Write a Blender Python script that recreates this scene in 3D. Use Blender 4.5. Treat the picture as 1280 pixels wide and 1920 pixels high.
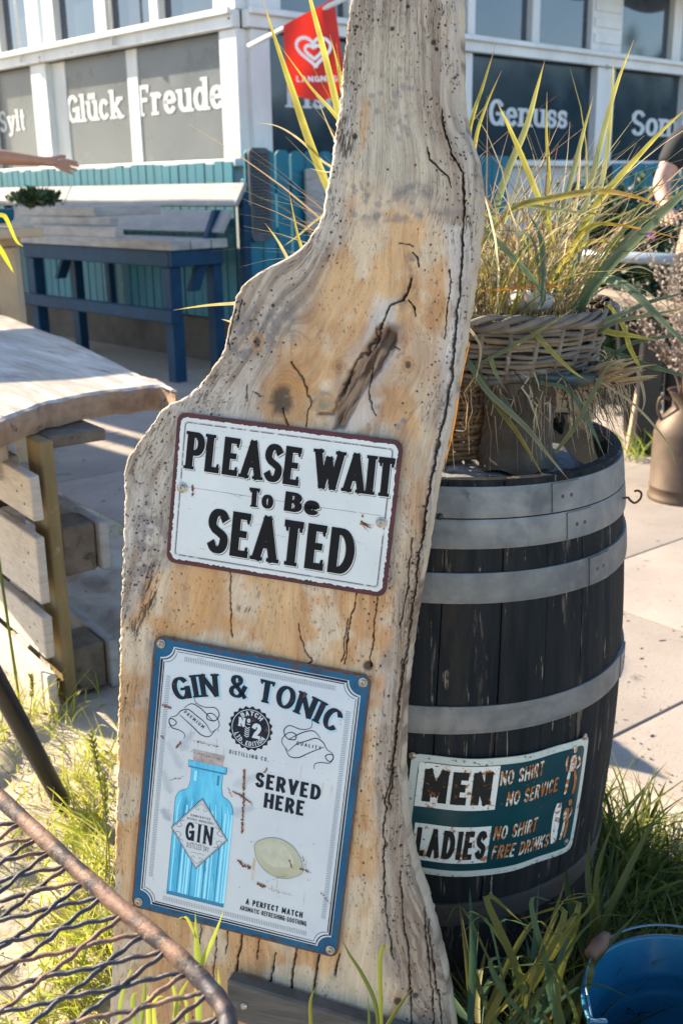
import bpy, bmesh, math, random
import numpy as np
from mathutils import Vector, Matrix
random.seed(7); rng = np.random.default_rng(7)
for o in list(bpy.data.objects): bpy.data.objects.remove(o)
scene = bpy.context.scene
COL = scene.collection
R = math.radians
# ------------------------------------------------------------ camera
EYE = 1.33
FPX, PITCH, ROLL = 1990.4, .29860, .016189
cp, sp, cr, sr = math.cos(PITCH), math.sin(PITCH), math.cos(ROLL), math.sin(ROLL)
_f = np.array([0, cp, -sp]); _d = np.array([0, -sp, -cp]); _x = np.array([1., 0, 0])
AX, AD, AF = cr*_x + sr*_d, -sr*_x + cr*_d, _f
CAM = np.array([0, 0, EYE])
cam_data = bpy.data.cameras.new('camera')
cam = bpy.data.objects.new('camera', cam_data); COL.objects.link(cam); scene.camera = cam
cam.matrix_world = Matrix(((AX[0], -AD[0], -AF[0], 0), (AX[1], -AD[1], -AF[1], 0), (AX[2], -AD[2], -AF[2], EYE), (0, 0, 0, 1)))
cam_data.sensor_fit = 'HORIZONTAL'; cam_data.sensor_width = 24; cam_data.lens = 24*FPX/1280
cam_data.clip_start = .05; cam_data.clip_end = 500
cam_data.dof.use_dof = True; cam_data.dof.focus_distance = 1.38; cam_data.dof.aperture_fstop = 9.0
# ------------------------------------------------------------ light
world = bpy.data.worlds.new('World'); scene.world = world; world.use_nodes = True
wn = world.node_tree.nodes; sky = wn.new('ShaderNodeTexSky'); sky.sky_type = 'NISHITA'; sky.sun_disc = False
SUN_TO = Vector((-.84, .50, .56)).normalized()          # direction towards the sun
sky.sun_elevation = math.asin(SUN_TO.z); sky.sun_rotation = math.atan2(SUN_TO.x, SUN_TO.y)
sky.air_density = 1.0; sky.dust_density = .4; sky.ozone_density = 2.5
world.node_tree.links.new(sky.outputs[0], wn['Background'].inputs[0]); wn['Background'].inputs[1].default_value = .106
sd = bpy.data.lights.new('sun', 'SUN'); sd.energy = 5.0; sd.angle = R(.5); sd.color = (1, .84, .62)
sun = bpy.data.objects.new('sun', sd); COL.objects.link(sun)
sun.rotation_euler = SUN_TO.to_track_quat('Z', 'Y').to_euler()
scene.view_settings.view_transform = 'Standard'; scene.view_settings.look = 'None'
scene.view_settings.gamma = 1; scene.view_settings.exposure = 1.86; scene.view_settings.use_curve_mapping = False
# ------------------------------------------------------------ pixel helpers (used once, to find where things stand)
def ray(px, py):
    return (px-640)/FPX*AX + (py-960)/FPX*AD + AF
def at_y(px, py, D):
    r = ray(px, py); return CAM + r*(D/r[1])
def at_z(px, py, z):
    r = ray(px, py); return CAM + r*((z-EYE)/r[2])
def at_plane(px, py, o, n):
    r = ray(px, py); return CAM + r*(np.dot(o-CAM, n)/np.dot(r, n))
def lin(r, g, b, k=1.):
    f = lambda c: (c/255/12.92 if c/255 <= .04045 else ((c/255+.055)/1.055)**2.4)*k
    return (f(r), f(g), f(b))
# ------------------------------------------------------------ object helpers
def nm(o, label=None, cat=None, group=None, kind=None):
    if label: o['label'] = label
    if cat: o['category'] = cat
    if group: o['group'] = group
    if kind: o['kind'] = kind
    return o
def empty(name, loc, label=None, cat=None, group=None, kind=None):
    o = bpy.data.objects.new(name, None); COL.objects.link(o); o.location = Vector([float(c) for c in loc]); o.empty_display_size = .05
    o['_org'] = [float(c) for c in loc]
    return nm(o, label, cat, group, kind)
def org(o): return np.array(o['_org'])
def mesh(name, V, F, mats, parent=None, origin=None, smooth=False, fm=None, col=None):
    V = np.asarray(V, dtype=float).reshape(-1, 3)
    if parent is not None: O = org(parent)
    elif origin is not None: O = np.array(origin, dtype=float)
    else: O = np.array([(V[:, 0].min()+V[:, 0].max())/2, (V[:, 1].min()+V[:, 1].max())/2, V[:, 2].min()])
    me = bpy.data.meshes.new(name)
    if isinstance(F, np.ndarray):
        n, k = F.shape
        me.vertices.add(len(V)); me.vertices.foreach_set('co', (V-O).ravel())
        me.loops.add(n*k); me.loops.foreach_set('vertex_index', F.ravel().astype(np.int32))
        me.polygons.add(n); me.polygons.foreach_set('loop_start', np.arange(0, n*k, k, dtype=np.int32))
        me.update(calc_edges=True)
    else:
        me.from_pydata([tuple(v) for v in (V-O)], [], F)
    if not isinstance(mats, (list, tuple)): mats = [mats]
    for m in mats: me.materials.append(m)
    if smooth: me.polygons.foreach_set('use_smooth', [True]*len(me.polygons))
    if fm is not None: me.polygons.foreach_set('material_index', fm)
    if col is not None:
        a = me.color_attributes.new('Col', 'FLOAT_COLOR', 'POINT')
        c = np.ones((len(V), 4)); c[:, :3] = col; a.data.foreach_set('color', c.ravel())
    me.update()
    o = bpy.data.objects.new(name, me); COL.objects.link(o); o['_org'] = [float(c) for c in O]
    if parent is not None: o.parent = parent
    else: o.location = Vector(O.tolist())
    return o
class B:
    """collects pieces of one mesh"""
    def __init__(s): s.V = []; s.F = []; s.M = []; s.C = []
    def add(s, V, F, m=0, c=None):
        n = len(s.V); V = [tuple(v) for v in V]; s.V += V; s.F += [tuple(i+n for i in f) for f in F]; s.M += [m]*len(F)
        if c is not None: s.C += [c]*len(V)
    def build(s, name, mats, parent=None, origin=None, smooth=False):
        return mesh(name, s.V, s.F, mats, parent, origin, smooth, s.M, s.C if s.C and len(s.C) == len(s.V) else None)
def cbox(o, ax, ay, az, c=.004, jit=0):
    """chamfered box: o = one corner, ax/ay/az full edge vectors"""
    o = np.array(o, float); A = [np.array(a, float) for a in (ax, ay, az)]
    L = [np.linalg.norm(a) for a in A]; U = [a/l for a, l in zip(A, L)]; c = min([c]+[l*.3 for l in L])
    if np.dot(np.cross(U[0], U[1]), U[2]) < 0:
        o = o+A[0]; A[0] = -A[0]; U[0] = -U[0]
    V = []; idx = {}
    for i in (0, 1):
        for j in (0, 1):
            for k in (0, 1):
                s = (i, j, k); P = o+A[0]*i+A[1]*j+A[2]*k
                if jit: P = P+(np.array([random.random(), random.random(), random.random()])-.5)*jit
                for a in range(3):
                    Q = P.copy()
                    for b in range(3):
                        if b != a: Q = Q+U[b]*(c if s[b] == 0 else -c)
                    idx[(s, a)] = len(V); V.append(Q)
    F = []
    for a in range(3):
        b, d = (a+1) % 3, (a+2) % 3
        for v in (0, 1):
            q = []
            for (p, r) in ((0, 0), (1, 0), (1, 1), (0, 1)):
                s = [0]*3; s[a] = v; s[b] = p; s[d] = r; q.append(idx[(tuple(s), a)])
            F.append(tuple(q if v else q[::-1]))
        for p in (0, 1):
            for r in (0, 1):   # edge along a between faces b and d
                s0 = [0]*3; s0[b] = p; s0[d] = r; s1 = s0[:]; s1[a] = 1; s0 = tuple(s0); s1 = tuple(s1)
                q = [idx[(s0, b)], idx[(s1, b)], idx[(s1, d)], idx[(s0, d)]]
                F.append(tuple(q if (p ^ r) else q[::-1]))
    for s in [(i, j, k) for i in (0, 1) for j in (0, 1) for k in (0, 1)]:
        q = [idx[(s, 0)], idx[(s, 1)], idx[(s, 2)]]
        F.append(tuple(q if (sum(s) % 2) else q[::-1]))
    return V, F
def box(name, o, ax, ay, az, mat, parent=None, c=.004, jit=0, **k):
    V, F = cbox(o, ax, ay, az, c, jit); return mesh(name, V, F, mat, parent, **k)
def tube(P, r, n=8, caps=True):
    P = [np.array(p, float) for p in P]; m = len(P)
    rr = r if hasattr(r, '__len__') else [r]*m
    V = []; F = []; t0 = P[1]-P[0]; t0 /= np.linalg.norm(t0)
    a = np.array([0, 0, 1.]) if abs(t0[2]) < .9 else np.array([1., 0, 0]); u = np.cross(t0, a); u /= np.linalg.norm(u)
    for i in range(m):
        t = P[min(i+1, m-1)]-P[max(i-1, 0)]; t /= (np.linalg.norm(t)+1e-9)
        u = u-t*np.dot(u, t); u /= (np.linalg.norm(u)+1e-9); w = np.cross(t, u)
        for k in range(n):
            th = 2*math.pi*k/n; V.append(P[i]+rr[i]*(math.cos(th)*u+math.sin(th)*w))
    for i in range(m-1):
        for k in range(n):
            F.append((i*n+k, i*n+(k+1) % n, (i+1)*n+(k+1) % n, (i+1)*n+k))
    if caps: F.append(tuple(range(n))[::-1]); F.append(tuple((m-1)*n+k for k in range(n)))
    return V, F
def lathe(prof, c, n=48, axis=None, close=False):
    c = np.array(c, float); a = np.array(axis if axis is not None else (0, 0, 1), float); a /= np.linalg.norm(a)
    e1 = np.array([1., 0, 0])-a*a[0]; e1 /= np.linalg.norm(e1); e2 = np.cross(a, e1)
    V = []; F = []; m = len(prof)
    for r, h in prof:
        for k in range(n):
            th = 2*math.pi*k/n; V.append(c+a*h+r*(math.cos(th)*e1+math.sin(th)*e2))
    for i in range(m-1):
        for k in range(n):
            F.append((i*n+k, i*n+(k+1) % n, (i+1)*n+(k+1) % n, (i+1)*n+k))
    if close: F.append(tuple(range(n))[::-1]); F.append(tuple((m-1)*n+k for k in range(n)))
    return V, F
def curve(pts, n=8):
    """Catmull-Rom through points"""
    P = [np.array(p, float) for p in pts]; P = [2*P[0]-P[1]]+P+[2*P[-1]-P[-2]]; out = []
    for i in range(1, len(P)-2):
        for k in range(n):
            t = k/n; a, b, c, d = P[i-1:i+3]
            out.append(.5*((2*b)+(c-a)*t+(2*a-5*b+4*c-d)*t*t+(-a+3*b-3*c+d)*t**3))
    out.append(P[-2]); return out
# ------------------------------------------------------------ materials
def mat(name, col=(.5, .5, .5), rough=.6, metal=0., col2=None, scale=6, stretch=(1, 1, 1), bump=.15, bscale=None, bstretch=None,
        spots=(), attr=False, transl=0., spec=.4, coat=0., lo=.35, hi=.65, rvar=0., bdist=.004):
    m = bpy.data.materials.new(name); m.use_nodes = True; nt = m.node_tree; N = nt.nodes; L = nt.links; b = N['Principled BSDF']
    b.inputs['Roughness'].default_value = rough; b.inputs['Metallic'].default_value = metal
    b.inputs['Specular IOR Level'].default_value = spec; b.inputs['Coat Weight'].default_value = coat
    tc = N.new('ShaderNodeTexCoord')
    def noise(sc, st, det=7, rgh=.6, dist=0):
        mp = N.new('ShaderNodeMapping'); mp.inputs['Scale'].default_value = st; L.new(tc.outputs['Object'], mp.inputs['Vector'])
        n = N.new('ShaderNodeTexNoise'); n.inputs['Scale'].default_value = sc; n.inputs['Detail'].default_value = det
        n.inputs['Roughness'].default_value = rgh; n.inputs['Distortion'].default_value = dist
        L.new(mp.outputs[0], n.inputs['Vector']); return n.outputs['Fac']
    def ramp(s, lo, hi):
        r = N.new('ShaderNodeMapRange'); r.inputs['From Min'].default_value = lo; r.inputs['From Max'].default_value = hi
        L.new(s, r.inputs['Value']); return r.outputs[0]
    def mix(f, a, c):
        x = N.new('ShaderNodeMix'); x.data_type = 'RGBA'; L.new(f, x.inputs[0])
        for s, v in ((x.inputs[6], a), (x.inputs[7], c)):
            if isinstance(v, tuple): s.default_value = (*v, 1)
            else: L.new(v, s)
        return x.outputs[2]
    base = col
    if attr:
        at = N.new('ShaderNodeAttribute'); at.attribute_name = 'Col'; base = at.outputs['Color']
        f = ramp(noise(scale, stretch), .2, .8)
        hs = N.new('ShaderNodeHueSaturation'); L.new(base, hs.inputs['Color'])
        v = N.new('ShaderNodeMapRange'); v.inputs['To Min'].default_value = .75; v.inputs['To Max'].default_value = 1.22; L.new(f, v.inputs['Value'])
        L.new(v.outputs[0], hs.inputs['Value']); base = hs.outputs['Color']
    elif col2: base = mix(ramp(noise(scale, stretch), lo, hi), col, col2)
    hgt = None
    for s in spots:      # (colour, scale, lo, hi, stretch)
        st = s[4] if len(s) > 4 else (1, 1, 1)
        f = ramp(noise(s[1], st, 8, .65, .4), s[2], s[3]); base = mix(f, base, s[0])
    if isinstance(base, tuple): b.inputs['Base Color'].default_value = (*base, 1)
    else: L.new(base, b.inputs['Base Color'])
    if rvar:
        r = N.new('ShaderNodeMapRange'); r.inputs['To Min'].default_value = rough-rvar; r.inputs['To Max'].default_value = rough+rvar
        r.inputs['From Min'].default_value = .3; r.inputs['From Max'].default_value = .7
        L.new(noise(scale*2, stretch), r.inputs['Value']); L.new(r.outputs[0], b.inputs['Roughness'])
    if bump:
        bn = N.new('ShaderNodeBump'); bn.inputs['Strength'].default_value = bump; bn.inputs['Distance'].default_value = bdist
        L.new(noise(bscale or scale*3, bstretch or stretch, 8, .7), bn.inputs['Height']); L.new(bn.outputs[0], b.inputs['Normal'])
    if transl:
        t = N.new('ShaderNodeBsdfTranslucent'); ms = N.new('ShaderNodeMixShader'); ms.inputs[0].default_value = transl
        if isinstance(base, tuple): t.inputs[0].default_value = (*base, 1)
        else: L.new(base, t.inputs[0])
        L.new(b.outputs[0], ms.inputs[1]); L.new(t.outputs[0], ms.inputs[2]); L.new(ms.outputs[0], N['Material Output'].inputs[0])
    return m
M = {}
M['white_paint'] = mat('white_paint', (.66, .67, .65), .55, col2=(.54, .55, .53), scale=3, stretch=(1, 1, .4), bump=.25, spots=[((.33, .25, .17), 9, .66, .74), ((.45, .44, .40), 4, .62, .75, (1, 1, .3))])
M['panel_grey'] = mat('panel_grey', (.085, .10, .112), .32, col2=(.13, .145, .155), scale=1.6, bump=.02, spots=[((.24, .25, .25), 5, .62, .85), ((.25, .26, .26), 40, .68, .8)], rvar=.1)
M['panel_shaded'] = mat('panel_shaded', (.012, .026, .042), .12, col2=(.020, .040, .058), scale=1.6, bump=.02, spots=[((.07, .085, .09), 5, .62, .9)], rvar=.05, spec=.5)  # shaded copy of panel_grey: right-wall shade put into the colour
M['glass_dark'] = mat('glass_dark', (.02, .035, .055), .05, col2=(.05, .06, .075), scale=1.3, bump=.015, bscale=1.5, spec=.9, bdist=.02)
M['letter_white'] = mat('letter_white', (.52, .55, .56), .5, bump=0, spots=[((.38, .42, .43), 9, .5, .7)])
M['teal_paint'] = mat('teal_paint', (.001, .115, .165), .6, col2=(.003, .15, .205), scale=5, stretch=(1, 1, .2), bump=.3, spots=[((.02, .07, .08), 7, .6, .72, (1, 1, .2)), ((.20, .33, .34), 16, .66, .74, (1, 1, .15))])
M['blue_paint'] = mat('blue_paint', (.004, .028, .062), .65, col2=(.007, .045, .092), scale=5, bump=.2, spec=.2, spots=[((.02, .03, .05), 9, .6, .75), ((.16, .20, .22), 30, .70, .74)])
M['grey_wood'] = mat('grey_wood', (.36, .34, .31), .8, col2=(.25, .235, .22), scale=7, stretch=(1, 1, 3), bump=.5, spots=[((.12, .105, .09), 14, .6, .75, (.5, .5, 3)), ((.46, .45, .43), 5, .6, .8)])
M['plinth'] = mat('plinth', (.05, .04, .035), .9, col2=(.09, .075, .06), scale=5, bump=.4)
M['black_metal'] = mat('black_metal', (.012, .012, .014), .38, col2=(.025, .022, .02), scale=12, bump=.1)
M['screw_metal'] = mat('screw_metal', (.42, .41, .38), .38, .9, col2=(.25, .2, .15), scale=160, bump=.2)
# ------------------------------------------------------------ numpy noise
_tab = rng.random((256, 256))
def vn(x, y, s=0):
    x = x+s*17.37; y = y+s*9.71
    xi = np.floor(x).astype(int); yi = np.floor(y).astype(int); fx = x-xi; fy = y-yi
    fx = fx*fx*fx*(fx*(fx*6-15)+10); fy = fy*fy*fy*(fy*(fy*6-15)+10)
    a = _tab[xi & 255, yi & 255]; b = _tab[(xi+1) & 255, yi & 255]; c = _tab[xi & 255, (yi+1) & 255]; d = _tab[(xi+1) & 255, (yi+1) & 255]
    return (a*(1-fx)+b*fx)*(1-fy)+(c*(1-fx)+d*fx)*fy
def fbm(x, y, s=0, o=4, g=.5):
    v = 0; a = 1; t = 0
    for i in range(o): v = v+a*vn(x, y, s+i*3.1); t += a; a *= g; x = x*2.03; y = y*2.03
    return v/t
def sst(x, a, b):
    t = np.clip((x-a)/(b-a), 0, 1); return t*t*(3-2*t)
# ------------------------------------------------------------ lettering: own stroke font, every letter real flat geometry
def arc(cx, cy, rx, ry, a0, a1, n=14):
    return [(cx+rx*math.cos(R(a0+(a1-a0)*i/n)), cy+ry*math.sin(R(a0+(a1-a0)*i/n))) for i in range(n+1)]
def _bowl(x0, y0, y1, x1, st=.45):   # right-hand bowl from (x0,y1) round to (x0,y0)
    cy = (y0+y1)/2; ry = (y1-y0)/2; xm = x0+(x1-x0)*st
    return [(x0, y1)]+arc(xm, cy, x1-xm, ry, 90, -90)+[(x0, y0)]
S_ = arc(.5, .75, .5, .25, 28, 180, 12)+arc(.5, .75, .5, .25, 180, 262, 6)[1:]+arc(.5, .25, .5, .25, 82, -180+28, 16)
S_ = arc(.5, .74, .5, .26, 30, 200, 12)+[(.2, .555), (.5, .49), (.82, .42)]+arc(.5, .26, .5, .26, 20, -150, 14)
GL = {  # char: (width, strokes, serifs[(x,y)])
 'A': (.72, [[(0, 0), (.5, 1)], [(.5, 1), (1, 0)], [(.2, .34), (.8, .34)]], [(0, 0), (1, 0)]),
 'B': (.66, [[(0, 0), (0, 1)], _bowl(0, .53, 1, .92), _bowl(0, 0, .53, 1)], []),
 'C': (.68, [arc(.5, .5, .5, .5, 42, 318, 24)], []),
 'D': (.70, [[(0, 0), (0, 1)], _bowl(0, 0, 1, 1, .35)], []),
 'E': (.58, [[(0, 0), (0, 1)], [(0, 1), (1, 1)], [(0, .52), (.75, .52)], [(0, 0), (1, 0)]], [('v', 1, 1, -1), ('v', 1, 0, 1)]),
 'F': (.56, [[(0, 0), (0, 1)], [(0, 1), (1, 1)], [(0, .52), (.75, .52)]], [(0, 0), ('v', 1, 1, -1)]),
 'G': (.72, [arc(.5, .5, .5, .5, 42, 360, 26), [(1, .0), (1, .45)], [(.55, .45), (1, .45)]], []),
 'H': (.70, [[(0, 0), (0, 1)], [(1, 0), (1, 1)], [(0, .5), (1, .5)]], [(0, 0), (1, 0), (0, 1), (1, 1)]),
 'I': (.26, [[(.5, 0), (.5, 1)]], [(.5, 0), (.5, 1)]),
 'K': (.70, [[(0, 0), (0, 1)], [(.05, .42), (.95, 1)], [(.3, .58), (1, 0)]], [(0, 0), (0, 1)]),
 'L': (.55, [[(0, 0), (0, 1)], [(0, 0), (1, 0)]], [(0, 1), ('v', 1, 0, 1)]),
 'M': (.86, [[(0, 0), (0, 1)], [(1, 0), (1, 1)], [(.02, 1), (.5, .25)], [(.98, 1), (.5, .25)]], [(0, 0), (1, 0)]),
 'N': (.72, [[(0, 0), (0, 1)], [(1, 0), (1, 1)], [(.02, 1), (.98, 0)]], [(0, 0), (1, 1), (0, 1)]),
 'O': (.74, [arc(.5, .5, .5, .5, 0, 360, 30)], []),
 'P': (.62, [[(0, 0), (0, 1)], _bowl(0, .44, 1, 1)], [(0, 0), (0, 1)]),
 'Q': (.74, [arc(.5, .5, .5, .5, 0, 360, 30), [(.55, .25), (1, -.05)]], []),
 'R': (.66, [[(0, 0), (0, 1)], _bowl(0, .47, 1, .94), [(.5, .47), (1, 0)]], [(0, 0), (1, 0)]),
 'S': (.62, [S_], []),
 'T': (.64, [[(.5, 0), (.5, 1)], [(0, 1), (1, 1)]], [(.5, 0), ('v', 0, 1, -1), ('v', 1, 1, -1)]),
 'U': (.70, [[(0, 1), (0, .35)]+arc(.5, .35, .5, .35, 180, 360, 16)+[(1, 1)]], [(0, 1), (1, 1)]),
 'V': (.72, [[(0, 1), (.5, 0)], [(.5, 0), (1, 1)]], [(0, 1), (1, 1)]),
 'W': (1.0, [[(0, 1), (.26, 0)], [(.26, 0), (.5, .8)], [(.5, .8), (.74, 0)], [(.74, 0), (1, 1)]], [(0, 1), (1, 1)]),
 'Y': (.70, [[(0, 1), (.5, .48)], [(1, 1), (.5, .48)], [(.5, 0), (.5, .48)]], [(0, 1), (1, 1), (.5, 0)]),
 '&': (.80, [[(1, .0), (.2, .68)]+arc(.42, .80, .26, .20, 200, -20, 12)+[(.62, .66), (.2, .45)]+arc(.40, .25, .40, .25, 130, 300, 12)+[(.8, .2), (1, .5)]], []),
 '2': (.60, [arc(.5, .72, .5, .28, 165, -20, 12)+[(.8, .45), (0, 0), (1, 0)]], []),
 '-': (.4, [[(.1, .45), (.9, .45)]], []), '.': (.2, [[(.5, 0), (.5, .06)]], []), ' ': (.35, [], []),
 # lower case, x-height .68
 'c': (.56, [arc(.5, .34, .5, .34, 45, 315, 20)], []),
 'd': (.64, [arc(.42, .34, .42, .34, 0, 360, 24), [(.9, 0), (.9, 1)]], [('l', .9, 1), ('r', .9, 0)]),
 'e': (.58, [[(.02, .36), (1, .36)]+arc(.5, .34, .5, .34, 5, 315, 24)], []),
 'h': (.66, [[(.1, 0), (.1, 1)], arc(.5, .38, .4, .30, 180, 0, 12)+[(.9, 0)]], [(.1, 0), (.9, 0), ('l', .1, 1)]),
 'i': (.32, [[(.5, 0), (.5, .68)], [(.5, .88), (.5, .97)]], [(.5, 0), ('l', .5, .68)]),
 'k': (.66, [[(.1, 0), (.1, 1)], [(.12, .3), (.9, .68)], [(.35, .42), (.95, 0)]], [(.1, 0), ('l', .1, 1), (.95, 0), (.9, .68)]),
 'l': (.32, [[(.5, 0), (.5, 1)]], [(.5, 0), ('l', .5, 1)]),
 'm': (.98, [[(.06, 0), (.06, .68)], arc(.29, .42, .23, .26, 180, 0, 10)+[(.52, 0)], arc(.73, .42, .22, .26, 180, 0, 10)+[(.95, 0)]], [(.06, 0), (.52, 0), (.95, 0), ('l', .06, .68)]),
 'n': (.66, [[(.1, 0), (.1, .68)], arc(.5, .40, .4, .28, 180, 0, 12)+[(.9, 0)]], [(.1, 0), (.9, 0), ('l', .1, .68)]),
 'o': (.60, [arc(.5, .34, .5, .34, 0, 360, 24)], []),
 'r': (.52, [[(.2, 0), (.2, .68)], arc(.65, .38, .45, .30, 180, 50, 10)], [(.2, 0), ('l', .2, .68)]),
 's': (.52, [[(x, y*.68) for x, y in S_]], [('v', 1, .62, -1), ('v', 0, .06, 1)]),
 't': (.42, [[(.4, .95), (.4, .12)]+arc(.7, .14, .3, .14, 180, 290, 6), [(0, .66), (.9, .66)]], []),
 'u': (.66, [[(.1, .68), (.1, .28)]+arc(.5, .28, .4, .28, 180, 360, 12), [(.9, 0), (.9, .68)]], [('l', .1, .68), ('l', .9, .68), ('r', .9, 0)]),
 'y': (.64, [[(.05, .68), (.5, 0)], [(.95, .68), (.45, -.18), (.25, -.28), (.05, -.24)]], [(.05, .68), (.95, .68)]),
}
GL['ü'] = (.66, GL['u'][1]+[[(.28, .88), (.28, .97)], [(.72, .88), (.72, .97)]], GL['u'][2])
def glyph(ch, T, H, sl, sh):
    """returns width and list of quads strips in em units (cap height 1). T stem, H hairline, sl serif overhang, sh serif height"""
    w, strokes, serifs = GL[ch]; polys = []
    fx = lambda x: T/2+x*(w-T if w > T*1.5 else w*.35)
    fx = (lambda x: T/2+x*(w-T)) if w > .3 else (lambda x: w/2)
    fy = lambda y: H/2+y*(1-H)
    for st in strokes:
        P = [(fx(x), fy(y)) for x, y in st]
        # split long straight segments so text can bend
        Q = [P[0]]
        for a, b in zip(P[:-1], P[1:]):
            d = math.dist(a, b); k = max(1, int(d/.2))
            Q += [(a[0]+(b[0]-a[0])*j/k, a[1]+(b[1]-a[1])*j/k) for j in range(1, k+1)]
        P = Q; n = len(P); closed = math.dist(P[0], P[-1]) < 1e-6; L = []
        for i in range(n):
            if closed: a, b = P[i-1 if i > 0 else n-2], P[(i+1) if i < n-1 else 1]
            else: a, b = P[max(i-1, 0)], P[min(i+1, n-1)]
            tx, ty = b[0]-a[0], b[1]-a[1]; l = math.hypot(tx, ty)+1e-9; tx /= l; ty /= l
            hw = (H+(T-H)*abs(ty)**1.3)/2; x, y = P[i]
            if not closed:
                if i == 0: x -= tx*H/2; y -= ty*H/2
                if i == n-1: x += tx*H/2; y += ty*H/2
            L.append(((x-ty*hw, y+tx*hw), (x+ty*hw, y-tx*hw)))
        polys.append(L)
    if sl > 0:
        for s in serifs:
            if s[0] == 'v':
                _, x, y, d = s; X = fx(x); Y = fy(y)-d*H/2; hh = sl*1.6+H
                polys.append([((X+T*.22, Y), (X-T*.22-sh*.3, Y)), ((X+T*.22, Y+d*hh), (X+T*.22-sh*.8, Y+d*hh))][::1]); continue
            lft = rgt = sl
            if s[0] == 'l': rgt = -T*.0; s = s[1:]
            elif s[0] == 'r': lft = 0; s = s[1:]
            x, y = s; X = fx(x); top = y > .5; Y = fy(y)+(H/2 if top else -H/2); y2 = Y-sh if top else Y+sh
            polys.append([((X-T/2-lft, Y), (X-T/2-lft, y2)), ((X+T/2+rgt, Y), (X+T/2+rgt, y2))])
    return w, polys
def text(bld, s, size, fmap, T=.2, H=.12, sl=.06, sh=.08, sx=1., sp=.1, lift=0., align='c', shear=0., m=0, off=(0, 0), fit=None):
    """fmap(u, v, lift) -> 3D. u along the baseline from the anchor."""
    gs = [glyph(c, T, H, sl, sh) for c in s]; W = sum(g[0]*sx+sp for g in gs)-sp
    if fit: sx2 = fit/(W*size)
    else: sx2 = 1
    x = {'c': -W/2, 'l': 0, 'r': -W}[align]; k = 0
    for w, polys in gs:
        for L in polys:
            V = []
            z = lift+.000004*(k % 7); k += 1
            for a, b in L:
                for q in (a, b):
                    V.append(fmap((x+q[0]*sx+q[1]*shear)*size*sx2+off[0], q[1]*size+off[1], z))
            bld.add(V, [(2*i, 2*i+1, 2*i+3, 2*i+2) for i in range(len(L)-1)], m)
        x += w*sx+sp
def poly(bld, P, fmap, lift, m=0):
    bld.add([fmap(x, y, lift) for x, y in P], [tuple(range(len(P)))], m)
def line(bld, P, w, fmap, lift, m=0, closed=False):
    P = list(P)
    if closed: P = P+[P[0]]
    n = len(P); V = []
    ww = w if hasattr(w, '__len__') else [w]*n
    for i in range(n):
        if closed: a, b = P[i-1 if i > 0 else n-2], P[i+1 if i < n-1 else 1]
        else: a, b = P[max(i-1, 0)], P[min(i+1, n-1)]
        tx, ty = b[0]-a[0], b[1]-a[1]; l = math.hypot(tx, ty)+1e-12; tx /= l; ty /= l; h = ww[i]/2
        if closed:   # mitre
            p0 = P[i-1 if i > 0 else n-2]; dx, dy = P[i][0]-p0[0], P[i][1]-p0[1]; l2 = math.hypot(dx, dy)+1e-12
            cs = abs(dx/l2*tx+dy/l2*ty); h = h/max(cs, .5)
        x, y = P[i]; V += [fmap(x-ty*h, y+tx*h, lift), fmap(x+ty*h, y-tx*h, lift)]
    bld.add(V, [(2*i, 2*i+1, 2*i+3, 2*i+2) for i in range(n-1)], m)
def blob(bld, cx, cy, rx, ry, fmap, lift, m=0, n=14, rough=.5, rot=0):
    P = []
    for i in range(n):
        a = 2*math.pi*i/n; k = 1-rough*random.random(); x, y = rx*k*math.cos(a), ry*k*math.sin(a)
        P.append((cx+x*math.cos(rot)-y*math.sin(rot), cy+x*math.sin(rot)+y*math.cos(rot)))
    V = [fmap(cx, cy, lift)]+[fmap(x, y, lift) for x, y in P]
    bld.add(V, [(0, 1+i, 1+(i+1) % n) for i in range(n)], m)
def rrect(w, h, r, n=5):
    P = []
    for cx, cy, a in ((w/2-r, h/2-r, 0), (-w/2+r, h/2-r, 90), (-w/2+r, -h/2+r, 180), (w/2-r, -h/2+r, 270)):
        P += arc(cx, cy, r, r, a, a+90, n)
    return P
def plate(name, P, fmap, th, mat_, parent, lift0=0.):
    """solid plate with outline P (u,v): front at lift0, back at lift0-th"""
    n = len(P); V = [fmap(x, y, lift0) for x, y in P]+[fmap(x, y, lift0-th) for x, y in P]
    F = [tuple(range(n)), tuple(range(n, 2*n))[::-1]]+[(i, i+n, (i+1) % n+n, (i+1) % n) for i in range(n)]
    return mesh(name, V, F, mat_, parent)
# ------------------------------------------------------------ driftwood slab
YAW, LEAN = .25190, .15139
_ex = np.array([math.cos(YAW), -math.sin(YAW), 0]); _n0 = np.array([-math.sin(YAW), -math.cos(YAW), 0])
_ez = np.array([0, 0, 1.])*math.cos(LEAN)-_n0*math.sin(LEAN); SN = np.cross(_ex, _ez); SO = np.array([0, 1.2909, EYE-.45])
def slab_uv(px, py):
    P = at_plane(px, py, SO, SN)-SO; return np.dot(P, _ex), np.dot(P, _ez)
SLX = [(-320, 700), (-150, 676), (0, 655), (60, 648), (130, 640), (200, 634), (250, 627), (300, 620), (340, 612), (380, 606), (402, 602), (425, 591), (445, 578), (462, 563), (475, 546), (488, 524), (497, 506), (508, 488), (520, 468), (535, 452), (550, 443), (565, 437), (590, 432), (615, 427), (640, 421), (655, 418), (675, 408), (700, 390), (720, 373), (740, 352), (750, 335), (756, 316), (768, 301), (785, 290), (800, 280), (822, 262), (845, 247), (860, 236), (880, 231), (950, 230), (1050, 228), (1200, 222), (1400, 218), (1600, 214), (1750, 210), (1920, 204), (2170, 196)]
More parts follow.
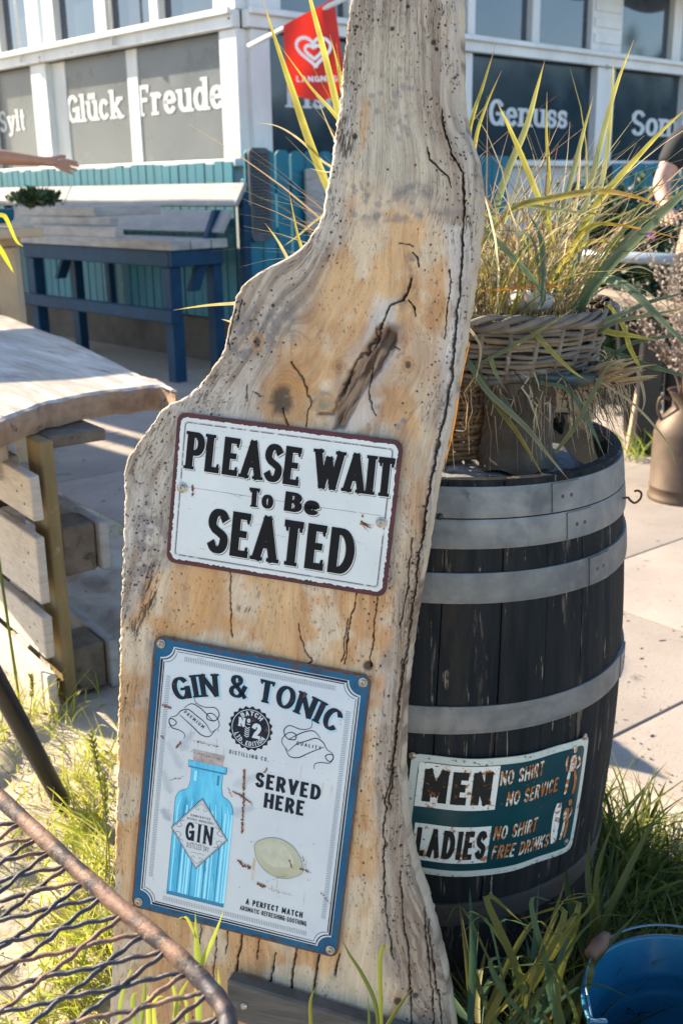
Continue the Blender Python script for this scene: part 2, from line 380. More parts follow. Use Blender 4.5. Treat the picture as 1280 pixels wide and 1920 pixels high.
SRX = [(-320, 860), (0, 865), (100, 868), (150, 868), (200, 872), (240, 878), (260, 887), (300, 899), (330, 904), (360, 907), (400, 905), (440, 902), (480, 899), (520, 893), (560, 888), (600, 881), (650, 873), (700, 866), (750, 857), (800, 848), (850, 837), (900, 826), (950, 817), (1000, 810), (1050, 803), (1100, 795), (1150, 787), (1200, 779), (1250, 772), (1300, 766), (1350, 764), (1380, 763), (1450, 760), (1500, 762), (1550, 766), (1590, 772), (1620, 778), (1650, 785), (1700, 800), (1750, 815), (1800, 830), (1850, 842), (1920, 853), (2170, 880)]
NR, NC = 1440, 500
ys = np.linspace(-310, 2165, NR)
xl = np.interp(ys, *zip(*SLX)); xr = np.interp(ys, *zip(*SRX))
xl = xl+(fbm(ys/9, ys*0+3, 1)-.5)*6+(fbm(ys/3, ys*0+3, 2)-.5)*1.2; xr = xr+(fbm(ys/14, ys*0+8, 3)-.5)*4-np.interp(ys, [-300, 300, 900, 1500, 1700, 2100], [9, 10, 13, 15, 15, 14])
sg = np.linspace(0, 1, NC)
X = xl[:, None]+(xr-xl)[:, None]*sg[None]; Y = np.repeat(ys[:, None], NC, 1)
dl = X-xl[:, None]; dr = xr[:, None]-X; Wd = (xr-xl)[:, None]
# true distance from the shoulder where the left outline runs flat
gl = np.gradient(xl, ys); dln = dl/np.sqrt(1+gl[:, None]**2)
# ---- flow of the grain
xc = (xl+xr)/2
cen = np.interp(ys, [-320, 0, 200, 400, 600, 800, 1000, 1300, 1600, 1920, 2170], [770, 760, 760, 740, 700, 640, 610, 560, 520, 500, 490])[:, None]
wid = np.interp(ys, [-320, 0, 200, 400, 600, 1000, 1400, 2170], [110, 108, 120, 150, 230, 290, 280, 300])[:, None]
g = (X-cen)/wid
g = np.where(dr < 160, (g*(dr/160)+(1.0-dr/300)*(1-dr/160)), g)           # grain follows the right edge
g = g+(fbm(X/230, Y/420, 11, 3)-.5)*.5
KN = [(527, 750, 46), (640, 686, 22), (606, 757, 24), (700, 690, 50), (770, 590, 50), (760, 450, 60), (545, 640, 30)]
for kx, ky, kr in KN:
    r2 = ((X-kx)**2+((Y-ky)*.8)**2)/kr**2; g = g+np.sign(X-kx+.1)*np.exp(-r2)*.07+np.exp(-r2*1.3)*.22
fine = fbm(g*70, Y/160, 21, 4, .6); mid = fbm(g*22, Y/260, 31, 3); broad = fbm(X/90, Y/110, 41, 4)
fineY = fbm(g*95, Y/45, 51, 3, .6)
def soft(polys, blur, warp=26, seed=0):
    """soft mask: polygons drawn in the plane of the slab, edges broken by noise"""
    xs = X+(fbm(X/60, Y/75, 60+seed, 4)-.5)*warp*2; yy = Y+(fbm(X/60, Y/75, 80+seed, 4)-.5)*warp*2; out = np.zeros_like(X)
    for P in polys:
        n = len(P); ins = np.zeros(X.shape, bool); dm = np.full(X.shape, 1e9)
        for i in range(n):
            x0, y0 = P[i]; x1, y1 = P[(i+1) % n]
            c = ((y0 > yy) != (y1 > yy)) & (xs < (x1-x0)*(yy-y0)/((y1-y0) or 1e-6)+x0); ins ^= c
            t = np.clip(((xs-x0)*(x1-x0)+(yy-y0)*(y1-y0))/((x1-x0)**2+(y1-y0)**2+1e-9), 0, 1)
            dm = np.minimum(dm, np.hypot(xs-x0-t*(x1-x0), ys_(yy, y0, t, y1)))
        out = np.maximum(out, sst(np.where(ins, dm, -dm), -blur, blur))
    return out
def ys_(yy, y0, t, y1): return yy-y0-t*(y1-y0)
def seg(P, w, jit=3., seed=0, sub=True):
    """mask of a crack along P, width w (scalar or list)"""
    jx = (fbm(X/16, Y/22, 90+seed, 3)-.5)*jit*2+(fbm(X/4, Y/5, 93+seed, 2)-.5)*3.2; wmod = .45+.9*fbm(X/9, Y/14, 95+seed, 2); xs = X+jx; out = np.zeros_like(X)
    ws = w if hasattr(w, '__len__') else [w]*len(P)
    for i in range(len(P)-1):
        (x0, y0), (x1, y1) = P[i], P[i+1]; wm = max(ws[i], ws[i+1])+10
        r0 = max(0, np.searchsorted(ys, min(y0, y1)-wm)-1); r1 = min(NR, np.searchsorted(ys, max(y0, y1)+wm)+1)
        a = xs[r0:r1]; b = Y[r0:r1]
        t = np.clip(((a-x0)*(x1-x0)+(b-y0)*(y1-y0))/((x1-x0)**2+(y1-y0)**2+1e-9), 0, 1)
        d = np.hypot(a-x0-t*(x1-x0), b-y0-t*(y1-y0)); ww = (ws[i]+(ws[i+1]-ws[i])*t)*wmod[r0:r1]
        out[r0:r1] = np.maximum(out[r0:r1], 1-sst(d, ww*.15, ww*.6+.9))
    return out
c3 = lambda *a: np.array(lin(*a))[None, None, :]
def mixc(A, C, m): return A*(1-m[..., None])+C*m[..., None]
KA = .66
grey = mixc(c3(206, 192, 172, KA), c3(172, 154, 134, KA), sst(mid, .35, .7)); grey = mixc(grey, c3(224, 214, 198, KA), sst(broad, .5, .75)*.6)
grey = mixc(grey, c3(128, 119, 112, KA), sst(fineY, .62, .8)*.55)
och = mixc(c3(228, 188, 138, KA*1.06), c3(210, 160, 110, KA*1.06), sst(mid*.45+broad*.55, .35, .70)); och = mixc(och, c3(232, 213, 182, KA*1.04), sst(fbm(X/70, Y/90, 47, 4), .45, .66)*.8)
och = mixc(och, c3(172, 126, 88, KA), sst(fine, .60, .85)*.35)
m1 = soft([[(650, 330), (800, 395), (838, 440), (846, 520), (836, 640), (815, 740), (780, 830), (740, 790), (620, 800), (500, 800), (498, 740), (520, 665), (560, 620), (600, 520), (640, 450)]], 24, 22)
cream = soft([[(690, 60), (760, 60), (790, 250), (850, 330), (800, 400), (640, 400), (650, 300), (690, 180)]], 40, 30, 3)
m2 = soft([[(318, 1060), (740, 1100), (728, 1200), (700, 1262), (640, 1260), (300, 1200), (282, 1192), (270, 1400), (270, 1700), (262, 2200), (150, 2200), (150, 1190), (240, 1165), (285, 1085)], [(262, 1700), (700, 1780), (742, 1850), (740, 1930), (740, 2200), (150, 2200), (180, 1700)], [(688, 1260), (722, 1260), (706, 1500), (712, 1800), (640, 1820), (650, 1500)]], 14, 15, 5)
m3 = soft([[(728, 800), (815, 800), (780, 1000), (752, 1100), (740, 1100), (740, 900)]], 18, 12, 6)
C = grey
C = mixc(C, mixc(c3(226, 213, 185, KA), c3(196, 183, 160, KA), sst(fine, .4, .7)), cream*.75)
tan = soft([[(905, 640), (900, 2200), (742, 2200), (738, 1700), (716, 1500), (738, 1200), (768, 1000), (812, 700)]], 16, 14, 18)
C = mixc(C, mixc(c3(184, 164, 140, KA), c3(146, 124, 102, KA), sst(fineY, .35, .65)), tan*.85)
C = mixc(C, och, np.clip(m1, 0, 1)); C = mixc(C, och*1.02, m2); C = mixc(C, och*.9, m3*.65)
orange = soft([[(676, 180), (694, 182), (690, 260), (672, 300)], [(300, 1075), (260, 1180), (240, 1170), (285, 1070)], [(655, 370), (668, 372), (660, 420), (648, 420)], [(500, 780), (540, 700), (580, 720), (590, 800)], [(318, 1060), (420, 1062), (440, 1190), (300, 1190)]], 10, 12, 7)
C = mixc(C, c3(222, 168, 108, KA), orange*.6)
brown = soft([[(766, 300), (805, 335), (812, 348), (762, 350)], [(800, 500), (832, 560), (830, 700), (800, 760), (810, 600)], [(740, 610), (830, 640), (800, 760), (710, 790), (700, 740)], [(530, 630), (640, 560), (700, 640), (640, 700), (520, 720)]], 22, 26, 8)
C = mixc(C, c3(176, 130, 92, KA), brown*.45*sst(broad, .25, .6))
smudge = soft([[(668, 348), (810, 352), (815, 370), (670, 372)], [(655, 392), (860, 398), (870, 412), (660, 410)], [(740, 215), (775, 215), (770, 245), (738, 240)], [(425, 600), (495, 560), (560, 575), (520, 640), (460, 690), (430, 660)], [(770, 470), (790, 480), (780, 560), (745, 600), (690, 640), (760, 540)], [(250, 900), (320, 1000), (285, 1080), (255, 1160), (240, 1000)], [(500, 1000), (505, 1000), (505, 1002)]], 13, 20, 9)
C = mixc(C, c3(128, 122, 122, KA), smudge*.62*sst(fbm(X/14, Y/14, 70, 4), .35, .6))
white = soft([[(835, 420), (885, 420), (865, 600), (850, 800), (800, 1050), (790, 1050), (825, 760), (845, 600)], [(700, 560), (745, 560), (735, 610), (690, 650), (680, 640)], [(650, 790), (690, 740), (720, 745), (700, 790), (640, 820)]], 9, 10, 10)
C = mixc(C, c3(232, 228, 218, KA), white*.6)
hair = fbm(g*260, Y/60, 303, 2, .7); C = C*(1+((hair-.5)*.34)[..., None]*np.array([1, 1.05, 1.1]))
# dark bark flecks, pits along the grain
edge = np.exp(-dln/55)+np.exp(-dr/60)+.7*tan+.15*(1-m1)*(1-m2)*(1-m3)
pit = sst(fbm(g*120+fbm(X/9, Y/9, 5)*2, Y/16, 77, 3, .7), .66, .72)*np.clip(edge*1.2, 0, 1)*sst(fbm(X/50, Y/80, 78, 3), .38, .55)
spk = sst(fbm(X/3.4+g*20, Y/7, 99, 2, .6), .74, .80)*(.35+.65*sst(fbm(X/70, Y/90, 98, 3), .4, .6))
fleck = soft([[(636, 240), (668, 246), (662, 290), (636, 300)], [(640, 215), (650, 215), (645, 250), (636, 250)], [(262, 1090), (292, 1050), (300, 1040), (288, 1120), (262, 1200), (254, 1190)], [(440, 1130), (470, 1140), (466, 1148), (440, 1140)]], 7, 16, 12)*sst(fbm(g*90, Y/14, 71, 3), .45, .55)
spk2 = sst(fbm(X/2.2+g*14, Y/4.5, 199, 2, .6), .70, .80)*(.3+.7*sst(fbm(X/40, Y/60, 198, 3), .45, .6)); C = mixc(C, c3(132, 120, 108, KA), spk2*.38*(1-.5*np.clip(m1+m2, 0, 1)))
C = mixc(C, c3(70, 60, 52, KA), np.clip(pit*.6+fleck*.85, 0, 1)); C = mixc(C, c3(98, 76, 56, KA), spk*.5*(.4+.6*np.clip(m1+m2+m3, 0, 1)))
H = -.0012*pit-.001*fleck-.0006*spk+.0010*(fine-.5)+.0012*(mid-.5)*(1-.5*m2)+.005*(fbm(X/150, Y/170, 14, 3)-.5)
# ---- cracks
CR = [([(828, 205), (832, 240), (848, 290), (866, 322), (868, 350), (870, 380), (867, 430), (866, 470), (862, 505), (860, 545), (855, 590), (851, 640), (845, 690), (838, 740), (828, 790), (818, 840), (806, 890), (796, 950), (788, 1010), (778, 1080), (768, 1150), (758, 1220), (748, 1290), (741, 1360), (733, 1440), (728, 1520)], [1.5, 2, 2.5, 3, 3, 3, 3, 3.5, 5, 4, 5, 6, 7, 7, 6, 5, 4.5, 4, 3.5, 3, 3, 3, 3.5, 3, 2.5, 1]),
 ([(800, 275), (806, 297), (822, 315), (840, 333), (845, 350)], [2, 3, 3.5, 3, 1]), ([(843, 505), (841, 560), (836, 600), (832, 635)], 1.6),
 ([(700, 655), (712, 620), (722, 595), (732, 572), (742, 567), (755, 562), (766, 545), (771, 522)], [3, 4.5, 4, 3, 3.5, 4, 4.5, 2]), ([(774, 473), (783, 482), (786, 500)], 2.6), ([(765, 562), (778, 575), (780, 592)], 2.5),
 ([(546, 678), (556, 692), (566, 706), (577, 730), (583, 752), (577, 775), (574, 800)], [2, 3, 3, 2.5, 2, 2.5, 3]), ([(530, 765), (536, 782), (540, 800)], 3),  ([(697, 690), (694, 720), (693, 748), (705, 778)], 2), ([(738, 650), (752, 655)], 1.5), ([(750, 455), (768, 458), (776, 462)], 1.5),
 ([(432, 1055), (430, 1120), (434, 1195)], 2), ([(668, 1112), (655, 1180), (646, 1245)], 2), ([(708, 1110), (700, 1180), (694, 1250)], 1.6), ([(560, 1170), (570, 1215), (585, 1240), (575, 1248)], 2),
 ([(735, 1420), (722, 1500), (718, 1600), (722, 1700), (730, 1760), (735, 1800)], 2.6), ([(748, 1640), (755, 1720), (765, 1800), (772, 1920), (780, 2100)], 3), ([(795, 1700), (805, 1800), (822, 1900), (840, 2050)], 3.2), ([(790, 1720), (798, 1790), (808, 1860), (812, 1950)], 2),
 ([(750, 1240), (744, 1330), (738, 1400)], 2), ([(770, 1010), (762, 1100), (748, 1180)], 1.4),
 ([(410, 1735), (404, 1790), (400, 1850)], 2), ([(455, 1748), (446, 1800), (438, 1856)], 4.5), ([(517, 1788), (508, 1830), (498, 1870)], 3.5), ([(557, 1775), (548, 1830), (540, 1885)], 4.5), ([(598, 1790), (588, 1845), (583, 1900)], 4.5), ([(635, 1790), (628, 1830)], 4), ([(378, 1730), (372, 1780)], 2), ([(485, 1760), (480, 1800)], 1.8), ([(428, 1740), (424, 1790)], 1.5),
 ([(441, 580), (434, 610), (428, 640), (432, 655)], 2), ([(452, 560), (446, 600)], 1.6), ([(655, 1160), (640, 1240)], 1.2), ([(462, 720), (461, 752)], 1.6), ([(475, 735), (490, 743)], 1.6)]
ck = np.zeros_like(X)
for i, (P, w) in enumerate(CR): k_ = 1. if i in (0, 3) else .72; ck = np.maximum(ck, seg(P, [q*k_ for q in w] if hasattr(w, '__len__') else w*k_, 3.5, i % 5))
halo = np.zeros_like(X)
for i in (0, 23, 24, 25, 26, 27, 19): halo = np.maximum(halo, seg(CR[i][0], 22, 8, i))
C = mixc(C, c3(120, 96, 76, KA), halo*.28*sst(fineY, .35, .6))
lip = np.maximum(seg(CR[0][0], 9, 3.5, 0), np.maximum(seg(CR[3][0], 12, 3.5, 3), seg(CR[6][0], 9, 3.5, 1))); H = H+.0016*lip
C = mixc(C, c3(44, 32, 24, KA), ck*.86); H = H-.008*ck
# ---- hollow with smooth streaked floor
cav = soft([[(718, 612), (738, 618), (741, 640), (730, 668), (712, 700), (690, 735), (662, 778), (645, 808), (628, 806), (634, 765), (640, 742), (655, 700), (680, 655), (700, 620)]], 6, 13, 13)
hal2 = soft([[(706, 590), (752, 605), (760, 640), (740, 690), (715, 740), (690, 790), (650, 830), (610, 820), (625, 760), (635, 700), (670, 640)]], 14, 12, 14)
stre = fbm((X+.55*Y)/5+fbm(X/20, Y/20, 3)*2, (Y-.55*X)/70, 15, 3)
C = mixc(C, c3(206, 196, 182, KA), hal2*.55)
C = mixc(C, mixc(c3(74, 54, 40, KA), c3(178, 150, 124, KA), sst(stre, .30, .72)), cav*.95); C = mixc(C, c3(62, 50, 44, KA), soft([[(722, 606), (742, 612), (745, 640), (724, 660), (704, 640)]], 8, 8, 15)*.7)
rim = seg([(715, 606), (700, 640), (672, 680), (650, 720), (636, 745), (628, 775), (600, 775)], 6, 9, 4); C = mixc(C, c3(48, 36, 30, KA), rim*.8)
C = mixc(C, c3(205, 203, 205, KA), seg([(732, 660), (712, 700), (690, 728), (676, 760), (655, 795)], 5, 5, 2)*.6)
H = H-.012*cav+.002*hal2-.004*rim
# ---- knots
def ringk(kx, ky, r, dark, depth, ys2=1.0):
    global C, H
    q = np.hypot(X-kx, (Y-ky)*ys2); a = np.arctan2(Y-ky, X-kx); q = q*(1+(fbm(np.cos(a)*2+5, np.sin(a)*2+5, kx % 7, 3)-.5)*.7)
    C = mixc(C, c3(196, 150, 100, KA), (1-sst(q, r*1.2, r*2.2))*.6)
    rings = sst(np.sin(q*1.1+fbm(X/12, Y/12, 4)*5), .2, .9)*(1-sst(q, r*1.4, r*2.0)); C = mixc(C, c3(128, 92, 66, KA), rings*.22)
    C = mixc(C, c3(*dark, KA), (1-sst(q, r*.45, r))*.85); H = H-depth*(1-sst(q, 0, r))
ringk(528, 748, 26, (84, 74, 68), .003, .75); ringk(636, 686, 9, (176, 140, 106), .002); ringk(607, 756, 15, (176, 160, 128), .003); ringk(482, 640, 8, (80, 72, 70), .002, .6); ringk(765, 684, 7, (84, 78, 76), .002, .7)
for kx, ky, r in ((511, 572, 3.6), (746, 833, 4.5), (760, 1250, 7), (690, 1248, 12), (812, 78, 6), (818, 90, 4), (735, 52, 5), (764, 10, 4), (665, 255, 6), (662, 155, 2.6), (668, 48, 4), (675, 100, 3.2), (655, 1070, 4), (338, 800, 4), (778, 1870, 7), (768, 1862, 7), (745, 1880, 9)):
    q = np.hypot(X-kx, Y-ky); m = 1-sst(q, r*.5, r+.8); C = mixc(C, c3(52, 44, 40, KA), m*.85); H = H-.002*m
for (x0, y0, x1, y1, n) in ((686, 120, 780, 260, 26), (640, 345, 830, 412, 24), (530, 720, 760, 800, 14)):      # lichen-like grey spots
    for k in range(n):
        kx, ky, r = random.uniform(x0, x1), random.uniform(y0, y1), random.uniform(2.5, 8)
        q = np.hypot(X-kx, Y-ky); C = mixc(C, c3(140, 142, 144, KA), (1-sst(q+(fineY-.5)*7, r*.6, r))*.55)
# ---- worm holes
def hole(hx, hy, r):
    i0 = np.searchsorted(ys, hy-r-3); i1 = np.searchsorted(ys, hy+r+3)
    if i1 <= i0: return
    q = np.hypot(X[i0:i1]-hx, Y[i0:i1]-hy); m = 1-sst(q, r*.55, r+.9)
    C[i0:i1] = C[i0:i1]*(1-m[..., None]*.9)+np.array(lin(30, 25, 22))*m[..., None]*.9; H[i0:i1] -= .0014*m
k = 0
while k < 950:
    hy = random.uniform(-300, 2150); a, b = np.interp(hy, ys, xl), np.interp(hy, ys, xr)
    if random.random() < .5: hx = b-abs(random.gauss(0, 52))-2
    elif hy < 1250: hx = a+abs(random.gauss(0, 60))+2
    else: hx = random.uniform(a, b)
    cl = _tab[int(hx/34) & 255, int(hy/42) & 255]
    p = .12+1.1*max(0, cl-.35)
    if hy > 1200 and hx < b-95: p *= .12
    if 640 < hx < 790 and 250 < hy < 1000: p *= .25
    if random.random() > p or hx > b-1 or hx < a+1: continue
    hole(hx, hy, random.choice([.7, .9, 1.1, 1.3, 1.6, 2.2])); k += 1
for k in range(95): t = random.random(); hole(random.gauss(470-t*190, 46), 560+t*480+random.gauss(0, 60), random.choice([.9, 1.3, 1.7]))
for k in range(80): hole(random.gauss(275, 30), random.uniform(880, 1130), random.choice([.9, 1.2, 1.6]))
# ---- rounding at the edges, then the shape itself
def rnd(d, r, h): t = np.clip(1-d/r, 0, 1); return -h*(1-np.sqrt(np.clip(1-t*t, 0, 1)))
rr_ = np.interp(ys, [-300, 200, 500, 900, 1400, 1700, 2100], [26, 34, 44, 46, 50, 80, 90])[:, None]
H = H+rnd(dln, 7, .006)+rnd(dr, rr_, .022)
px, py = X, Y
rays = (px[..., None]-640)/FPX*AX+(py[..., None]-960)/FPX*AD+AF
tt = np.dot(SO-CAM, SN)/(rays@SN); Pf = CAM+rays*tt[..., None]
Pf = Pf+SN*H[..., None]
TH = .062; cols = []; ccol = []
eL = mixc(c3(215, 196, 168, KA), c3(128, 108, 90, KA), sst(fbm(ys[:, None]/40, ys[:, None]*0, 33), .4, .8))
for j, dp in enumerate((1, .75, .5, .25, .08)):
    off = SN*(-TH*dp)+_ex*(math.sin(dp*3.1)*-.004)+((fbm(ys/12, ys*0+j, 6)-.5)*.006)[:, None]*_ex
    cols.append((Pf[:, 0]+off)[:, None]); ccol.append(eL)
cols.append(Pf); ccol.append(C)
for j, dp in enumerate((.08, .25, .5, .75, 1)):
    off = SN*(-(TH-.022)*dp)+_ex*(math.sin(dp*3.1)*.003)+((fbm(ys/60, ys*0+j, 9)-.5)*.004)[:, None]*_ex
    cols.append((Pf[:, -1]+off)[:, None]); ccol.append(eL)
PV = np.concatenate(cols, 1); CC = np.concatenate(ccol, 1); nc = PV.shape[1]
I = np.arange(NR*nc).reshape(NR, nc)
F = np.stack([I[:-1, :-1], I[1:, :-1], I[1:, 1:], I[:-1, 1:]], -1).reshape(-1, 4)
Fb = np.stack([I[:-1, -1], I[1:, -1], I[1:, 0], I[:-1, 0]], -1).reshape(-1, 4)
M['driftwood'] = mat('driftwood', rough=.78, attr=True, scale=60, stretch=(1, 1, .12), bump=.42, bscale=200, bstretch=(1, 1, .10), spec=.2, bdist=.0015)
sb = slab_uv(540, 2165); base = SO+_ex*sb[0]+_ez*sb[1]
slab = mesh('driftwood_slab', PV.reshape(-1, 3), np.concatenate([F, Fb]), M['driftwood'], origin=(base[0], base[1], 0), smooth=True, col=np.clip(CC.reshape(-1, 3), 0, 1))
nm(slab, 'tall upright driftwood slab with bulging outline and wormholes, carrying the two tin signs', 'wooden slab')
M['foot_wood'] = mat('foot_wood', (.12, .105, .085), .85, col2=(.065, .057, .046), scale=12, stretch=(1, 1, 9), bump=.6, spots=[((.05, .045, .04), 30, .6, .68, (.3, .3, 6)), ((.30, .30, .30), 9, .6, .8)])
# grey board across its foot
def sp(px, py, lift=0): return at_plane(px, py, SO+SN*lift, SN)
a, b_ = sp(425, 1838, .03), sp(860, 1972, .03); dn = sp(425, 1905, .03)-a
box('grey_foot_board', a-SN*.026, (b_-a)*1.0, dn*1.1, SN*.026, M['foot_wood'], c=.003)
fb = bpy.data.objects['grey_foot_board']; nm(fb, 'weathered grey board screwed across the foot of the driftwood slab', 'board'); fb.name = 'foot_board'
V, Fs = lathe([(.0001, .002), (.004, .002), (.005, .0)], sp(457, 1888, .031), 12, SN); mesh('screw', V, Fs, M['screw_metal'], fb, smooth=True)
# ------------------------------------------------------------ tin signs on the slab
def sign_map(u0, z0, a, base=.006):
    c, s = math.cos(a), math.sin(a); ux = c*_ex+s*_ez; uz = -s*_ex+c*_ez; o = SO+u0*_ex+z0*_ez
    return lambda u, v, l=0.: o+ux*u+uz*v+SN*(base+l)
M['ink'] = mat('ink', (.009, .009, .010), .6, bump=0, spec=.12, spots=[((.20, .20, .19), 260, .72, .78)])
M['enamel_white'] = mat('enamel_white', (.60, .62, .58), .42, col2=(.53, .555, .525), scale=9, bump=.06, bscale=40, spots=[((.42, .20, .08), 55, .72, .76), ((.50, .50, .44), 18, .62, .8), ((.25, .06, .03), 130, .74, .77)], rvar=.1)
M['enamel_red'] = mat('enamel_red', (.085, .010, .014), .45, col2=(.035, .008, .010), scale=30, bump=.1, spots=[((.25, .05, .02), 60, .66, .75)])
M['thin_line'] = mat('thin_line', (.10, .07, .07), .5, bump=0, spots=[((.6, .6, .58), 120, .55, .62)])
M['rust'] = mat('rust', (.26, .085, .02), .85, col2=(.11, .035, .012), scale=140, bump=.3)
M['rust_wash'] = mat('rust_wash', (.48, .36, .18), .6, col2=(.60, .56, .46), scale=60, bump=0)
def screw(parent, fmap, u, v, r=.0048, lift=.001):
    c = fmap(u, v, lift); n = fmap(u, v, lift+1)-fmap(u, v, lift); n /= np.linalg.norm(n)
    V, F = lathe([(r*1.5, 0), (r*1.5, .0008), (r, .001), (r*.95, .0022), (r*.6, .003), (r*.35, .0031), (r*.3, .0018), (.0001, .0018)], c, 14, n)
    return mesh('screw', V, F, M['screw_metal'], parent, smooth=False)
# ---- PLEASE WAIT To Be SEATED
f1 = sign_map(-.08196, .05806, -.08613)
s1 = empty('tin_sign', f1(0, -.1, 0), 'white tin sign with dark red edge reading PLEASE WAIT To Be SEATED', 'sign')
pl = plate('plate', rrect(.302, .202, .012), f1, .0016, M['enamel_red'], s1)
def rag(P, amp, n=10):
    Q = []
    for i in range(len(P)):
        a, b = P[i], P[(i+1) % len(P)]; k = max(1, int(math.dist(a, b)/.0025))
        for j in range(k): t = j/k; Q.append((a[0]+(b[0]-a[0])*t+random.gauss(0, amp), a[1]+(b[1]-a[1])*t+random.gauss(0, amp)))
    return Q
bl = B(); P = rag(rrect(.291, .190, .009), .00055); n = len(P)
bl.add([f1(0, 0, .0004)]+[f1(x, y, .0004) for x, y in P], [(0, 1+i, 1+(i+1) % n) for i in range(n)]); bl.build('painted_face', M['enamel_white'], s1)
bl = B(); line(bl, rrect(.277, .177, .004), .0011, f1, .0006, closed=True); line(bl, rrect(.2795, .1795, .004), .0004, f1, .0006, closed=True)
line(bl, [(-.134, .004), (-.05, .0035), (.0, .0032), (.06, .0028), (.132, .0035)], .0004, f1, .0006)
for k in range(26):
    x, y = random.uniform(-.13, .12), random.uniform(-.085, .085); a = random.gauss(-.2, .35); l = random.uniform(.004, .022)
    line(bl, [(x, y), (x+l*math.cos(a), y+l*math.sin(a))], [.00015, .0004], f1, .0006)
bl.build('pressed_line', M['thin_line'], s1)
def western(s, size, u, v, sx, fmap, par, name='lettering', mats=None, sh=.0016, T=.27, H=.17, sl=.06, sp=.12, fit=None, m=('ink', 'enamel_white', 'ink'), shear=0, lay=3):
    g = lambda x, y, l: fmap(x+u, y+v, l); bl = B()
    if lay == 3:
        text(bl, s, size, g, T, H, sl, .09, sx, sp, .0007, m=0, off=(sh, -sh), fit=fit, shear=shear); text(bl, s, size, g, T, H, sl, .09, sx, sp, .0009, m=1, off=(sh*.62, -sh*.62), fit=fit, shear=shear)
    text(bl, s, size, g, T, H, sl, .09, sx, sp, .0011, m=2, fit=fit, shear=shear)
    bl.build(name, [M[k] for k in m], par)
def uvf(fm, px, py):
    O = fm(0, 0, 0); a, b = fm(1, 0, 0)-O, fm(0, 1, 0)-O; n_ = np.cross(a, b); P = at_plane(px, py, O, n_)-O; return np.dot(P, a), np.dot(P, b)
def west(s, x0, y0, x1, y1, hpx, T, sp, sl=.055):
    (u0, v0), (u1, v1) = uvf(f1, x0, y0), uvf(f1, x1, y1); L_ = math.hypot(u1-u0, v1-v0); a = math.atan2(v1-v0, u1-u0); ca, sa = math.cos(a), math.sin(a); size = uvf(f1, x0, y0-hpx)[1]-v0
    fm = lambda x, y, l: f1(u0+x*ca-y*sa, v0+x*sa+y*ca, l); bl = B(); kw = dict(sx=1., sp=sp, align='l', fit=L_)
    for (m, l, o_) in ((0, .0007, .0019), (1, .0009, .0012), (2, .0011, 0)): text(bl, s, size, fm, T, T*.62, sl, .085, lift=l, m=m, off=(o_, -o_), **kw)
    bl.build('lettering', [M['ink'], M['enamel_white'], M['ink']], s1)
west('PLEASE', 347, 878, 562, 912, 71, .25, .05); west('WAIT', 585, 913, 737, 933, 73, .25, .03)
west('To', 464, 949, 512, 955, 36, .26, .06); west('Be', 532, 957, 598, 968, 37, .28, .06); west('SEATED', 386, 1034, 660, 1080, 84, .25, .07)
screw(s1, f1, -.136, .002); screw(s1, f1, .135, -.005)
bl = B()
for cx, cy in ((-.121, .0), (.110, -.004)):
    for k in range(9): blob(bl, cx+random.gauss(0, .0008), cy+random.uniform(-.008, .007), random.uniform(.0006, .0016), random.uniform(.001, .003), f1, .00125+k*1e-5)
for k in range(16): a = random.uniform(-1.3, -.2); l = random.uniform(.004, .016); x, y = .111, -.008; line(bl, [(x, y), (x+l*.6*math.cos(a), y+l*.6*math.sin(a)), (x+l*math.cos(a+.2), y+l*math.sin(a+.2))], [.0007, .0005, .0002], f1, .00122)
for k in range(30): blob(bl, random.uniform(-.14, .14), random.uniform(-.09, .09), .0007, .0005, f1, .00124, n=7)
bl.build('rust_mark', M['rust'], s1)['kind'] = 'stuff'
# ---- GIN & TONIC
f2 = sign_map(-.1254, -.3475, -.0939)
s2 = empty('tin_sign', f2(0, -.2, 0), 'blue-edged tin sign reading GIN & TONIC with a blue bottle and a lemon', 'sign')
M['blue_enamel'] = mat('blue_enamel', (.006, .070, .145), .5, col2=(.012, .10, .19), scale=14, bump=.1, spec=.2, spots=[((.03, .04, .05), 24, .55, .68), ((.10, .05, .03), 40, .60, .7)])
M['rust_edge'] = mat('rust_edge', (.07, .045, .035), .7, col2=(.14, .06, .03), scale=70, bump=.3)
M['print_white'] = mat('print_white', (.57, .61, .60), .40, col2=(.50, .545, .56), scale=7, bump=.05, bscale=40, spots=[((.45, .27, .12), 70, .73, .76), ((.50, .52, .60), 12, .60, .8)])
M['navy'] = mat('navy', (.010, .018, .030), .6, bump=0, spec=.15, spots=[((.14, .06, .03), 90, .60, .68), ((.30, .33, .34), 300, .68, .74)])
M['cyan'] = mat('cyan', (.16, .60, .76), .4, bump=0); M['grey_ink'] = mat('grey_ink', (.16, .20, .23), .5, bump=0)
M['fir_ink'] = mat('fir_ink', (.30, .36, .42), .5, bump=0)
plate('plate', rrect(.304, .404, .012), f2, .0016, M['rust_edge'], s2)
def fan(bl, P, fm, l, m=0, c=(0, 0)):
    n = len(P); bl.add([fm(c[0], c[1], l)]+[fm(x, y, l) for x, y in P], [(0, 1+i, 1+(i+1) % n) for i in range(n)], m)
bl = B(); fan(bl, rag(rrect(.299, .399, .010), .0003), f2, .0004); bl.build('blue_border', M['blue_enamel'], s2)
def notched(w, h, r):
    P = []
    for cx, cy, a in ((w/2, h/2, 270), (-w/2, h/2, 0), (-w/2, -h/2, 90), (w/2, -h/2, 180)): P += arc(cx, cy, r, r, a, a-90, 8)
    return P
bl = B(); fan(bl, notched(.281, .381, .0175), f2, .0006, 0); bl.build('printed_face', M['print_white'], s2)
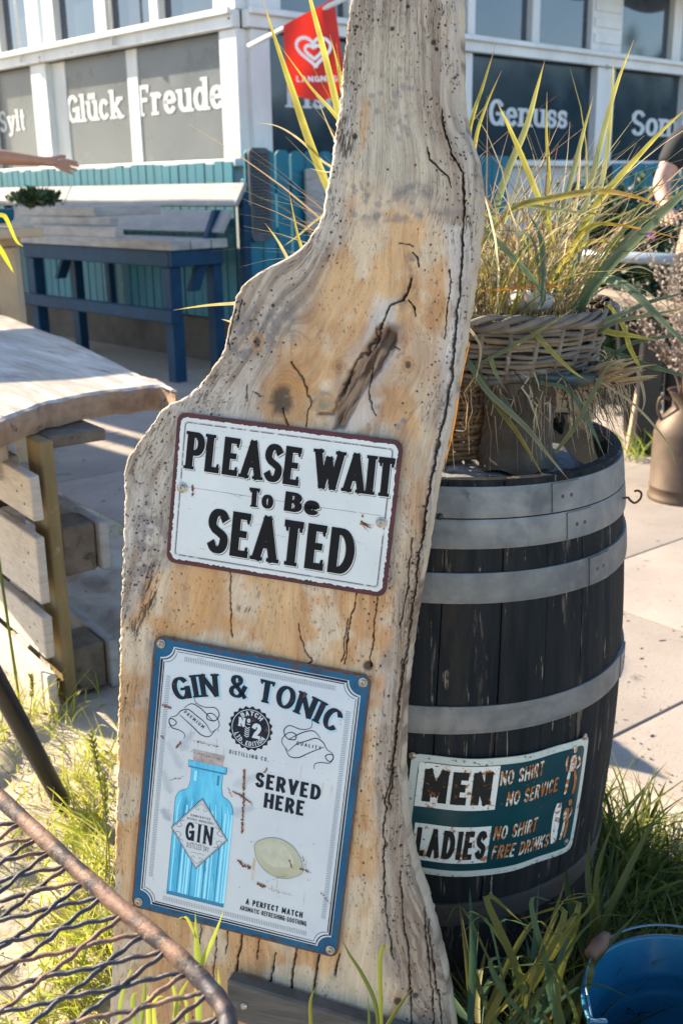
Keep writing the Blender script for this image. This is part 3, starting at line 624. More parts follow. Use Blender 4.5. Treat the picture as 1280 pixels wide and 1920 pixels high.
bl = B(); line(bl, notched(.2765, .3765, .0175), .0016, f2, .0009, closed=True); line(bl, notched(.2695, .3695, .0175), .0007, f2, .0009, closed=True); bl.build('border_line', M['navy'], s2)
bl = B()
for s in (-1, 1):
    for k in range(118): y = -.148+k*.00253; line(bl, [(s*.1235, y), (s*.1300, y)], .0007, f2, .0009)
    for k in range(84): x = -.105+k*.00253; line(bl, [(x, s*.1730), (x, s*.1800)], .0007, f2, .0009)
bl.build('border_ticks', M['grey_ink'], s2)['kind'] = 'stuff'
# arched title
def archmap(fm, cx, cy, r):
    return lambda u, v, l: fm(cx+(r+v)*math.sin(u/r), cy+(r+v)*math.cos(u/r)-r, l)
def title(s, size, u0, fit, fm):
    bl = B(); g = lambda u, v, l: fm(u+u0, v, l)
    for (m, l, of) in ((0, .0010, (.0021, -.0016)), (1, .0011, (.0009, -.0007)), (2, .00125, (0, 0))):
        text(bl, s, size, g, .215, .12, .05, .09, 1., .07, l, m=m, off=of, fit=fit)
    bl.build('lettering', [M['cyan'], M['print_white'], M['navy']], s2)
q2 = lambda px, py: uvf(f2, px, py)
def archmap3(p0, p1, p2):
    # circle through three points (left, middle, right)
    (x1, y1), (x2, y2), (x3, y3) = p0, p1, p2; D_ = 2*(x1*(y2-y3)+x2*(y3-y1)+x3*(y1-y2))
    cx = ((x1**2+y1**2)*(y2-y3)+(x2**2+y2**2)*(y3-y1)+(x3**2+y3**2)*(y1-y2))/D_; cy = ((x1**2+y1**2)*(x3-x2)+(x2**2+y2**2)*(x1-x3)+(x3**2+y3**2)*(x2-x1))/D_; r = math.hypot(x1-cx, y1-cy)
    return (lambda u, v, l: f2(cx+(r+v)*math.sin(u/r), cy+(r+v)*math.cos(u/r), l)), (lambda p: r*math.atan2(p[0]-cx, p[1]-cy))
am, au = archmap3(q2(330, 1314), q2(443, 1308), q2(622, 1372))
for s_, a_, b_2 in (('GIN', (330, 1314), (411, 1303)), ('&', (430, 1308), (463, 1311)), ('TONIC', (482, 1316), (628, 1376))):
    ua_, ub_ = au(q2(*a_)), au(q2(*b_2)); title(s_, .0315, (ua_+ub_)/2, ub_-ua_, am)
def sans(s, size, u, v, fit=None, fm=None, mt='navy', T=.20, H=.17, sp=.16, sl=0, shear=0, sx=1., par=None, lift=.0010):
    fm = fm or f2; bl = B(); text(bl, s, size, lambda x, y, l: fm(x+u, y+v, l), T, H, sl, .08, sx, sp, lift, fit=fit, shear=shear); bl.build('lettering', M[mt], par or s2)
# seal
sx0, sy0 = q2(470, 1366)
bl = B(); fan(bl, [(sx0+(.0300+.0014*math.cos(20*a))*math.cos(a), sy0+(.0300+.0014*math.cos(20*a))*math.sin(a)) for a in np.linspace(0, 2*math.pi, 160, endpoint=False)], f2, .0009, 0, (sx0, sy0))
line(bl, [(sx0+.0262*math.cos(a), sy0+.0262*math.sin(a)) for a in np.linspace(0, 2*math.pi, 40, endpoint=False)], .0009, f2, .0011, 1, closed=True)
text(bl, 'BATCH', .0066, (lambda g: lambda u, v, l: g(u, v, l))(archmap(f2, sx0, sy0+.0178, .0178)), .22, .18, 0, 0, 1, .2, .0011, m=1, fit=.027)
lowmap = lambda u, v, l: f2(sx0+(.0245-v)*math.sin(u/.0245), sy0-(.0245-v)*math.cos(u/.0245), l)
text(bl, 'LTD. EDITION', .0062, lowmap, .22, .18, 0, 0, 1, .2, .0011, m=1, fit=.055)
text(bl, 'N', .0125, lambda u, v, l: f2(sx0-.0130+u, sy0+.0005+v, l), .26, .18, .05, .1, 1, .1, .0011, m=1)
text(bl, 'o', .0080, lambda u, v, l: f2(sx0-.0035+u, sy0+.0075+v, l), .26, .2, 0, 0, 1, .1, .0011, m=1); line(bl, [(sx0-.006, sy0+.0055), (sx0-.001, sy0+.0055)], .0009, f2, .0011, 1)
text(bl, '2', .0215, lambda u, v, l: f2(sx0+.0085+u, sy0-.0125+v, l), .26, .22, 0, 0, 1, .1, .0011, m=1)
for k in range(5): line(bl, [(sx0-.0045, sy0-.013+k*.0030), (sx0-.0012, sy0-.0105+k*.0030)], .0011, f2, .0011, 1); line(bl, [(sx0-.0045, sy0-.013+k*.0030), (sx0-.0078, sy0-.0105+k*.0030)], .0011, f2, .0011, 1)
bl.build('seal', [M['navy'], M['print_white']], s2)
_p = q2(467, 1417); sans('DISTILLING CO.', .0056, _p[0], _p[1]-.0028, .056, sp=.5)
# scroll ribbons
def flourish(cx, cy, flip, word):
    bl = B(); S = lambda P: [(cx+flip*x, cy+y) for x, y in P]
    for P in ([(-.004, .030), (-.003, .019), (.010, .014), (.026, .016), (.033, .008), (.028, -.002), (.017, -.002), (.016, .005), (.024, .007), (.032, .000), (.034, -.010), (.024, -.020)],
              [(-.036, -.010), (-.028, -.006), (-.022, .002), (-.012, .006), (.000, .000), (.014, -.008), (.024, -.020)],
              [(-.024, -.004), (-.014, -.010), (-.002, -.018), (.010, -.026), (.022, -.026), (.030, -.014)],
              [(-.018, .007), (-.008, .015), (.004, .012), (.016, .004), (.026, -.004)],
              [(-.036, -.010), (-.038, -.018), (-.032, -.022), (-.027, -.016), (-.033, -.012), (-.038, -.014), (-.034, -.024), (-.022, -.026), (-.014, -.030), (-.014, -.037)]):
        C_ = curve([np.array(p) for p in S(P)], 6); n = len(C_); line(bl, [tuple(c) for c in C_], [.0006+.0007*math.sin(math.pi*i/n) for i in range(n)], f2, .00095)
    a = -.52*flip if word == 'PREMIUM' else -.02
    ca, sa = math.cos(a), math.sin(a)
    text(bl, word, .0048, lambda u, v, l: f2(cx+(-.003*flip)+u*ca-v*sa, cy-.0085+u*sa+v*ca, l), .2, .16, 0, 0, 1, .5, .00098, fit=.034)
    bl.build('scroll_ornament', M['navy'], s2)
_p = q2(367, 1349); flourish(_p[0], _p[1]+.006, 1, 'PREMIUM')
_p = q2(575, 1397); flourish(_p[0], _p[1]+.006, -1, 'QUALITY')
_p = q2(540, 1474); sans('SERVED', .0215, _p[0], _p[1]-.0108, .092, T=.26, H=.18, sp=.14); _p = q2(533, 1508); sans('HERE', .0215, _p[0], _p[1]-.0108, .057, T=.26, H=.18, sp=.14)
_p = q2(514, 1703); sans('A PERFECT MATCH', .0085, _p[0], _p[1]-.0042, .082, T=.26, H=.2, sp=.2); _p = q2(512, 1717); sans('AROMATIC-REFRESHING-SOOTHING', .0070, _p[0], _p[1]-.0035, .096, T=.22, H=.16, sp=.14)
# bottle
M['bottle_blue'] = mat('bottle_blue', (.030, .36, .58), .3, col2=(.13, .60, .78), scale=9, stretch=(8, 8, .5), bump=0, spots=[((.02, .24, .42), 22, .60, .66, (5, 5, .25))])
M['bottle_dark'] = mat('bottle_dark', (.015, .20, .34), .3, bump=0); M['bottle_light'] = mat('bottle_light', (.32, .74, .86), .3, bump=0)
M['cork'] = mat('cork', (.30, .20, .15), .7, col2=(.45, .42, .40), scale=60, bump=.1); M['lemon'] = mat('lemon', (.36, .36, .22), .5, col2=(.46, .46, .33), scale=20, bump=.1, bscale=150)
M['lemon_pale'] = mat('lemon_pale', (.50, .50, .38), .5, col2=(.42, .42, .29), scale=60, bump=0)
bx0, by0 = (q2(308, 1672)[0]+q2(424, 1700)[0])/2, q2(366, 1688)[1]
bl = B()
bw, bh = .0415, .1640
body = [(-bw, 0), (bw, 0), (bw, bh*.83)]+arc(bw-.018, bh*.86, .018, .020, 0, 80, 6)+[(.0245, bh*1.0), (.0225, bh*1.06), (.0225, bh*1.17), (.0275, bh*1.19), (.0275, bh*1.24), (-.0275, bh*1.24), (-.0275, bh*1.19), (-.0225, bh*1.17), (-.0225, bh*1.06), (-.0245, bh*1.0)]+arc(-bw+.018, bh*.86, .018, .020, 100, 180, 6)
bm = lambda x, y, l: f2(bx0+x, by0+y, l)
poly(bl, [(x*1.03, y*1.006-.0008) for x, y in body], bm, .0009, 1); poly(bl, body, bm, .0011, 0)
for k in range(9):
    x = -bw+.004+k*.0094; line(bl, [(x, .004), (x, bh*.80), (x*.9, bh*.9)], [.0016, .0016, .0006], bm, .0013, 1 if k % 2 else 2)
    line(bl, [(x+.0042, .006), (x+.0042, bh*.84)], [.0034, .0022], bm, .0013, 2 if k % 3 else 0)
line(bl, [(-bw, .0025), (bw, .0025)], .005, bm, .00135, 1); line(bl, [(-.0275, bh*1.185), (.0275, bh*1.185)], .0022, bm, .00135, 1); line(bl, [(-.016, bh*1.07), (-.016, bh*1.16)], .004, bm, .00135, 2); line(bl, [(.017, bh*1.07), (.017, bh*1.16)], .003, bm, .00135, 1)
poly(bl, [(-.021, bh*1.225), (.021, bh*1.225), (.023, bh*1.34), (-.023, bh*1.34)], bm, .0010, 3)
bl.build('printed_bottle', [M['bottle_blue'], M['bottle_dark'], M['bottle_light'], M['cork']], s2)
lx, ly = q2(374, 1563)
bl = B(); dia = [(0, .060), (.0475, 0), (0, -.060), (-.0475, 0)]; KD = .86
dm = lambda x, y, l: f2(lx+x*.86, ly+y*.86, l)
poly(bl, [(x*1.03, y*1.03) for x, y in dia], dm, .0016, 1); poly(bl, dia, dm, .0017, 0); line(bl, [(x*.965, y*.965) for x, y in dia], .0006, dm, .0018, 1, closed=True)
text(bl, 'GIN', .0315, lambda u, v, l: dm(u, v-.0150, l), .22, .16, .03, .06, .62, .14, .0018, m=1, fit=.047)
text(bl, 'HANDCRAFTED', .0038, lambda u, v, l: dm(u, v+.0270, l), .2, .16, 0, 0, 1, .3, .0018, m=1, fit=.034)
text(bl, 'NATURAL INGREDIENTS', .0038, lambda u, v, l: dm(u, v+.0205, l), .2, .16, 0, 0, 1, .3, .0018, m=1, fit=.046)
text(bl, 'DISTILLED DRY', .0085, lambda u, v, l: dm(u, v-.0275, l), .16, .13, 0, 0, .6, .2, .0018, m=1, fit=.038)
for s in (-1, 1):
    for sy in (1, -1):
        P = [(s*.026, sy*.018), (s*.034, sy*.014), (s*.030, sy*.008), (s*.036, sy*.004), (s*.040, sy*.007), (s*.037, sy*.010)]
        line(bl, [tuple(c) for c in curve([np.array(p) for p in P], 5)], .0007, dm, .0018, 1)
        P = [(0, sy*.052), (s*.006, sy*.047), (s*.010, sy*.042), (s*.005, sy*.040), (s*.004, sy*.044)]
        line(bl, [tuple(c) for c in curve([np.array(p) for p in P], 5)], .0006, dm, .0018, 1)
for y in (.0165, -.0185, -.0345): line(bl, [(-.012, y), (-.004, y+.001), (0, y-.0008), (.004, y+.001), (.012, y)], .0006, dm, .0018, 1)
bl.build('bottle_label', [M['print_white'], M['navy']], s2)
bl = B()    # fir twigs behind the bottle
for (x0, y0, x1, y1) in ((-.022, .030, -.115+.064-.064, .060), (-.095, .020, -.120, .055), (-.020, .012, .014, .034), (-.018, -.03, .012, -.012), (-.108, -.02, -.122, .012), (-.105, -.06, -.118, -.045), (-.100, .045, -.085, .075)):
    n = 22
    for k in range(n):
        t = k/n; x, y = x0+(x1-x0)*t, y0+(y1-y0)*t
        for s in (-1, 1):
            a = math.atan2(y1-y0, x1-x0)+s*.8; l = .011*(1-t*.5); line(bl, [(x, y), (x+l*math.cos(a), y+l*math.sin(a))], [.00030, .0001], f2, .0008)
bl.build('printed_twigs', M['fir_ink'], s2)['kind'] = 'stuff'
_lc = q2(522, 1609); bl = B(); LM = []
for a in np.linspace(0, 2*math.pi, 48, endpoint=False): k_ = 1+.13*max(0, math.cos(a))**14+.10*max(0, -math.cos(a))**14; x_, y_ = .0335*math.cos(a)*k_, .0275*math.sin(a); LM.append((_lc[0]+x_*.94+y_*.34, _lc[1]-x_*.34+y_*.94))
fan(bl, LM, f2, .0011, 0, _lc); fan(bl, [(_lc[0]+(x-_lc[0])*.72-.004, _lc[1]+(y-_lc[1])*.66+.0045) for x, y in LM], f2, .0012, 1, _lc); line(bl, LM, .0006, f2, .0013, 2, closed=True); bl.build('printed_lemon', [M['lemon'], M['lemon_pale'], M['grey_ink']], s2)
# rust
bl = B()
def rp(P, w, k): rl([q2(*p) for p in P], w, k)
def rl(P, w, k=40):
    for i in range(k):
        t = i/k*(len(P)-1); j = int(t); a = t-j; x = P[j][0]+(P[j+1][0]-P[j][0])*a; y = P[j][1]+(P[j+1][1]-P[j][1])*a
        blob(bl, x+random.gauss(0, w*.4), y+random.gauss(0, w*.5), w*random.uniform(.5, 1.1), w*random.uniform(.6, 1.6), f2, .0019+i*2e-6, n=8)
rp([(459, 1443), (457, 1500), (454, 1562)], .0017, 80); rp([(438, 1484), (456, 1494), (473, 1507)], .0014, 34); rp([(448, 1613), (455, 1622), (472, 1628)], .0021, 18)
rp([(484, 1656), (498, 1662)], .0020, 12); rp([(505, 1666), (552, 1680)], .0011, 10); rp([(563, 1628), (584, 1636)], .0015, 12); rp([(543, 1612), (548, 1626)], .0012, 10); rp([(500, 1652), (540, 1640)], .0008, 10); rp([(568, 1608), (572, 1626)], .0010, 8)
rp([(305, 1321), (323, 1329)], .0017, 10); rp([(332, 1402), (340, 1390)], .0016, 10); rp([(303, 1380), (308, 1384)], .0011, 5); rp([(495, 1448), (502, 1441)], .0012, 8); rp([(364, 1389), (412, 1400)], .0012, 16); rp([(360, 1410), (416, 1424)], .0010, 12)
rp([(322, 1462), (345, 1457)], .0010, 10); rp([(428, 1478), (437, 1496)], .0010, 8); rp([(308, 1672), (420, 1700)], .0008, 16); rp([(603, 1676), (622, 1696)], .0014, 6); rp([(372, 1234), (390, 1238)], .0007, 5); rp([(338, 1270), (420, 1290)], .0005, 8)
for k in range(110): blob(bl, random.uniform(-.14, .14), random.uniform(-.19, .19), random.uniform(.0004, .0011), random.uniform(.0004, .001), f2, .0019, n=7)
for k in range(60): x = random.uniform(-.15, .15); blob(bl, x, random.choice([-1, 1])*(.1995+random.uniform(-.0015, .0005)), random.uniform(.001, .004), .0012, f2, .0019, n=8)
bl.build('rust_mark', M['rust'], s2)['kind'] = 'stuff'
bl = B()
for k in range(16): x = random.uniform(-.1, .12); y = random.uniform(-.14, .1); line(bl, [(x, y), (x+.0005, y-random.uniform(.008, .03))], [.0012, .0003], f2, .00085)
line(bl, [(.021, -.085), (.022, -.118)], .0035, f2, .00086); bl.build('rust_stain', M['rust_wash'], s2)['kind'] = 'stuff'
for sx_ in (-1, 1):
    for sy_ in (-1, 1): screw(s2, f2, sx_*.1415, sy_*.1915, .0042, .0008)
# ------------------------------------------------------------ wine barrel
BA = np.array([.0456, -.0141, 1.]); BA /= np.linalg.norm(BA); BC = np.array([.1685, 1.6804, EYE])
E1 = np.array([1., 0, 0])-BA*BA[0]; E1 /= np.linalg.norm(E1); E2 = np.cross(BA, E1)
RIM, BH = -.3897, .9533
def brad(h): t = (h-RIM)/BH*2+1; return .298+.0405*(1-t*t)
def bpt(th, h, r=None, dr=0.): r = brad(h)+dr if r is None else r; return BC+BA*h+r*(math.cos(th)*E1+math.sin(th)*E2)
def bhit(px, py, dr=.006):
    r = ray(px, py)
    def g(t): q = CAM+r*t-BC; h = np.dot(q, BA); return np.linalg.norm(q-BA*h)-(brad(h)+dr), h, q
    a = .9
    while g(a)[0] > 0 and a < 2.5: a += .004
    h, q = g(a)[1:]; return math.atan2(np.dot(q, E2), np.dot(q, E1)), h
M['stave'] = mat('stave', (.006, .009, .011), .75, col2=(.017, .019, .020), scale=40, stretch=(1, 1, .06), bump=.7, bscale=120, bstretch=(1, 1, .04), spots=[((.030, .026, .022), 22, .52, .66, (1, 1, .12)), ((.22, .175, .125), 95, .635, .67, (1, 1, .07)), ((.30, .25, .18), 60, .665, .69, (1, 1, .14)), ((.10, .08, .06), 34, .60, .66, (1, 1, .12))], spec=.12)
M['dark_liner'] = mat('dark_liner', (.008, .009, .010), .95, spec=.05, bump=.3)
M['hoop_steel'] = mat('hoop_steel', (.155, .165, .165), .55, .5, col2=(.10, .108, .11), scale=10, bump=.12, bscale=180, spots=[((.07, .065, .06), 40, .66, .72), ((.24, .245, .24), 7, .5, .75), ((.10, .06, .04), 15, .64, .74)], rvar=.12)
M['hoop_shade_rivet'] = mat('hoop_shade_rivet', (.045, .05, .052), .6, .4, col2=(.07, .055, .045), scale=18, bump=.3)  # lower hoops: grass shade put into the colour; also plain rivet colour
barrel = empty('wine_barrel', bpt(0, RIM-BH, 0.), 'black painted wooden wine barrel with grey steel hoops behind the driftwood slab', 'barrel')
NS = 26; th0 = R(-90)-.02
edges = np.cumsum([0]+[1+random.uniform(-.22, .22) for _ in range(NS)]); edges = edges/edges[-1]*2*math.pi+th0
for i in range(NS):
    a0, a1 = edges[i]+.0028, edges[i+1]-.0028; V = []; F = []; dj = random.uniform(-.0012, .0012); nh, nw = 22, 5
    hs = np.linspace(RIM+.008, RIM-BH, nh)
    for h in hs:
        for k in range(nw+1):
            t = k/nw; d = dj-(.0012 if k in (0, nw) else 0); V.append(bpt(a0+(a1-a0)*t, h, dr=d))
        V.append(bpt(a1, h, dr=-.016)); V.append(bpt(a0, h, dr=-.016))
    m = nw+3
    for j in range(nh-1):
        for k in range(m): F.append((j*m+(k+1) % m, j*m+k, (j+1)*m+k, (j+1)*m+(k+1) % m))
    F.append(tuple(range(m))); F.append(tuple((nh-1)*m+k for k in range(m))[::-1])
    mesh('stave', V, F, M['stave'], barrel)
for (h0, h1) in ((0, -.0425), (-.0445, -.085), (-.119, -.162), (-.315, -.357), (-.650, -.692), (-.79, -.83), (-.868, -.91), (-.912, -.953)):
    pr = []; n = 6
    for j in range(n+1): h = RIM+h0+(h1-h0)*j/n; pr.append((brad(h)+.0032, h))
    pr = [(brad(RIM+h0)-.002, RIM+h0)]+[(brad(RIM+h0)+.0024, RIM+h0+.0001)]+pr[1:-1]+[(brad(RIM+h1)+.0024, RIM+h1)]+[(brad(RIM+h1)-.002, RIM+h1)]
    V, F = lathe(pr, BC, 96, BA); hp = mesh('hoop', V, F, M['hoop_steel'] if h0 > -.5 else M['hoop_shade_rivet'], barrel, smooth=False)
    for dth in (.0, .055):
        c = bpt(-1.02-h0*2+dth, RIM+(h0+h1)/2, dr=.0036); V, F = lathe([(.0001, .0022), (.0028, .0016), (.004, 0)], c, 10, c-BC-BA*np.dot(c-BC, BA)); mesh('rivet', V, F, M['hoop_shade_rivet'], hp, smooth=True)
    t0_, t1_ = -1.02-h0*2-.06, -1.02-h0*2+.11; V = [bpt(t0_+(t1_-t0_)*i/6, RIM+h0+(h1-h0)*(.03+.94*j), dr=.0050) for i in range(7) for j in (0, 1)]; V += [bpt(t0_+(t1_-t0_)*i/6, RIM+h0+(h1-h0)*(.03+.94*j), dr=.0028) for i in range(7) for j in (0, 1)]
    F = [(2*i+1, 2*i+3, 2*i+2, 2*i) for i in range(6)]+[(2*i, 2*i+2, 2*i+16, 2*i+14) for i in range(6)]+[(2*i+3, 2*i+1, 2*i+15, 2*i+17) for i in range(6)]+[(0, 14, 15, 1), (12, 13, 27, 26)]; mesh('overlap', V, F, M['hoop_steel'] if h0 > -.5 else M['hoop_shade_rivet'], hp)
c = bpt(-1.62, RIM-.0405, dr=.004); V, F = lathe([(.0001, .003), (.0035, .002), (.005, 0)], c, 10, c-BC-BA*np.dot(c-BC, BA)); mesh('rivet', V, F, M['black_metal'], barrel, smooth=True)
V, F = lathe([(.283, RIM+.006), (.281, RIM-.02), (.279, RIM-.075), (.001, RIM-.075)], BC, 64, BA); mesh('liner', V, F, M['dark_liner'], barrel, smooth=True)
V, F = lathe([(.298, RIM+.006), (.296, RIM+.009), (.286, RIM+.009), (.284, RIM+.006)], BC, 96, BA); mesh('rim', V, F, M['stave'], barrel)
# top filling of grey sand
V = []; F = []; nr, na = 22, 72
for j in range(nr+1):
    for k in range(na):
        a = 2*math.pi*k/na; r = .262*j/nr; x, y = r*math.cos(a), r*math.sin(a)
        V.append(BC+BA*(RIM-.014-.040*(j/nr)**6+.018*(float(fbm(np.array(x*14+9), np.array(y*14+5), 3))-.5)+.012*float(fbm(np.array(x*60), np.array(y*60), 5, 3)-.5)*1.)+E1*x+E2*y)
for j in range(nr):
    for k in range(na): F.append((j*na+k, (j+1)*na+k, (j+1)*na+(k+1) % na, j*na+(k+1) % na))
M['grey_sand'] = mat('grey_sand', (.13, .14, .145), .95, col2=(.21, .21, .21), scale=30, bump=.6, spots=[((.03, .03, .035), 34, .54, .60, (1, 2.2, 1)), ((.05, .04, .03), 90, .6, .66)])
M['dark_soil'] = mat('dark_soil', (.030, .020, .013), .95, col2=(.07, .045, .028), scale=60, bump=.9, spots=[((.16, .11, .07), 120, .64, .7)])
mesh('sand_filling', V, F, M['grey_sand'], barrel, smooth=True)
M['rust_iron'] = mat('rust_iron', (.045, .025, .018), .7, col2=(.10, .04, .02), scale=90, bump=.3)
def hk(px, py): th, h = bhit(1171, 930); p = bpt(th, h); return at_y(px, py, p[1])
V, F = tube(curve([hk(1168, 934), hk(1177, 933), hk(1181, 938), hk(1190, 943), hk(1200, 935), hk(1202, 925), hk(1196, 920), hk(1189, 921)], 5), .0018, 8); mesh('hook', V, F, M['rust_iron'], barrel, smooth=True)
# ---- MEN / LADIES sign bent round the barrel
TL, TR, BR, BL = [bhit(*p) for p in ((757, 1407), (1104, 1370), (1061, 1603), (777, 1641))]
Rm = brad((TL[1]+BR[1])/2); uc = (TL[0]+TR[0]+BR[0]+BL[0])/4; hc = (TL[1]+TR[1]+BR[1]+BL[1])/4
ang = math.atan2((TR[1]-TL[1])+(BR[1]-BL[1]), (TR[0]-TL[0]+BR[0]-BL[0])*Rm)
W3 = ((TR[0]-TL[0])+(BR[0]-BL[0]))/2*Rm; H3 = ((TL[1]-BL[1])+(TR[1]-BR[1]))/2
print('barrel sign', W3, H3, math.degrees(ang), math.degrees(uc))
W3 = .302; H3 = .200
ca3, sa3 = math.cos(ang), math.sin(ang)
def f3(u, v, l=0.):
    U = u*ca3-v*sa3; Vv = u*sa3+v*ca3; h = hc+Vv
    gap = .004+.006*math.exp(-((u+.03)/.05)**2)+.0015*math.sin(u*60)
    return bpt(uc+U/Rm, h, dr=gap+l)
def uv3(px, py):
    t, h = bhit(px, py); U = (t-uc)*Rm; Vv = h-hc; return U*ca3+Vv*sa3, -U*sa3+Vv*ca3
s3 = empty('bar_sign', f3(0, -.1, 0), 'green and white enamel sign on the barrel listing MEN and LADIES rules', 'sign')
M['enamel_green'] = mat('enamel_green', (.004, .035, .042), .3, col2=(.006, .050, .056), scale=10, bump=.05, bscale=30, spots=[((.16, .055, .018), 60, .70, .74)], spec=.25)
M['enamel_cream'] = mat('enamel_cream', (.52, .55, .46), .45, col2=(.44, .48, .42), scale=14, bump=.1, spots=[((.28, .09, .025), 38, .62, .68), ((.12, .04, .015), 60, .66, .70)])
M['rusty_white'] = mat('rusty_white', (.66, .66, .58), .5, bump=.1, spots=[((.34, .10, .02), 75, .56, .62), ((.10, .03, .01), 110, .62, .68)])
M['rusty_letters'] = mat('rusty_letters', (.62, .58, .46), .5, bump=.1, spots=[((.36, .11, .02), 60, .44, .52), ((.12, .04, .01), 100, .56, .64)])
M['rusty_black'] = mat('rusty_black', (.014, .014, .013), .6, spec=.2, bump=.2, spots=[((.20, .065, .02), 85, .60, .66)])
def strip_plate(w, h, r, fm, lift, nu=40):
    """rounded plate bent with fm: columns in u"""
    us = sorted(set([-w/2+r*(1-math.cos(a)) for a in np.linspace(0, math.pi/2, 6)]+[w/2-r*(1-math.cos(a)) for a in np.linspace(0, math.pi/2, 6)]+list(np.linspace(-w/2+r, w/2-r, nu)))); V = []; F = []
    for u in us:
        d = min(u+w/2, w/2-u); k = h/2 if d >= r else h/2-r+math.sqrt(max(0, r*r-(r-d)**2))
        for j in range(7): V.append(fm(u, -k+2*k*j/6, lift))
    for i in range(len(us)-1):
        for j in range(6): F.append((i*7+j, (i+1)*7+j, (i+1)*7+j+1, i*7+j+1))
    return V, F
V, F = strip_plate(W3, H3, .012, f3, 0); V2, F2 = strip_plate(W3, H3, .012, f3, -.0015)
bl = B(); bl.add(V, F); bl.add(V2, [f[::-1] for f in F2]); bl.build('plate', M['enamel_cream'], s3)
V, F = strip_plate(W3-.022, H3-.022, .012, f3, .0006); mesh('green_face', V, F, M['enamel_green'], s3)
def rect3(px0, py0, px1, py1, m, l, name):
    (u0, v0), (u1, v1) = uv3(px0, py0), uv3(px1, py1); V = []; F = []; n = 14
    for i in range(n+1):
        for j in range(3): V.append(f3(u0+(u1-u0)*i/n, v1+(v0-v1)*j/2, l))
    for i in range(n):
        for j in range(2): F.append((i*3+j, (i+1)*3+j, (i+1)*3+j+1, i*3+j+1))
    mesh(name, V, F, m, s3); return u0, v0, u1, v1
u0, v0, u1, v1 = rect3(786, 1430, 924, 1514, M['rusty_white'], .0011, 'white_field')
bl = B(); text(bl, 'MEN', (v0-v1)*.74, lambda u, v, l: f3((u0+u1)/2+u, v1+(v0-v1)*.13+v, l), .30, .24, 0, 0, 1, .14, .0016, fit=(u1-u0)*.84); bl.build('lettering', M['rusty_black'], s3)
u0, v0, u1, v1 = rect3(778, 1542, 908, 1613, M['rusty_white'], .0011, 'white_field')
bl = B(); text(bl, 'LADIES', (v0-v1)*.78, lambda u, v, l: f3((u0+u1)/2+u, v1+(v0-v1)*.11+v, l), .28, .20, 0, 0, 1, .13, .0016, fit=(u1-u0)*.92); bl.build('lettering', M['rusty_black'], s3)
for s, (ax_, ay_), (bx_, by_), hh in (('NO SHIRT', (934, 1471), (1016, 1452), .024), ('NO SERVICE', (944, 1508), (1044, 1484), .024), ('NO SHIRT', (921, 1573), (1004, 1558), .024), ('FREE DRINKS', (916, 1607), (1026, 1588), .024)):
    (p0, q0), (p1, q1) = uv3(ax_, ay_), uv3(bx_, by_); L_ = math.hypot(p1-p0, q1-q0); a = math.atan2(q1-q0, p1-p0); ca, sa = math.cos(a), math.sin(a)
    bl = B(); text(bl, s, hh, lambda u, v, l: f3(p0+(u+L_/2)*ca-v*sa, q0+(u+L_/2)*sa+v*ca, l), .21, .16, 0, 0, 1, .13, .0014, fit=L_, shear=.10); bl.build('lettering', M['rusty_letters'], s3)
def fig3(pts, l=.0013, m='rusty_white'):
    bl = B(); P = [uv3(*p) for p in pts]; c = (sum(p[0] for p in P)/len(P), sum(p[1] for p in P)/len(P))
    bl.add([f3(x, y, l) for x, y in P], [tuple(range(len(P)))]); return bl.build('figure', M[m], s3)
def strokefig(L, name='figure'):
    bl = B(); z = .0013
    for P, w in L: Q = [tuple(c) for c in curve([np.array(uv3(*p)) for p in P], 4)]; n = len(Q); line(bl, Q, [w/FPX*1.5*(1-.35*abs(2*i/(n-1)-1)**3) for i in range(n)], f3, z); z += 8e-6
    bl.build(name, M['rusty_letters' if 'board' not in name else 'rusty_white'], s3)
strokefig([([(1076, 1399), (1077, 1405), (1076, 1411)], 10), ([(1074, 1416), (1074, 1432), (1070, 1446)], 19), ([(1065, 1418), (1061, 1432), (1062, 1446)], 6), ([(1083, 1418), (1085, 1430), (1079, 1442)], 6), ([(1066, 1444), (1063, 1466), (1058, 1490)], 8), ([(1075, 1444), (1076, 1464), (1072, 1488)], 8)])
strokefig([([(1066, 1499), (1067, 1505), (1066, 1510)], 9), ([(1062, 1514), (1060, 1526), (1059, 1540)], 15), ([(1069, 1514), (1070, 1522), (1064, 1532)], 5), ([(1057, 1538), (1053, 1556), (1048, 1574)], 7), ([(1063, 1538), (1060, 1554), (1055, 1570)], 7)])
strokefig([([(1048, 1506), (1044, 1530), (1040, 1556), (1037, 1582)], 19)], 'surfboard_print')
for px, py in ((773, 1416), (1094, 1381), (1060, 1578)): u, v = uv3(px, py); screw(s3, f3, u, v, .0036, .0006)
bl = B()
for k in range(120):
    e = random.random(); sgn = random.choice([-1, 1])
    if e < .5: x, y = random.uniform(-W3/2+.005, W3/2-.005), sgn*(H3/2-random.uniform(.001, .006))
    elif e < .75: x, y = sgn*(W3/2-random.uniform(.001, .006)), random.uniform(-H3/2+.008, H3/2-.008)
    else: x, y = random.uniform(-.13, .13), random.uniform(-.08, .08)
    s = random.choice([.5, .7, 1, 1.6]); blob(bl, x, y, .0014*s, .001*s, f3, .0019+k*2e-6, n=8)
bl.build('rust_mark', M['rust'], s3)['kind'] = 'stuff'

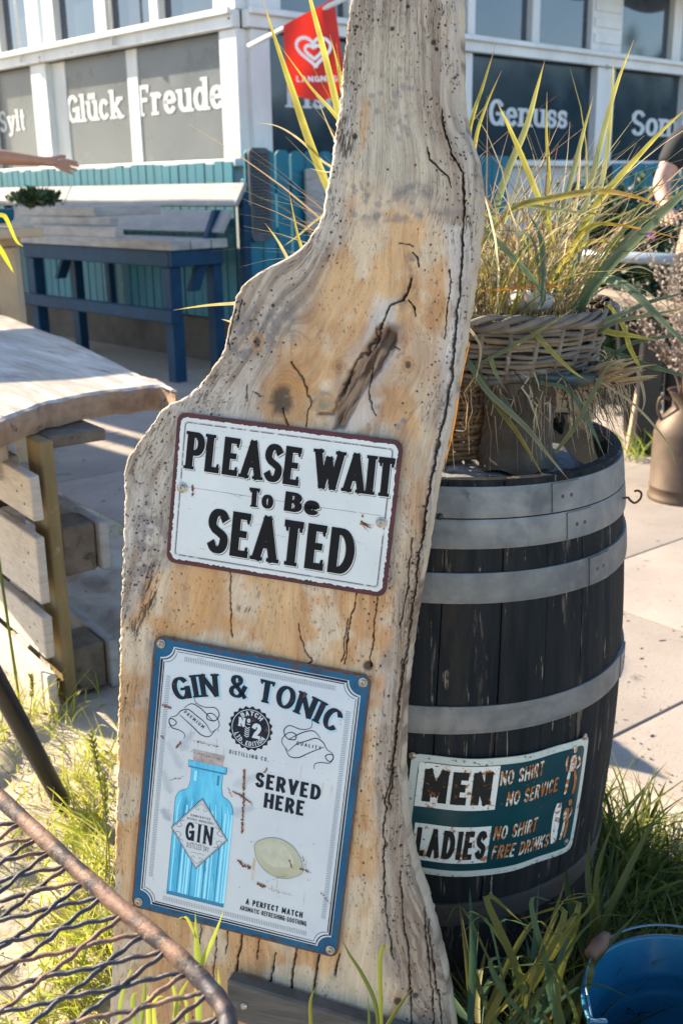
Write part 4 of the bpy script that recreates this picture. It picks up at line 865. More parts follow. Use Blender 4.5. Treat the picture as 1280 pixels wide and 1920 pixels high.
# ------------------------------------------------------------ things on the barrel
M['wicker'] = mat('wicker', (.19, .165, .13), .7, col2=(.105, .088, .068), scale=24, bump=.35, spots=[((.13, .10, .07), 34, .60, .70), ((.48, .46, .42), 20, .62, .75)])
M['wicker_tan'] = mat('wicker_tan', (.185, .14, .09), .7, col2=(.11, .08, .05), scale=24, bump=.35, spots=[((.08, .06, .04), 34, .60, .70)])
M['wicker_dull'] = mat('wicker_dull', (.13, .115, .095), .7, col2=(.075, .064, .052), scale=24, bump=.35, spots=[((.30, .28, .25), 30, .62, .72)])
M['wicker_brown'] = mat('wicker_brown', (.26, .145, .06), .7, col2=(.16, .085, .038), scale=24, bump=.35, spots=[((.07, .04, .02), 34, .60, .70)])
KC = np.array([.222, 1.690, 1.150]); KA_ = np.array([.04, -.035, 1.]); KA_ /= np.linalg.norm(KA_); KR = .203
K1 = np.array([1., 0, 0])-KA_*KA_[0]; K1 /= np.linalg.norm(K1); K2 = np.cross(KA_, K1)
def kpt(th, h, r): return KC+KA_*h+r*(math.cos(th)*K1+math.sin(th)*K2)
basket = empty('wicker_basket', kpt(0, -.09, 0.), 'round grey wicker basket planted with grass, set high over the barrel top', 'basket')
nst = 30
for k in range(nst):
    th = 2*math.pi*k/nst; V, F = tube([kpt(th, -.088, KR-.022), kpt(th, -.045, KR-.012), kpt(th, -.005, KR-.006)], .0042, 6); mesh('stake', V, F, M['wicker'], basket, smooth=True)
for row in range(11):
    h0 = -.011-row*.0076; r0 = KR-.006+(h0+.01)*.2; P = []; ph = math.pi*row
    for j in range(241):
        th = 2*math.pi*j/240; P.append(kpt(th, h0+.0014*math.sin(th*5+row*2.1)+.0012*math.sin(th*11+row), r0+.0034*math.sin(nst/2*th+ph)+.0016*math.sin(th*3+row)))
    V, F = tube(P, [.0039+.0008*math.sin(j*.13+row)+.0004*math.sin(j*.71) for j in range(241)], 7, caps=False); mesh('weave_strand', V, F, M[('wicker', 'wicker_tan', 'wicker_dull')[(row*5+row//3) % 3]], basket, smooth=True)
for s in range(4):
    P = [kpt(2*math.pi*j/300, .000+.0072*math.sin(9*2*math.pi*j/300+s*math.pi/2+.5*math.sin(j*.05+s))+.0012*math.sin(j*.3+s*2), KR+.001+.0065*math.cos(9*2*math.pi*j/300+s*math.pi/2+.5*math.sin(j*.05+s))) for j in range(301)]
    V, F = tube(P, [.0046+.0009*math.sin(j*.11+s*2) for j in range(301)], 8, caps=False); mesh('rim_strand', V, F, M[('wicker', 'wicker_dull')[s % 2]], basket, smooth=True)
V, F = lathe([(.001, -.014), (.06, -.010), (.12, -.016), (KR-.012, -.018)], KC, 40, KA_)
V = [v+KA_*.008*(float(fbm(np.array(v[0]*40), np.array(v[1]*40), 2))-.5) for v in np.array(V)]; mesh('soil', V, F, M['dark_soil'], basket, smooth=True)
V, F = lathe([(KR-.012, -.012), (KR-.030, -.088)], KC, 40, KA_); mesh('liner', V, F, M['dark_soil'], basket)
V, F = lathe([(KR-.024, -.09), (.001, -.09)], KC, 40, KA_); mesh('base', V, F, M['wicker'], basket)
# stone lying in the basket
def stone(name, c, r, m, label, cat, sq=(1, .8, .6), group=None):
    bm = bmesh.new(); bmesh.ops.create_icosphere(bm, subdivisions=3, radius=1)
    V = []
    for v in bm.verts:
        n_ = float(fbm(np.array(v.co.x*1.5+c[0]*9+5), np.array(v.co.y*1.5+v.co.z*1.2+5), 4)); V.append(np.array(c)+np.array([v.co.x*r*sq[0], v.co.y*r*sq[1], v.co.z*r*sq[2]])*(1+.35*(n_-.5)))
    F = [tuple(v.index for v in f.verts) for f in bm.faces]; bm.free(); o = mesh(name, V, F, m, smooth=True); return nm(o, label, cat, group)
M['pale_stone'] = mat('pale_stone', (.52, .50, .49), .8, col2=(.40, .39, .38), scale=20, bump=.2)
stone('pale_stone', at_y(995, 562, 1.60), .034, M['pale_stone'], 'smooth pale stone lying on the soil in the wicker basket', 'stone')
# lower brown basket
c = np.array([.150, 1.66, .925]); lb = empty('brown_basket', c, 'small brown wicker basket standing on the barrel beneath the grass basket', 'basket')
for k in range(22):
    th = 2*math.pi*k/22; V, F = tube([c+np.array([.098*math.cos(th), .098*math.sin(th), 0]), c+np.array([.108*math.cos(th), .108*math.sin(th), .14])], .003, 5); mesh('stake', V, F, M['wicker_brown'], lb, smooth=True)
for row in range(17):
    P = [c+np.array([(.100+.0006*row+.0035*math.sin(11*a+math.pi*row))*math.cos(a), (.100+.0006*row+.0035*math.sin(11*a+math.pi*row))*math.sin(a), .004+row*.0082+.001*math.sin(a*4+row)]) for a in np.linspace(0, 2*math.pi, 133)]
    V, F = tube(P, .0036, 6, caps=False); mesh('weave_strand', V, F, M['wicker_brown'], lb, smooth=True)
# burlap wrapped pot
M['burlap'] = mat('burlap', (.060, .047, .034), .95, col2=(.12, .096, .07), scale=14, bump=.5, bscale=260, spots=[((.46, .45, .42), 40, .63, .68, (1, 1, .12)), ((.07, .055, .045), 18, .6, .75)])
c = np.array([.268, 1.565, .930]); V = []; F = []; na, nh = 72, 22
for j in range(nh+1):
    t = j/nh
    for k in range(na):
        a = 2*math.pi*k/na; r = .047+.010*(t-.4)**2*4+.005*math.sin(a*4+t*5)*(.5+abs(t-.5))+.009*(float(fbm(np.array(a*3.2+3), np.array(t*4.), 8, 4))-.5)*2+(.006*(1-t)**6*(1+.5*math.sin(a*3+1)))
        z = .150*t+(.004*math.sin(a*5) if j in (0, nh) else 0); V.append(c+np.array([r*math.cos(a), r*.8*math.sin(a), z-.012]))
for j in range(nh):
    for k in range(na): F.append((j*na+k, j*na+(k+1) % na, (j+1)*na+(k+1) % na, (j+1)*na+k))
o = mesh('burlap_pot', V, F, M['burlap'], smooth=True); nm(o, 'pot wrapped in stained brown burlap holding up the grass basket', 'plant pot')
M['blue_glaze'] = mat('blue_glaze', (.015, .035, .045), .4, col2=(.03, .065, .075), scale=30, bump=.4, spots=[((.35, .42, .44), 160, .64, .70)])
V, F = lathe([(.03, .0), (.055, .006), (.078, .018), (.084, .028), (.082, .034), (.072, .030)], np.array([.318, 1.60, 1.034]), 56, KA_); o = mesh('glazed_bowl', V, F, M['blue_glaze'], smooth=True); nm(o, 'speckled blue glazed bowl between the burlap pot and the wicker basket', 'bowl')
p = at_y(1050, 826, 1.85); p[2] = .955; M['raw_wood'] = mat('raw_wood', (.48, .36, .22), .8, col2=(.34, .24, .15), scale=12, stretch=(1, 1, 1), bump=.5)
o = box('wood_offcut', p+np.array([-.045, 0, -.03]), (.10, -.02, 0), (.008, .035, 0), (0, .004, .075), M['raw_wood'], c=.004, jit=.006); nm(o, 'rough sunlit wood offcut leaning at the back of the barrel top', 'wood block')
# ------------------------------------------------------------ ground
M['sand'] = mat('sand', (.46, .40, .315), .95, col2=(.37, .31, .24), scale=5, bump=.6, bscale=60, spots=[((.14, .11, .08), 60, .66, .72), ((.46, .42, .35), 3, .55, .8)], bdist=.01)
M['concrete'] = mat('concrete', (.34, .29, .25), .9, col2=(.26, .225, .195), scale=2.5, bump=.5, bscale=110, spots=[((.09, .08, .075), 120, .60, .68), ((.40, .36, .31), 90, .64, .7), ((.22, .195, .17), 4, .55, .75)], bdist=.003)
M['concrete_warm'] = mat('concrete_warm', (.36, .30, .245), .9, col2=(.275, .23, .19), scale=3, bump=.5, bscale=110, spots=[((.10, .085, .075), 120, .60, .68), ((.42, .37, .30), 90, .64, .7), ((.40, .35, .27), 2.5, .56, .72)], bdist=.003)
M['concrete_dark'] = mat('concrete_dark', (.30, .26, .225), .9, col2=(.225, .195, .17), scale=2, bump=.5, bscale=110, spots=[((.08, .07, .065), 120, .60, .68), ((.38, .34, .28), 90, .64, .7), ((.11, .10, .09), 7, .6, .72)], bdist=.003)
M['joint_sand'] = mat('joint_sand', (.24, .21, .17), .95, col2=(.30, .26, .21), scale=20, bump=.4)
EA = np.array([-.9, 4.18]); EB = np.array([.765, 2.04]); ED = (EB-EA)/np.linalg.norm(EB-EA); EN = np.array([-ED[1], ED[0]])   # edge of the pavement; EN points away from camera
def pave_d(x, y): return (x-EA[0])*EN[0]+(y-EA[1])*EN[1]
gx = np.concatenate([np.linspace(-200, -8, 14)[:-1], np.linspace(-8, -2.4, 24)[:-1], np.linspace(-2.4, 2.2, 270), np.linspace(2.2, 8, 24)[1:], np.linspace(8, 200, 14)[1:]])
gy = np.concatenate([np.linspace(-120, -1, 12)[:-1], np.linspace(-1, 4.4, 320), np.linspace(4.4, 12, 30)[1:], np.linspace(12, 300, 16)[1:]])
GX, GY = np.meshgrid(gx, gy)
near = sst(GX, -2.4, -1.9)*(1-sst(GX, 1.8, 2.2))*(1-sst(GY, 4.0, 4.4))*sst(GY, -1, -.5); dP = pave_d(GX, GY)
off_ = sst(-dP, .02, .35)
def gz(x, y):
    d = (x-EA[0])*EN[0]+(y-EA[1])*EN[1]; off = sst(-d, .02, .35)
    return .006+off*((fbm(x*3.1+9, y*3.1+4, 7, 3)-.5)*.055+(sst(fbm(x*7+3, y*7+1, 17, 3), .35, .65)-.5)*.030+(fbm(x*24, y*24, 27, 3)-.5)*.010)
gpt = lambda x, y: float(gz(np.array(float(x)), np.array(float(y))))
Z = near*gz(GX, GY)+(1-near)*(.006*(1-sst(dP, 0, .2)))-sst(dP, -.02, .06)*.03
I = np.arange(GX.size).reshape(GX.shape); F = np.stack([I[:-1, :-1], I[:-1, 1:], I[1:, 1:], I[1:, :-1]], -1).reshape(-1, 4)
nm(mesh('ground', np.stack([GX, GY, Z], -1).reshape(-1, 3), F, M['sand'], origin=(0, 0, 0), smooth=True), kind='structure')
# pavement: bed plus separate slabs
pv = empty('pavement', (0, 5, 0), kind='structure')
P4 = [EA-ED*6+EN*.0, EB+ED*6+EN*.0, EB+ED*6+EN*9, EA-ED*6+EN*9]; V = [(p[0], p[1], z) for z in (.0015, -.05) for p in P4]
mesh('joint_bed', V, [(0, 1, 2, 3), (7, 6, 5, 4), (0, 4, 5, 1), (1, 5, 6, 2), (2, 6, 7, 3), (3, 7, 4, 0)], M['joint_sand'], pv)
SZ = .80; random.seed(21)
for i in range(-4, 9):
    for j in range(0, 10):
        o2 = EA+ED*(i*SZ+.0+(.18 if False else 0))+EN*(j*SZ); cx, cy = o2+ED*SZ/2+EN*SZ/2
        if cy < 1.0 or cy > 11 or abs(cx) > 3.2+cy*.35: continue
        g_ = .003; z = random.uniform(-.001, .001)
        V, F = cbox((o2[0]+ED[0]*g_+EN[0]*g_, o2[1]+ED[1]*g_+EN[1]*g_, -.04+z), (*(ED*(SZ-2*g_)), random.uniform(-.003, .003)), (*(EN*(SZ-2*g_)), random.uniform(-.003, .003)), (0, 0, .046), .0022)
        mesh('paving_slab', V, F, M[random.choice(['concrete', 'concrete', 'concrete_warm', 'concrete_dark'])], pv)
# ------------------------------------------------------------ building
CZ = at_y(460, 250, 8.55); CX, CY = CZ[0], CZ[1]
dL = np.array([-.690, .724, 0]); nL = np.array([-.724, -.690, 0]); dR = np.array([.724, .690, 0]); nR = np.array([.690, -.724, 0]); UP = np.array([0, 0, 1.])
C0 = np.array([CX, CY, 0.])
class Fr:
    def __init__(s, d, n): s.d, s.n = d, n
    def hit(s, px, py, w=0.):
        P = at_plane(px, py, C0+s.n*w, s.n)-C0; return np.dot(P, s.d), P[2]
    def p(s, u, w, z): return C0+s.d*u+s.n*w+UP*z
    def box(s, name, u0, u1, w0, w1, z0, z1, m, par=None, c=.006, **k):
        return box(name, s.p(u0, w0, z0), s.d*(u1-u0), s.n*(w1-w0), UP*(z1-z0), m, par, c, **k)
FL, FRr = Fr(dL, nL), Fr(dR, nR)
bd = empty('beach_kiosk', (CX, CY, 0), 'white timber beach restaurant with dark lettered window panels behind the fence', 'building')
def zat(fr, px, py, w=0.): return fr.hit(px, py, w)[1]
# heights shared by both sides
zb0, zb1 = zat(FL, 420, 54, .05), zat(FL, 440, 16, .05)
zs0 = zat(FL, 400, 313, .05); zs1 = zat(FL, 400, 299, .05)
print('corner', CX, CY, 'beam', zb0, zb1, 'sill', zs0, zs1, 'R beam', zat(FRr, 990, 121, .05), zat(FRr, 990, 88, .05), 'Rsill', zat(FRr, 1070, 300, .05))
ztop = zb1+1.15; UL, UR = 7.5, 6.5
V = [C0+UP*0, ]
def prism(name, P, z0, z1, m, par):
    n = len(P); V = [(p[0], p[1], z0) for p in P]+[(p[0], p[1], z1) for p in P]
    F = [tuple(range(n))[::-1], tuple(range(n, 2*n))]+[(i, (i+1) % n, (i+1) % n+n, i+n) for i in range(n)]; return mesh(name, V, F, m, par)
far = C0-nL*.14-nR*.14
M['inner_dark'] = mat('inner_dark', (.03, .03, .033), .9, bump=0)
M['base_wall'] = mat('base_wall', (.50, .54, .55), .6, col2=(.42, .46, .47), scale=3, bump=.2)
prism('core', [C0-nL*.12-nR*.12, C0+dR*UR-nR*.12-nL*.12, C0+dR*UR+dL*UL-nR*.12-nL*.12, C0+dL*UL-nL*.12-nR*.12], 0, ztop, M['inner_dark'], bd)
# roof with an overhang
prism('roof', [C0+nL*.35+nR*.35-dL*0, C0+dR*UR+nR*.35, C0+dR*UR+dL*UL, C0+dL*UL+nL*.35], ztop, ztop+.12, M['white_paint'], bd)
def side(fr, posts, panes, upposts, uppanes, U, wl=.0):
    fr.box('beam', -.0 if fr is FL else 0., U, .004, .085, zb0, zb1, M['white_paint'], bd)
    fr.box('beam_ledge', 0, U, .088, .125, zb1-.035, zb1+.012, M['white_paint'], bd)
    fr.box('sill', 0, U, .004, .11, zs0, zs1, M['white_paint'], bd)
    fr.box('top_rail', 0, U, .004, .08, ztop-.20, ztop-.003, M['white_paint'], bd)
    fr.box('base_wall', .02, U, -.10, .0, 0, zs0-.003, M['base_wall'], bd)
    for (a, b, w) in posts: fr.box('post', min(a, b), max(a, b), -.06, w, zs1+.003, zb0-.003, M['white_paint'], bd)
    for (a, b) in panes: fr.box('window_panel', min(a, b), max(a, b), -.055, -.035, zs1+.003, zb0-.003, M['panel_grey' if fr is FL else 'panel_shaded'], bd, c=.001)
    for (a, b, w) in upposts: fr.box('upper_post', min(a, b), max(a, b), -.06, w, zb1+.003, ztop-.205, M['white_paint'], bd)
    for (a, b) in uppanes: fr.box('upper_window', min(a, b), max(a, b), -.055, -.040, zb1+.003, ztop-.205, M['glass_dark'], bd, c=.001)
hu = lambda fr, px, py=200, w=.0: fr.hit(px, py, w)[0]
uL = {k: hu(FL, k) for k in (425, 257, 237, 122, 70, -40, -75)}
posts = [(0, uL[425], .05), (uL[257], uL[237], -.025), (hu(FL, 122), hu(FL, 98), -.025), (hu(FL, 98), hu(FL, 70), .04), (hu(FL, -12), hu(FL, -25), .03)]
panes = [(uL[425]+.002, uL[257]-.002), (uL[237]+.002, hu(FL, 122)-.002), (hu(FL, 70)+.002, hu(FL, -12)-.002)]
u = hu(FL, -25)
while u < UL-.8: panes.append((u+.004, u+1.1)); posts.append((u+1.104, u+1.2, .03)); u += 1.204
h2 = lambda px: hu(FL, px, 50)
upp = [(0, h2(410), .05), (h2(303), h2(287), .03), (h2(205), h2(184), .03), (h2(107), h2(55), .03), (h2(2), h2(-40), .03)]
upn = [(h2(410)+.003, h2(303)-.003), (h2(287)+.003, h2(205)-.003), (h2(184)+.003, h2(107)-.003), (h2(55)+.003, h2(2)-.003)]
u = h2(-40)
while u < UL-.6: upn.append((u+.004, u+.8)); upp.append((u+.804, u+.9, .03)); u += .904
side(FL, posts, panes, upp, upn, UL)
r2 = lambda px: hu(FRr, px, 200); r3 = lambda px: hu(FRr, px, 60)
posts = [(.052, r2(502), .05), (r2(700), r2(722), .04), (r2(862), r2(880), .03), (r2(1110), r2(1142), .05)]
panes = [(r2(502)+.003, r2(700)-.003), (r2(722)+.003, r2(862)-.003), (r2(880)+.003, r2(1110)-.003)]
u = r2(1142); panes.append((u+.003, u+1.45)); posts.append((u+1.454, u+1.58, .05)); panes.append((u+1.584, u+2.9))
upp = [(.052, r3(520), .05), (r3(650), r3(665), .03), (r3(770), r3(785), .03), (r3(872), r3(886), .03), (r3(993), r3(1007), .03), (r3(1106), r3(1163), .02), (r3(1258), r3(1274), .03)]
upn = [(r3(520)+.003, r3(650)-.003), (r3(665)+.003, r3(770)-.003), (r3(785)+.003, r3(872)-.003), (r3(886)+.003, r3(993)-.003), (r3(1007)+.003, r3(1106)-.003), (r3(1163)+.003, r3(1258)-.003)]
u = r3(1274); upn.append((u+.003, u+.9))
side(FRr, posts, panes, upp, upn, UR)
for z in np.linspace(zb1+.1, ztop-.3, 6): FRr.box('louvre', r3(1110), r3(1159), .022, .034, z, z+.085, M['white_paint'], bd)
# thin poles in front of the upper windows
for px, py in ((36, 60), (211, 40)):
    u = hu(FL, px, py, .1); V, F = tube([FL.p(u, .11, zb1-.1), FL.p(u, .11, ztop)], .012, 8); mesh('pole', V, F, M['white_paint'], bd, smooth=True)
# window words
def word(fr, s, pxa, pya, pxb, pyb, hpx, T=.19, w=-.033):
    (ua, za), (ub, zb_) = fr.hit(pxa, pya, w), fr.hit(pxb, pyb, w); hh = fr.hit(pxa, pya-hpx, w)[1]-za
    u0, u1 = (ua, ub); sg_ = 1 if ub > ua else -1; L_ = abs(ub-ua); bl = B(); z0 = (za+zb_)/2
    text(bl, s, hh, lambda u, v, l: fr.p(ua+sg_*u, w+l*12, z0+v), T, .13, .08, .10, 1., .03, .0002, align='l', fit=L_)
    bl.build('lettering', M['letter_white'], bd)
word(FL, 'Sylt', 1, 247, 50, 244, 40); word(FL, 'Glück', 128, 229, 232, 222, 52); word(FL, 'Freude', 261, 217, 422, 203, 58)
word(FRr, 'Fisch', 538, 199, 668, 208, 42); word(FRr, 'Genuss', 915, 231, 1062, 243, 50); word(FRr, 'Sommer', 1182, 250, 1345, 262, 48)
# hinge rust spots
for fr, px, py in ((FL, 428, 30), (FL, 74, 112), (FRr, 1138, 126)):
    u, z = fr.hit(px, py, .088)
    for k in range(2): V, F = cbox(fr.p(u-.01, .085, z-.02+k*.035), fr.d*.02, fr.n*.004, UP*.016, .001); mesh('hinge_rust', V, F, M['rust'], bd)
# awning at top right
M['canvas'] = mat('canvas', (.60, .60, .56), .8, col2=(.52, .52, .49), scale=4, bump=.2, transl=.2)
V = []; F = []; nu, nv = 40, 8; ua, ub = r3(1080), r3(1460)
for i in range(nu+1):
    for j in range(nv+1):
        t = i/nu; s = j/nv; sc = abs(math.sin(t*math.pi*3)); V.append(FRr.p(ua+(ub-ua)*t, .12+.5*s, zat(FRr, 1190, -26)+.12-.10*s-(1-s)*0-.06*sc*s+.02*math.sin(t*20)*s))
for i in range(nu):
    for j in range(nv): k = i*(nv+1)+j; F.append((k, k+nv+1, k+nv+2, k+1))
aw = mesh('awning', V, F, M['canvas'], smooth=True); nm(aw, 'pale canvas awning sagging over the right-hand upper windows', 'awning')
sm = aw.modifiers.new('thickness', 'SOLIDIFY'); sm.thickness = .004
# ------------------------------------------------------------ fences
def fence(fr, name, u0, u1, w, z1, pitch, label, top=.0, wid=.93, zlow=.12, m='teal_paint', hv=.01):
    f = empty(name, fr.p((u0+u1)/2, w, 0), label, 'fence'); u = u0
    while u < u1:
        b = pitch*wid; zt = z1+random.uniform(-hv, hv); P = [fr.p(u, w, zlow), fr.p(u+b, w, zlow), fr.p(u+b, w, zt-.03), fr.p(u+b*.8, w, zt-.006), fr.p(u+b*.5, w, zt), fr.p(u+b*.2, w, zt-.006), fr.p(u, w, zt-.03)] if top else [fr.p(u, w, zlow), fr.p(u+b, w, zlow), fr.p(u+b, w, zt), fr.p(u, w, zt)]
        n = len(P); tw = fr.n*(.018+random.uniform(-.002, .002)); V = P+[p+tw for p in P]
        F = [tuple(range(n)), tuple(range(n, 2*n))[::-1]]+[(i, i+n, (i+1) % n+n, (i+1) % n) for i in range(n)]
        if fr is FL: F = [q[::-1] for q in F]
        mesh('board', V, F, M[m], f); u += pitch*random.uniform(.98, 1.02)
    for z in (.35, z1-.28): fr.box('rail', u0, u1, w-.045, w-.003, z, z+.08, M[m], f)
    return f
random.seed(5)
zf = zat(FL, 300, 309, .30)
fence(FL, 'teal_fence', -.22, 5.2, .30, zf, .112, 'teal board fence along the sunlit side of the restaurant, behind the long bench', zlow=.36, wid=.88)
FL.box('plinth_wall', -.2, 5.4, .10, .29, 0, .34, M['plinth']); o = bpy.data.objects['plinth_wall']; o['label'] = 'dark brown plinth wall under the teal fence behind the bench'; o['category'] = 'wall'
zf2 = zat(FRr, 565, 281, .42); ua = hu(FRr, 456, 300, .42)
fence(FRr, 'teal_gate_fence', ua, hu(FRr, 700, 300, .42), .42, zf2, .145, 'bright teal fence of tall round-topped boards at the restaurant corner', top=1, wid=.88, zlow=.05)
fence(FRr, 'teal_fence', hu(FRr, 780, 300, .30), hu(FRr, 940, 300, .30), .30, zat(FRr, 920, 292, .30), .125, 'short run of teal fence boards right behind the driftwood slab', zlow=.05)
fence(FRr, 'teal_fence', hu(FRr, 1146, 310, .16), hu(FRr, 1500, 310, .16), .16, zat(FRr, 1200, 305, .16), .12, 'teal fence boards above the dark shrub under the lettering Sommer', zlow=.05)
for px, name in ((448, 'post'),):
    pass
# carved grey sign boards
def plank(fr, px0, py0, px1, py1, w, th, m, r=.03):
    u0, z1 = fr.hit(px0, py0, w); u1, z0 = fr.hit(px1, py1, w); return u0, u1, z0, z1
M['sign_grey'] = mat('sign_grey', (.055, .065, .07), .8, col2=(.09, .098, .10), scale=10, bump=.4, stretch=(1, 1, .2))
M['faded_ink'] = mat('faded_ink', (.015, .017, .02), .8, bump=0)
u0, u1, z0, z1 = plank(FRr, 463, 276, 509, 451, .46, .03, None)
cx_ = (u0+u1)/2; hw, hh = (u1-u0)/2, (z1-z0)/2; P = rrect(2*hw, 2*hh, min(hw, .05))
sgn = empty('notice_board', FRr.p(cx_, .46, z0), 'narrow weathered dark grey notice board with faded print hanging on the corner fence', 'sign')
plate('board', P, lambda x, y, l: FRr.p(cx_+x, .475+l, (z0+z1)/2+y), .025, M['sign_grey'], sgn)
bl = B()
for k in range(24):
    y = hh*.86-k*hh*.072; x = -hw*.75
    while x < hw*.6: l = random.uniform(.008, .03); line(bl, [(x, y), (min(x+l, hw*.75), y)], .012, lambda a, b, l_: FRr.p(cx_+a, .477, (z0+z1)/2+b), 0); x += l+.008
bl.build('faded_print', M['faded_ink'], sgn)
bx_ = FRr.box('grey_plank', hu(FRr, 576, 400, .5), hu(FRr, 612, 400, .5), .47, .50, zat(FRr, 590, 432, .5), zat(FRr, 590, 316, .5), M['grey_wood']); nm(bx_, 'short grey plank fixed on the teal gate boards left of the slab', 'board')
# ------------------------------------------------------------ ice cream flag
fl = empty('red_flag', at_y(585, 130, 8.0), 'red ice cream flag with white heart logo on a slanting white pole', 'flag')
A_, B_ = at_y(466, 86, 8.35), at_y(650, -6, 7.9)
V, F = tube([A_, B_], .017, 10); mesh('pole', V, F, M['white_paint'], fl, smooth=True)
M['flag_red'] = mat('flag_red', (.62, .022, .008), .5, col2=(.52, .018, .008), scale=6, bump=.1, transl=.25); M['flag_white'] = mat('flag_white', (.82, .80, .78), .5, bump=0)
p00, p10 = at_y(530, 48, 8.0), at_y(633, 48, 7.95); dn = at_y(541, 178, 8.0)-p00
def flm(u, v, l=0):      # u,v in 0..1, v down
    P = p00+(p10-p00)*u+dn*v*(1+.0*u)+np.array([.10*v*u, 0, 0])*.3; return P+np.array([.0, -.025*math.sin(u*7+v*3)-l, 0])
bot = lambda u: .93+.14*math.sin(math.pi*min(1, u*.9+.05))
V = []; F = []; n = 20
for i in range(n+1):
    for j in range(n+1): t0_ = -.40*i/n; V.append(flm(i/n, t0_+(bot(i/n)-t0_)*j/n))
for i in range(n):
    for j in range(n): k = i*(n+1)+j; F.append((k, k+1, k+n+2, k+n+1))
mesh('cloth', V, F, M['flag_red'], fl, smooth=True)
def fmap(x, y, l): return flm(x, y, l)
hp = lambda s, cx, cy: [(cx+s*.0165*16*math.sin(t)**3*.55, cy-s*.0165*(13*math.cos(t)-5*math.cos(2*t)-2*math.cos(3*t)-math.cos(4*t))*.42) for t in np.linspace(0, 2*math.pi, 60)]
bl = B(); line(bl, [tuple(p) for p in hp(2.1, .52, .34)][:-1], .052, fmap, .006, closed=True)
hi = hp(1.05, .515, .36); line(bl, hi[:26]+[hi[26]], .052, fmap, .0062); line(bl, hi[30:], .052, fmap, .0062)
text(bl, 'LANGNESE', .085, lambda u, v, l: fmap(.56+u, .80-v, .006+l*5), .2, .16, 0, 0, 1, .14, 0, fit=.80)
bl.build('logo', M['flag_white'], fl)
# ------------------------------------------------------------ long bench in front of the fence
bn = empty('long_bench', FL.p(1.2, 1.0, 0), 'long blue bench with grey plank seat and two-board slanted backrest', 'bench')
wB = .42
def bhx(px, py, w): return FL.hit(px, py, w)
u0, _ = bhx(441, 370, .55); u1 = 4.6
zA, zB_ = bhx(440, 342, .48)[1], bhx(437, 385, .58)[1]; zC, zD = bhx(431, 393, .60)[1], bhx(418, 436, .70)[1]
print('bench back', u0, zA, zB_, zC, zD)
um = bhx(126, 345, .5)[0]
M['bench_plank'] = mat('bench_plank', (.22, .22, .215), .8, col2=(.29, .28, .265), scale=6, stretch=(1, 1, 3), bump=.3, spots=[((.25, .24, .23), 18, .62, .75, (.5, .5, 4))])
def slant(name, ua, ub, z1, w1, z0, w0, m, par, th=.035):
    o_ = FL.p(ua, w0, z0); return box(name, o_, FL.d*(ub-ua), FL.n*(w1-w0)+UP*(z1-z0), FL.n*(-th)*.9+UP*(-th*.3), m, par, .004)
slant('backrest_plank', u0, um-.006, zA, .46, zB_, .56, M['bench_plank'], bn); slant('backrest_plank', um+.006, u1, zA, .46, zB_, .56, M['bench_plank'], bn)
slant('backrest_plank', u0+.02, u1, zC, .58, zD, .68, M['bench_plank'], bn)
for uu in (u0+.05, u0+1.9, u0+3.6):
    box('back_post', FL.p(uu, .38, .30), FL.d*.07, FL.n*.06, UP*(zA-.36)+FL.n*.0, M['blue_paint'], bn)
    box('brace', FL.p(uu+.08, .80, zD-.40), FL.d*.05, FL.n*.09, UP*(.55)+FL.n*(-.26), M['blue_paint'], bn)
uf, zse = bhx(316, 455, 1.08); wF = 1.10
uf = bhx(316, 455, wF)[0]; zt_, zlo = bhx(316, 452, wF)[1], bhx(316, 470, wF)[1]; ul_ = bhx(58, 460, wF)[0]
print('seat', uf, zt_, zlo, ul_)
for (wa, wb) in ((wF, wF-.17), (wF-.18, wF-.35), (wF-.36, wF-.50)): FL.box('seat_plank', uf+random.uniform(-.02, .02), ul_+.5, wb, wa, zlo, zt_, M['grey_wood'], bn)
FL.box('apron', uf+.06, ul_+.2, wF-.07, wF-.03, zlo-.115, zlo-.003, M['blue_paint'], bn)
FL.box('apron', uf+.02, uf+.058, wF-.48, wF-.03, zlo-.115, zlo-.003, M['blue_paint'], bn)
for uu in (uf+.04, bhx(60, 520, wF)[0]):
    FL.box('leg', uu, uu+.10, wF-.12, wF-.025, 0.0, zlo-.118, M['blue_paint'], bn)
    FL.box('leg', uu, uu+.10, wF-.48, wF-.40, 0.0, zlo-.118, M['blue_paint'], bn)
za, zb_ = bhx(290, 577, wF)[1], bhx(290, 601, wF)[1]
FL.box('stretcher', uf-.03, ul_+.25, wF-.022, wF+.035, zb_, za, M['blue_paint'], bn)
# ------------------------------------------------------------ canvas canopy out of view, added to shade the bench and paving
cpy = empty('added_canopy', FL.p(1.5, 3, 0), 'canvas terrace canopy strips on posts out of view, added to shade the bench and paving', 'canopy')
def eq(w_eq, u_eq, z): # point at height z whose shadow falls on ground point (u, w)
    return FL.p(u_eq, w_eq, 0)-np.array([1.5, -.893, 0])*z+UP*z
for (wa, wb) in ((2.95, 2.50), (2.40, 2.24), (2.17, 1.55), (1.52, -.05)):
    q = [eq(w_, u_, 2.75) for (w_, u_) in ((wa, -2.9), (wb, -2.6), (wb, 5), (wa, 5))]; n = 12; V = []; F = []
    for i in range(n+1):
        for j in range(5): P = (q[0]*(1-i/n)+q[3]*i/n)*(1-j/4)+(q[1]*(1-i/n)+q[2]*i/n)*j/4; V.append(P+UP*(-.03*math.sin(math.pi*j/4)*1+.01*math.sin(i*2.)))
    for i in range(n):
        for j in range(4): k = i*5+j; F.append((k, k+1, k+6, k+5))
    mesh('shade_strip', V, F, M['canvas'], cpy, smooth=True)
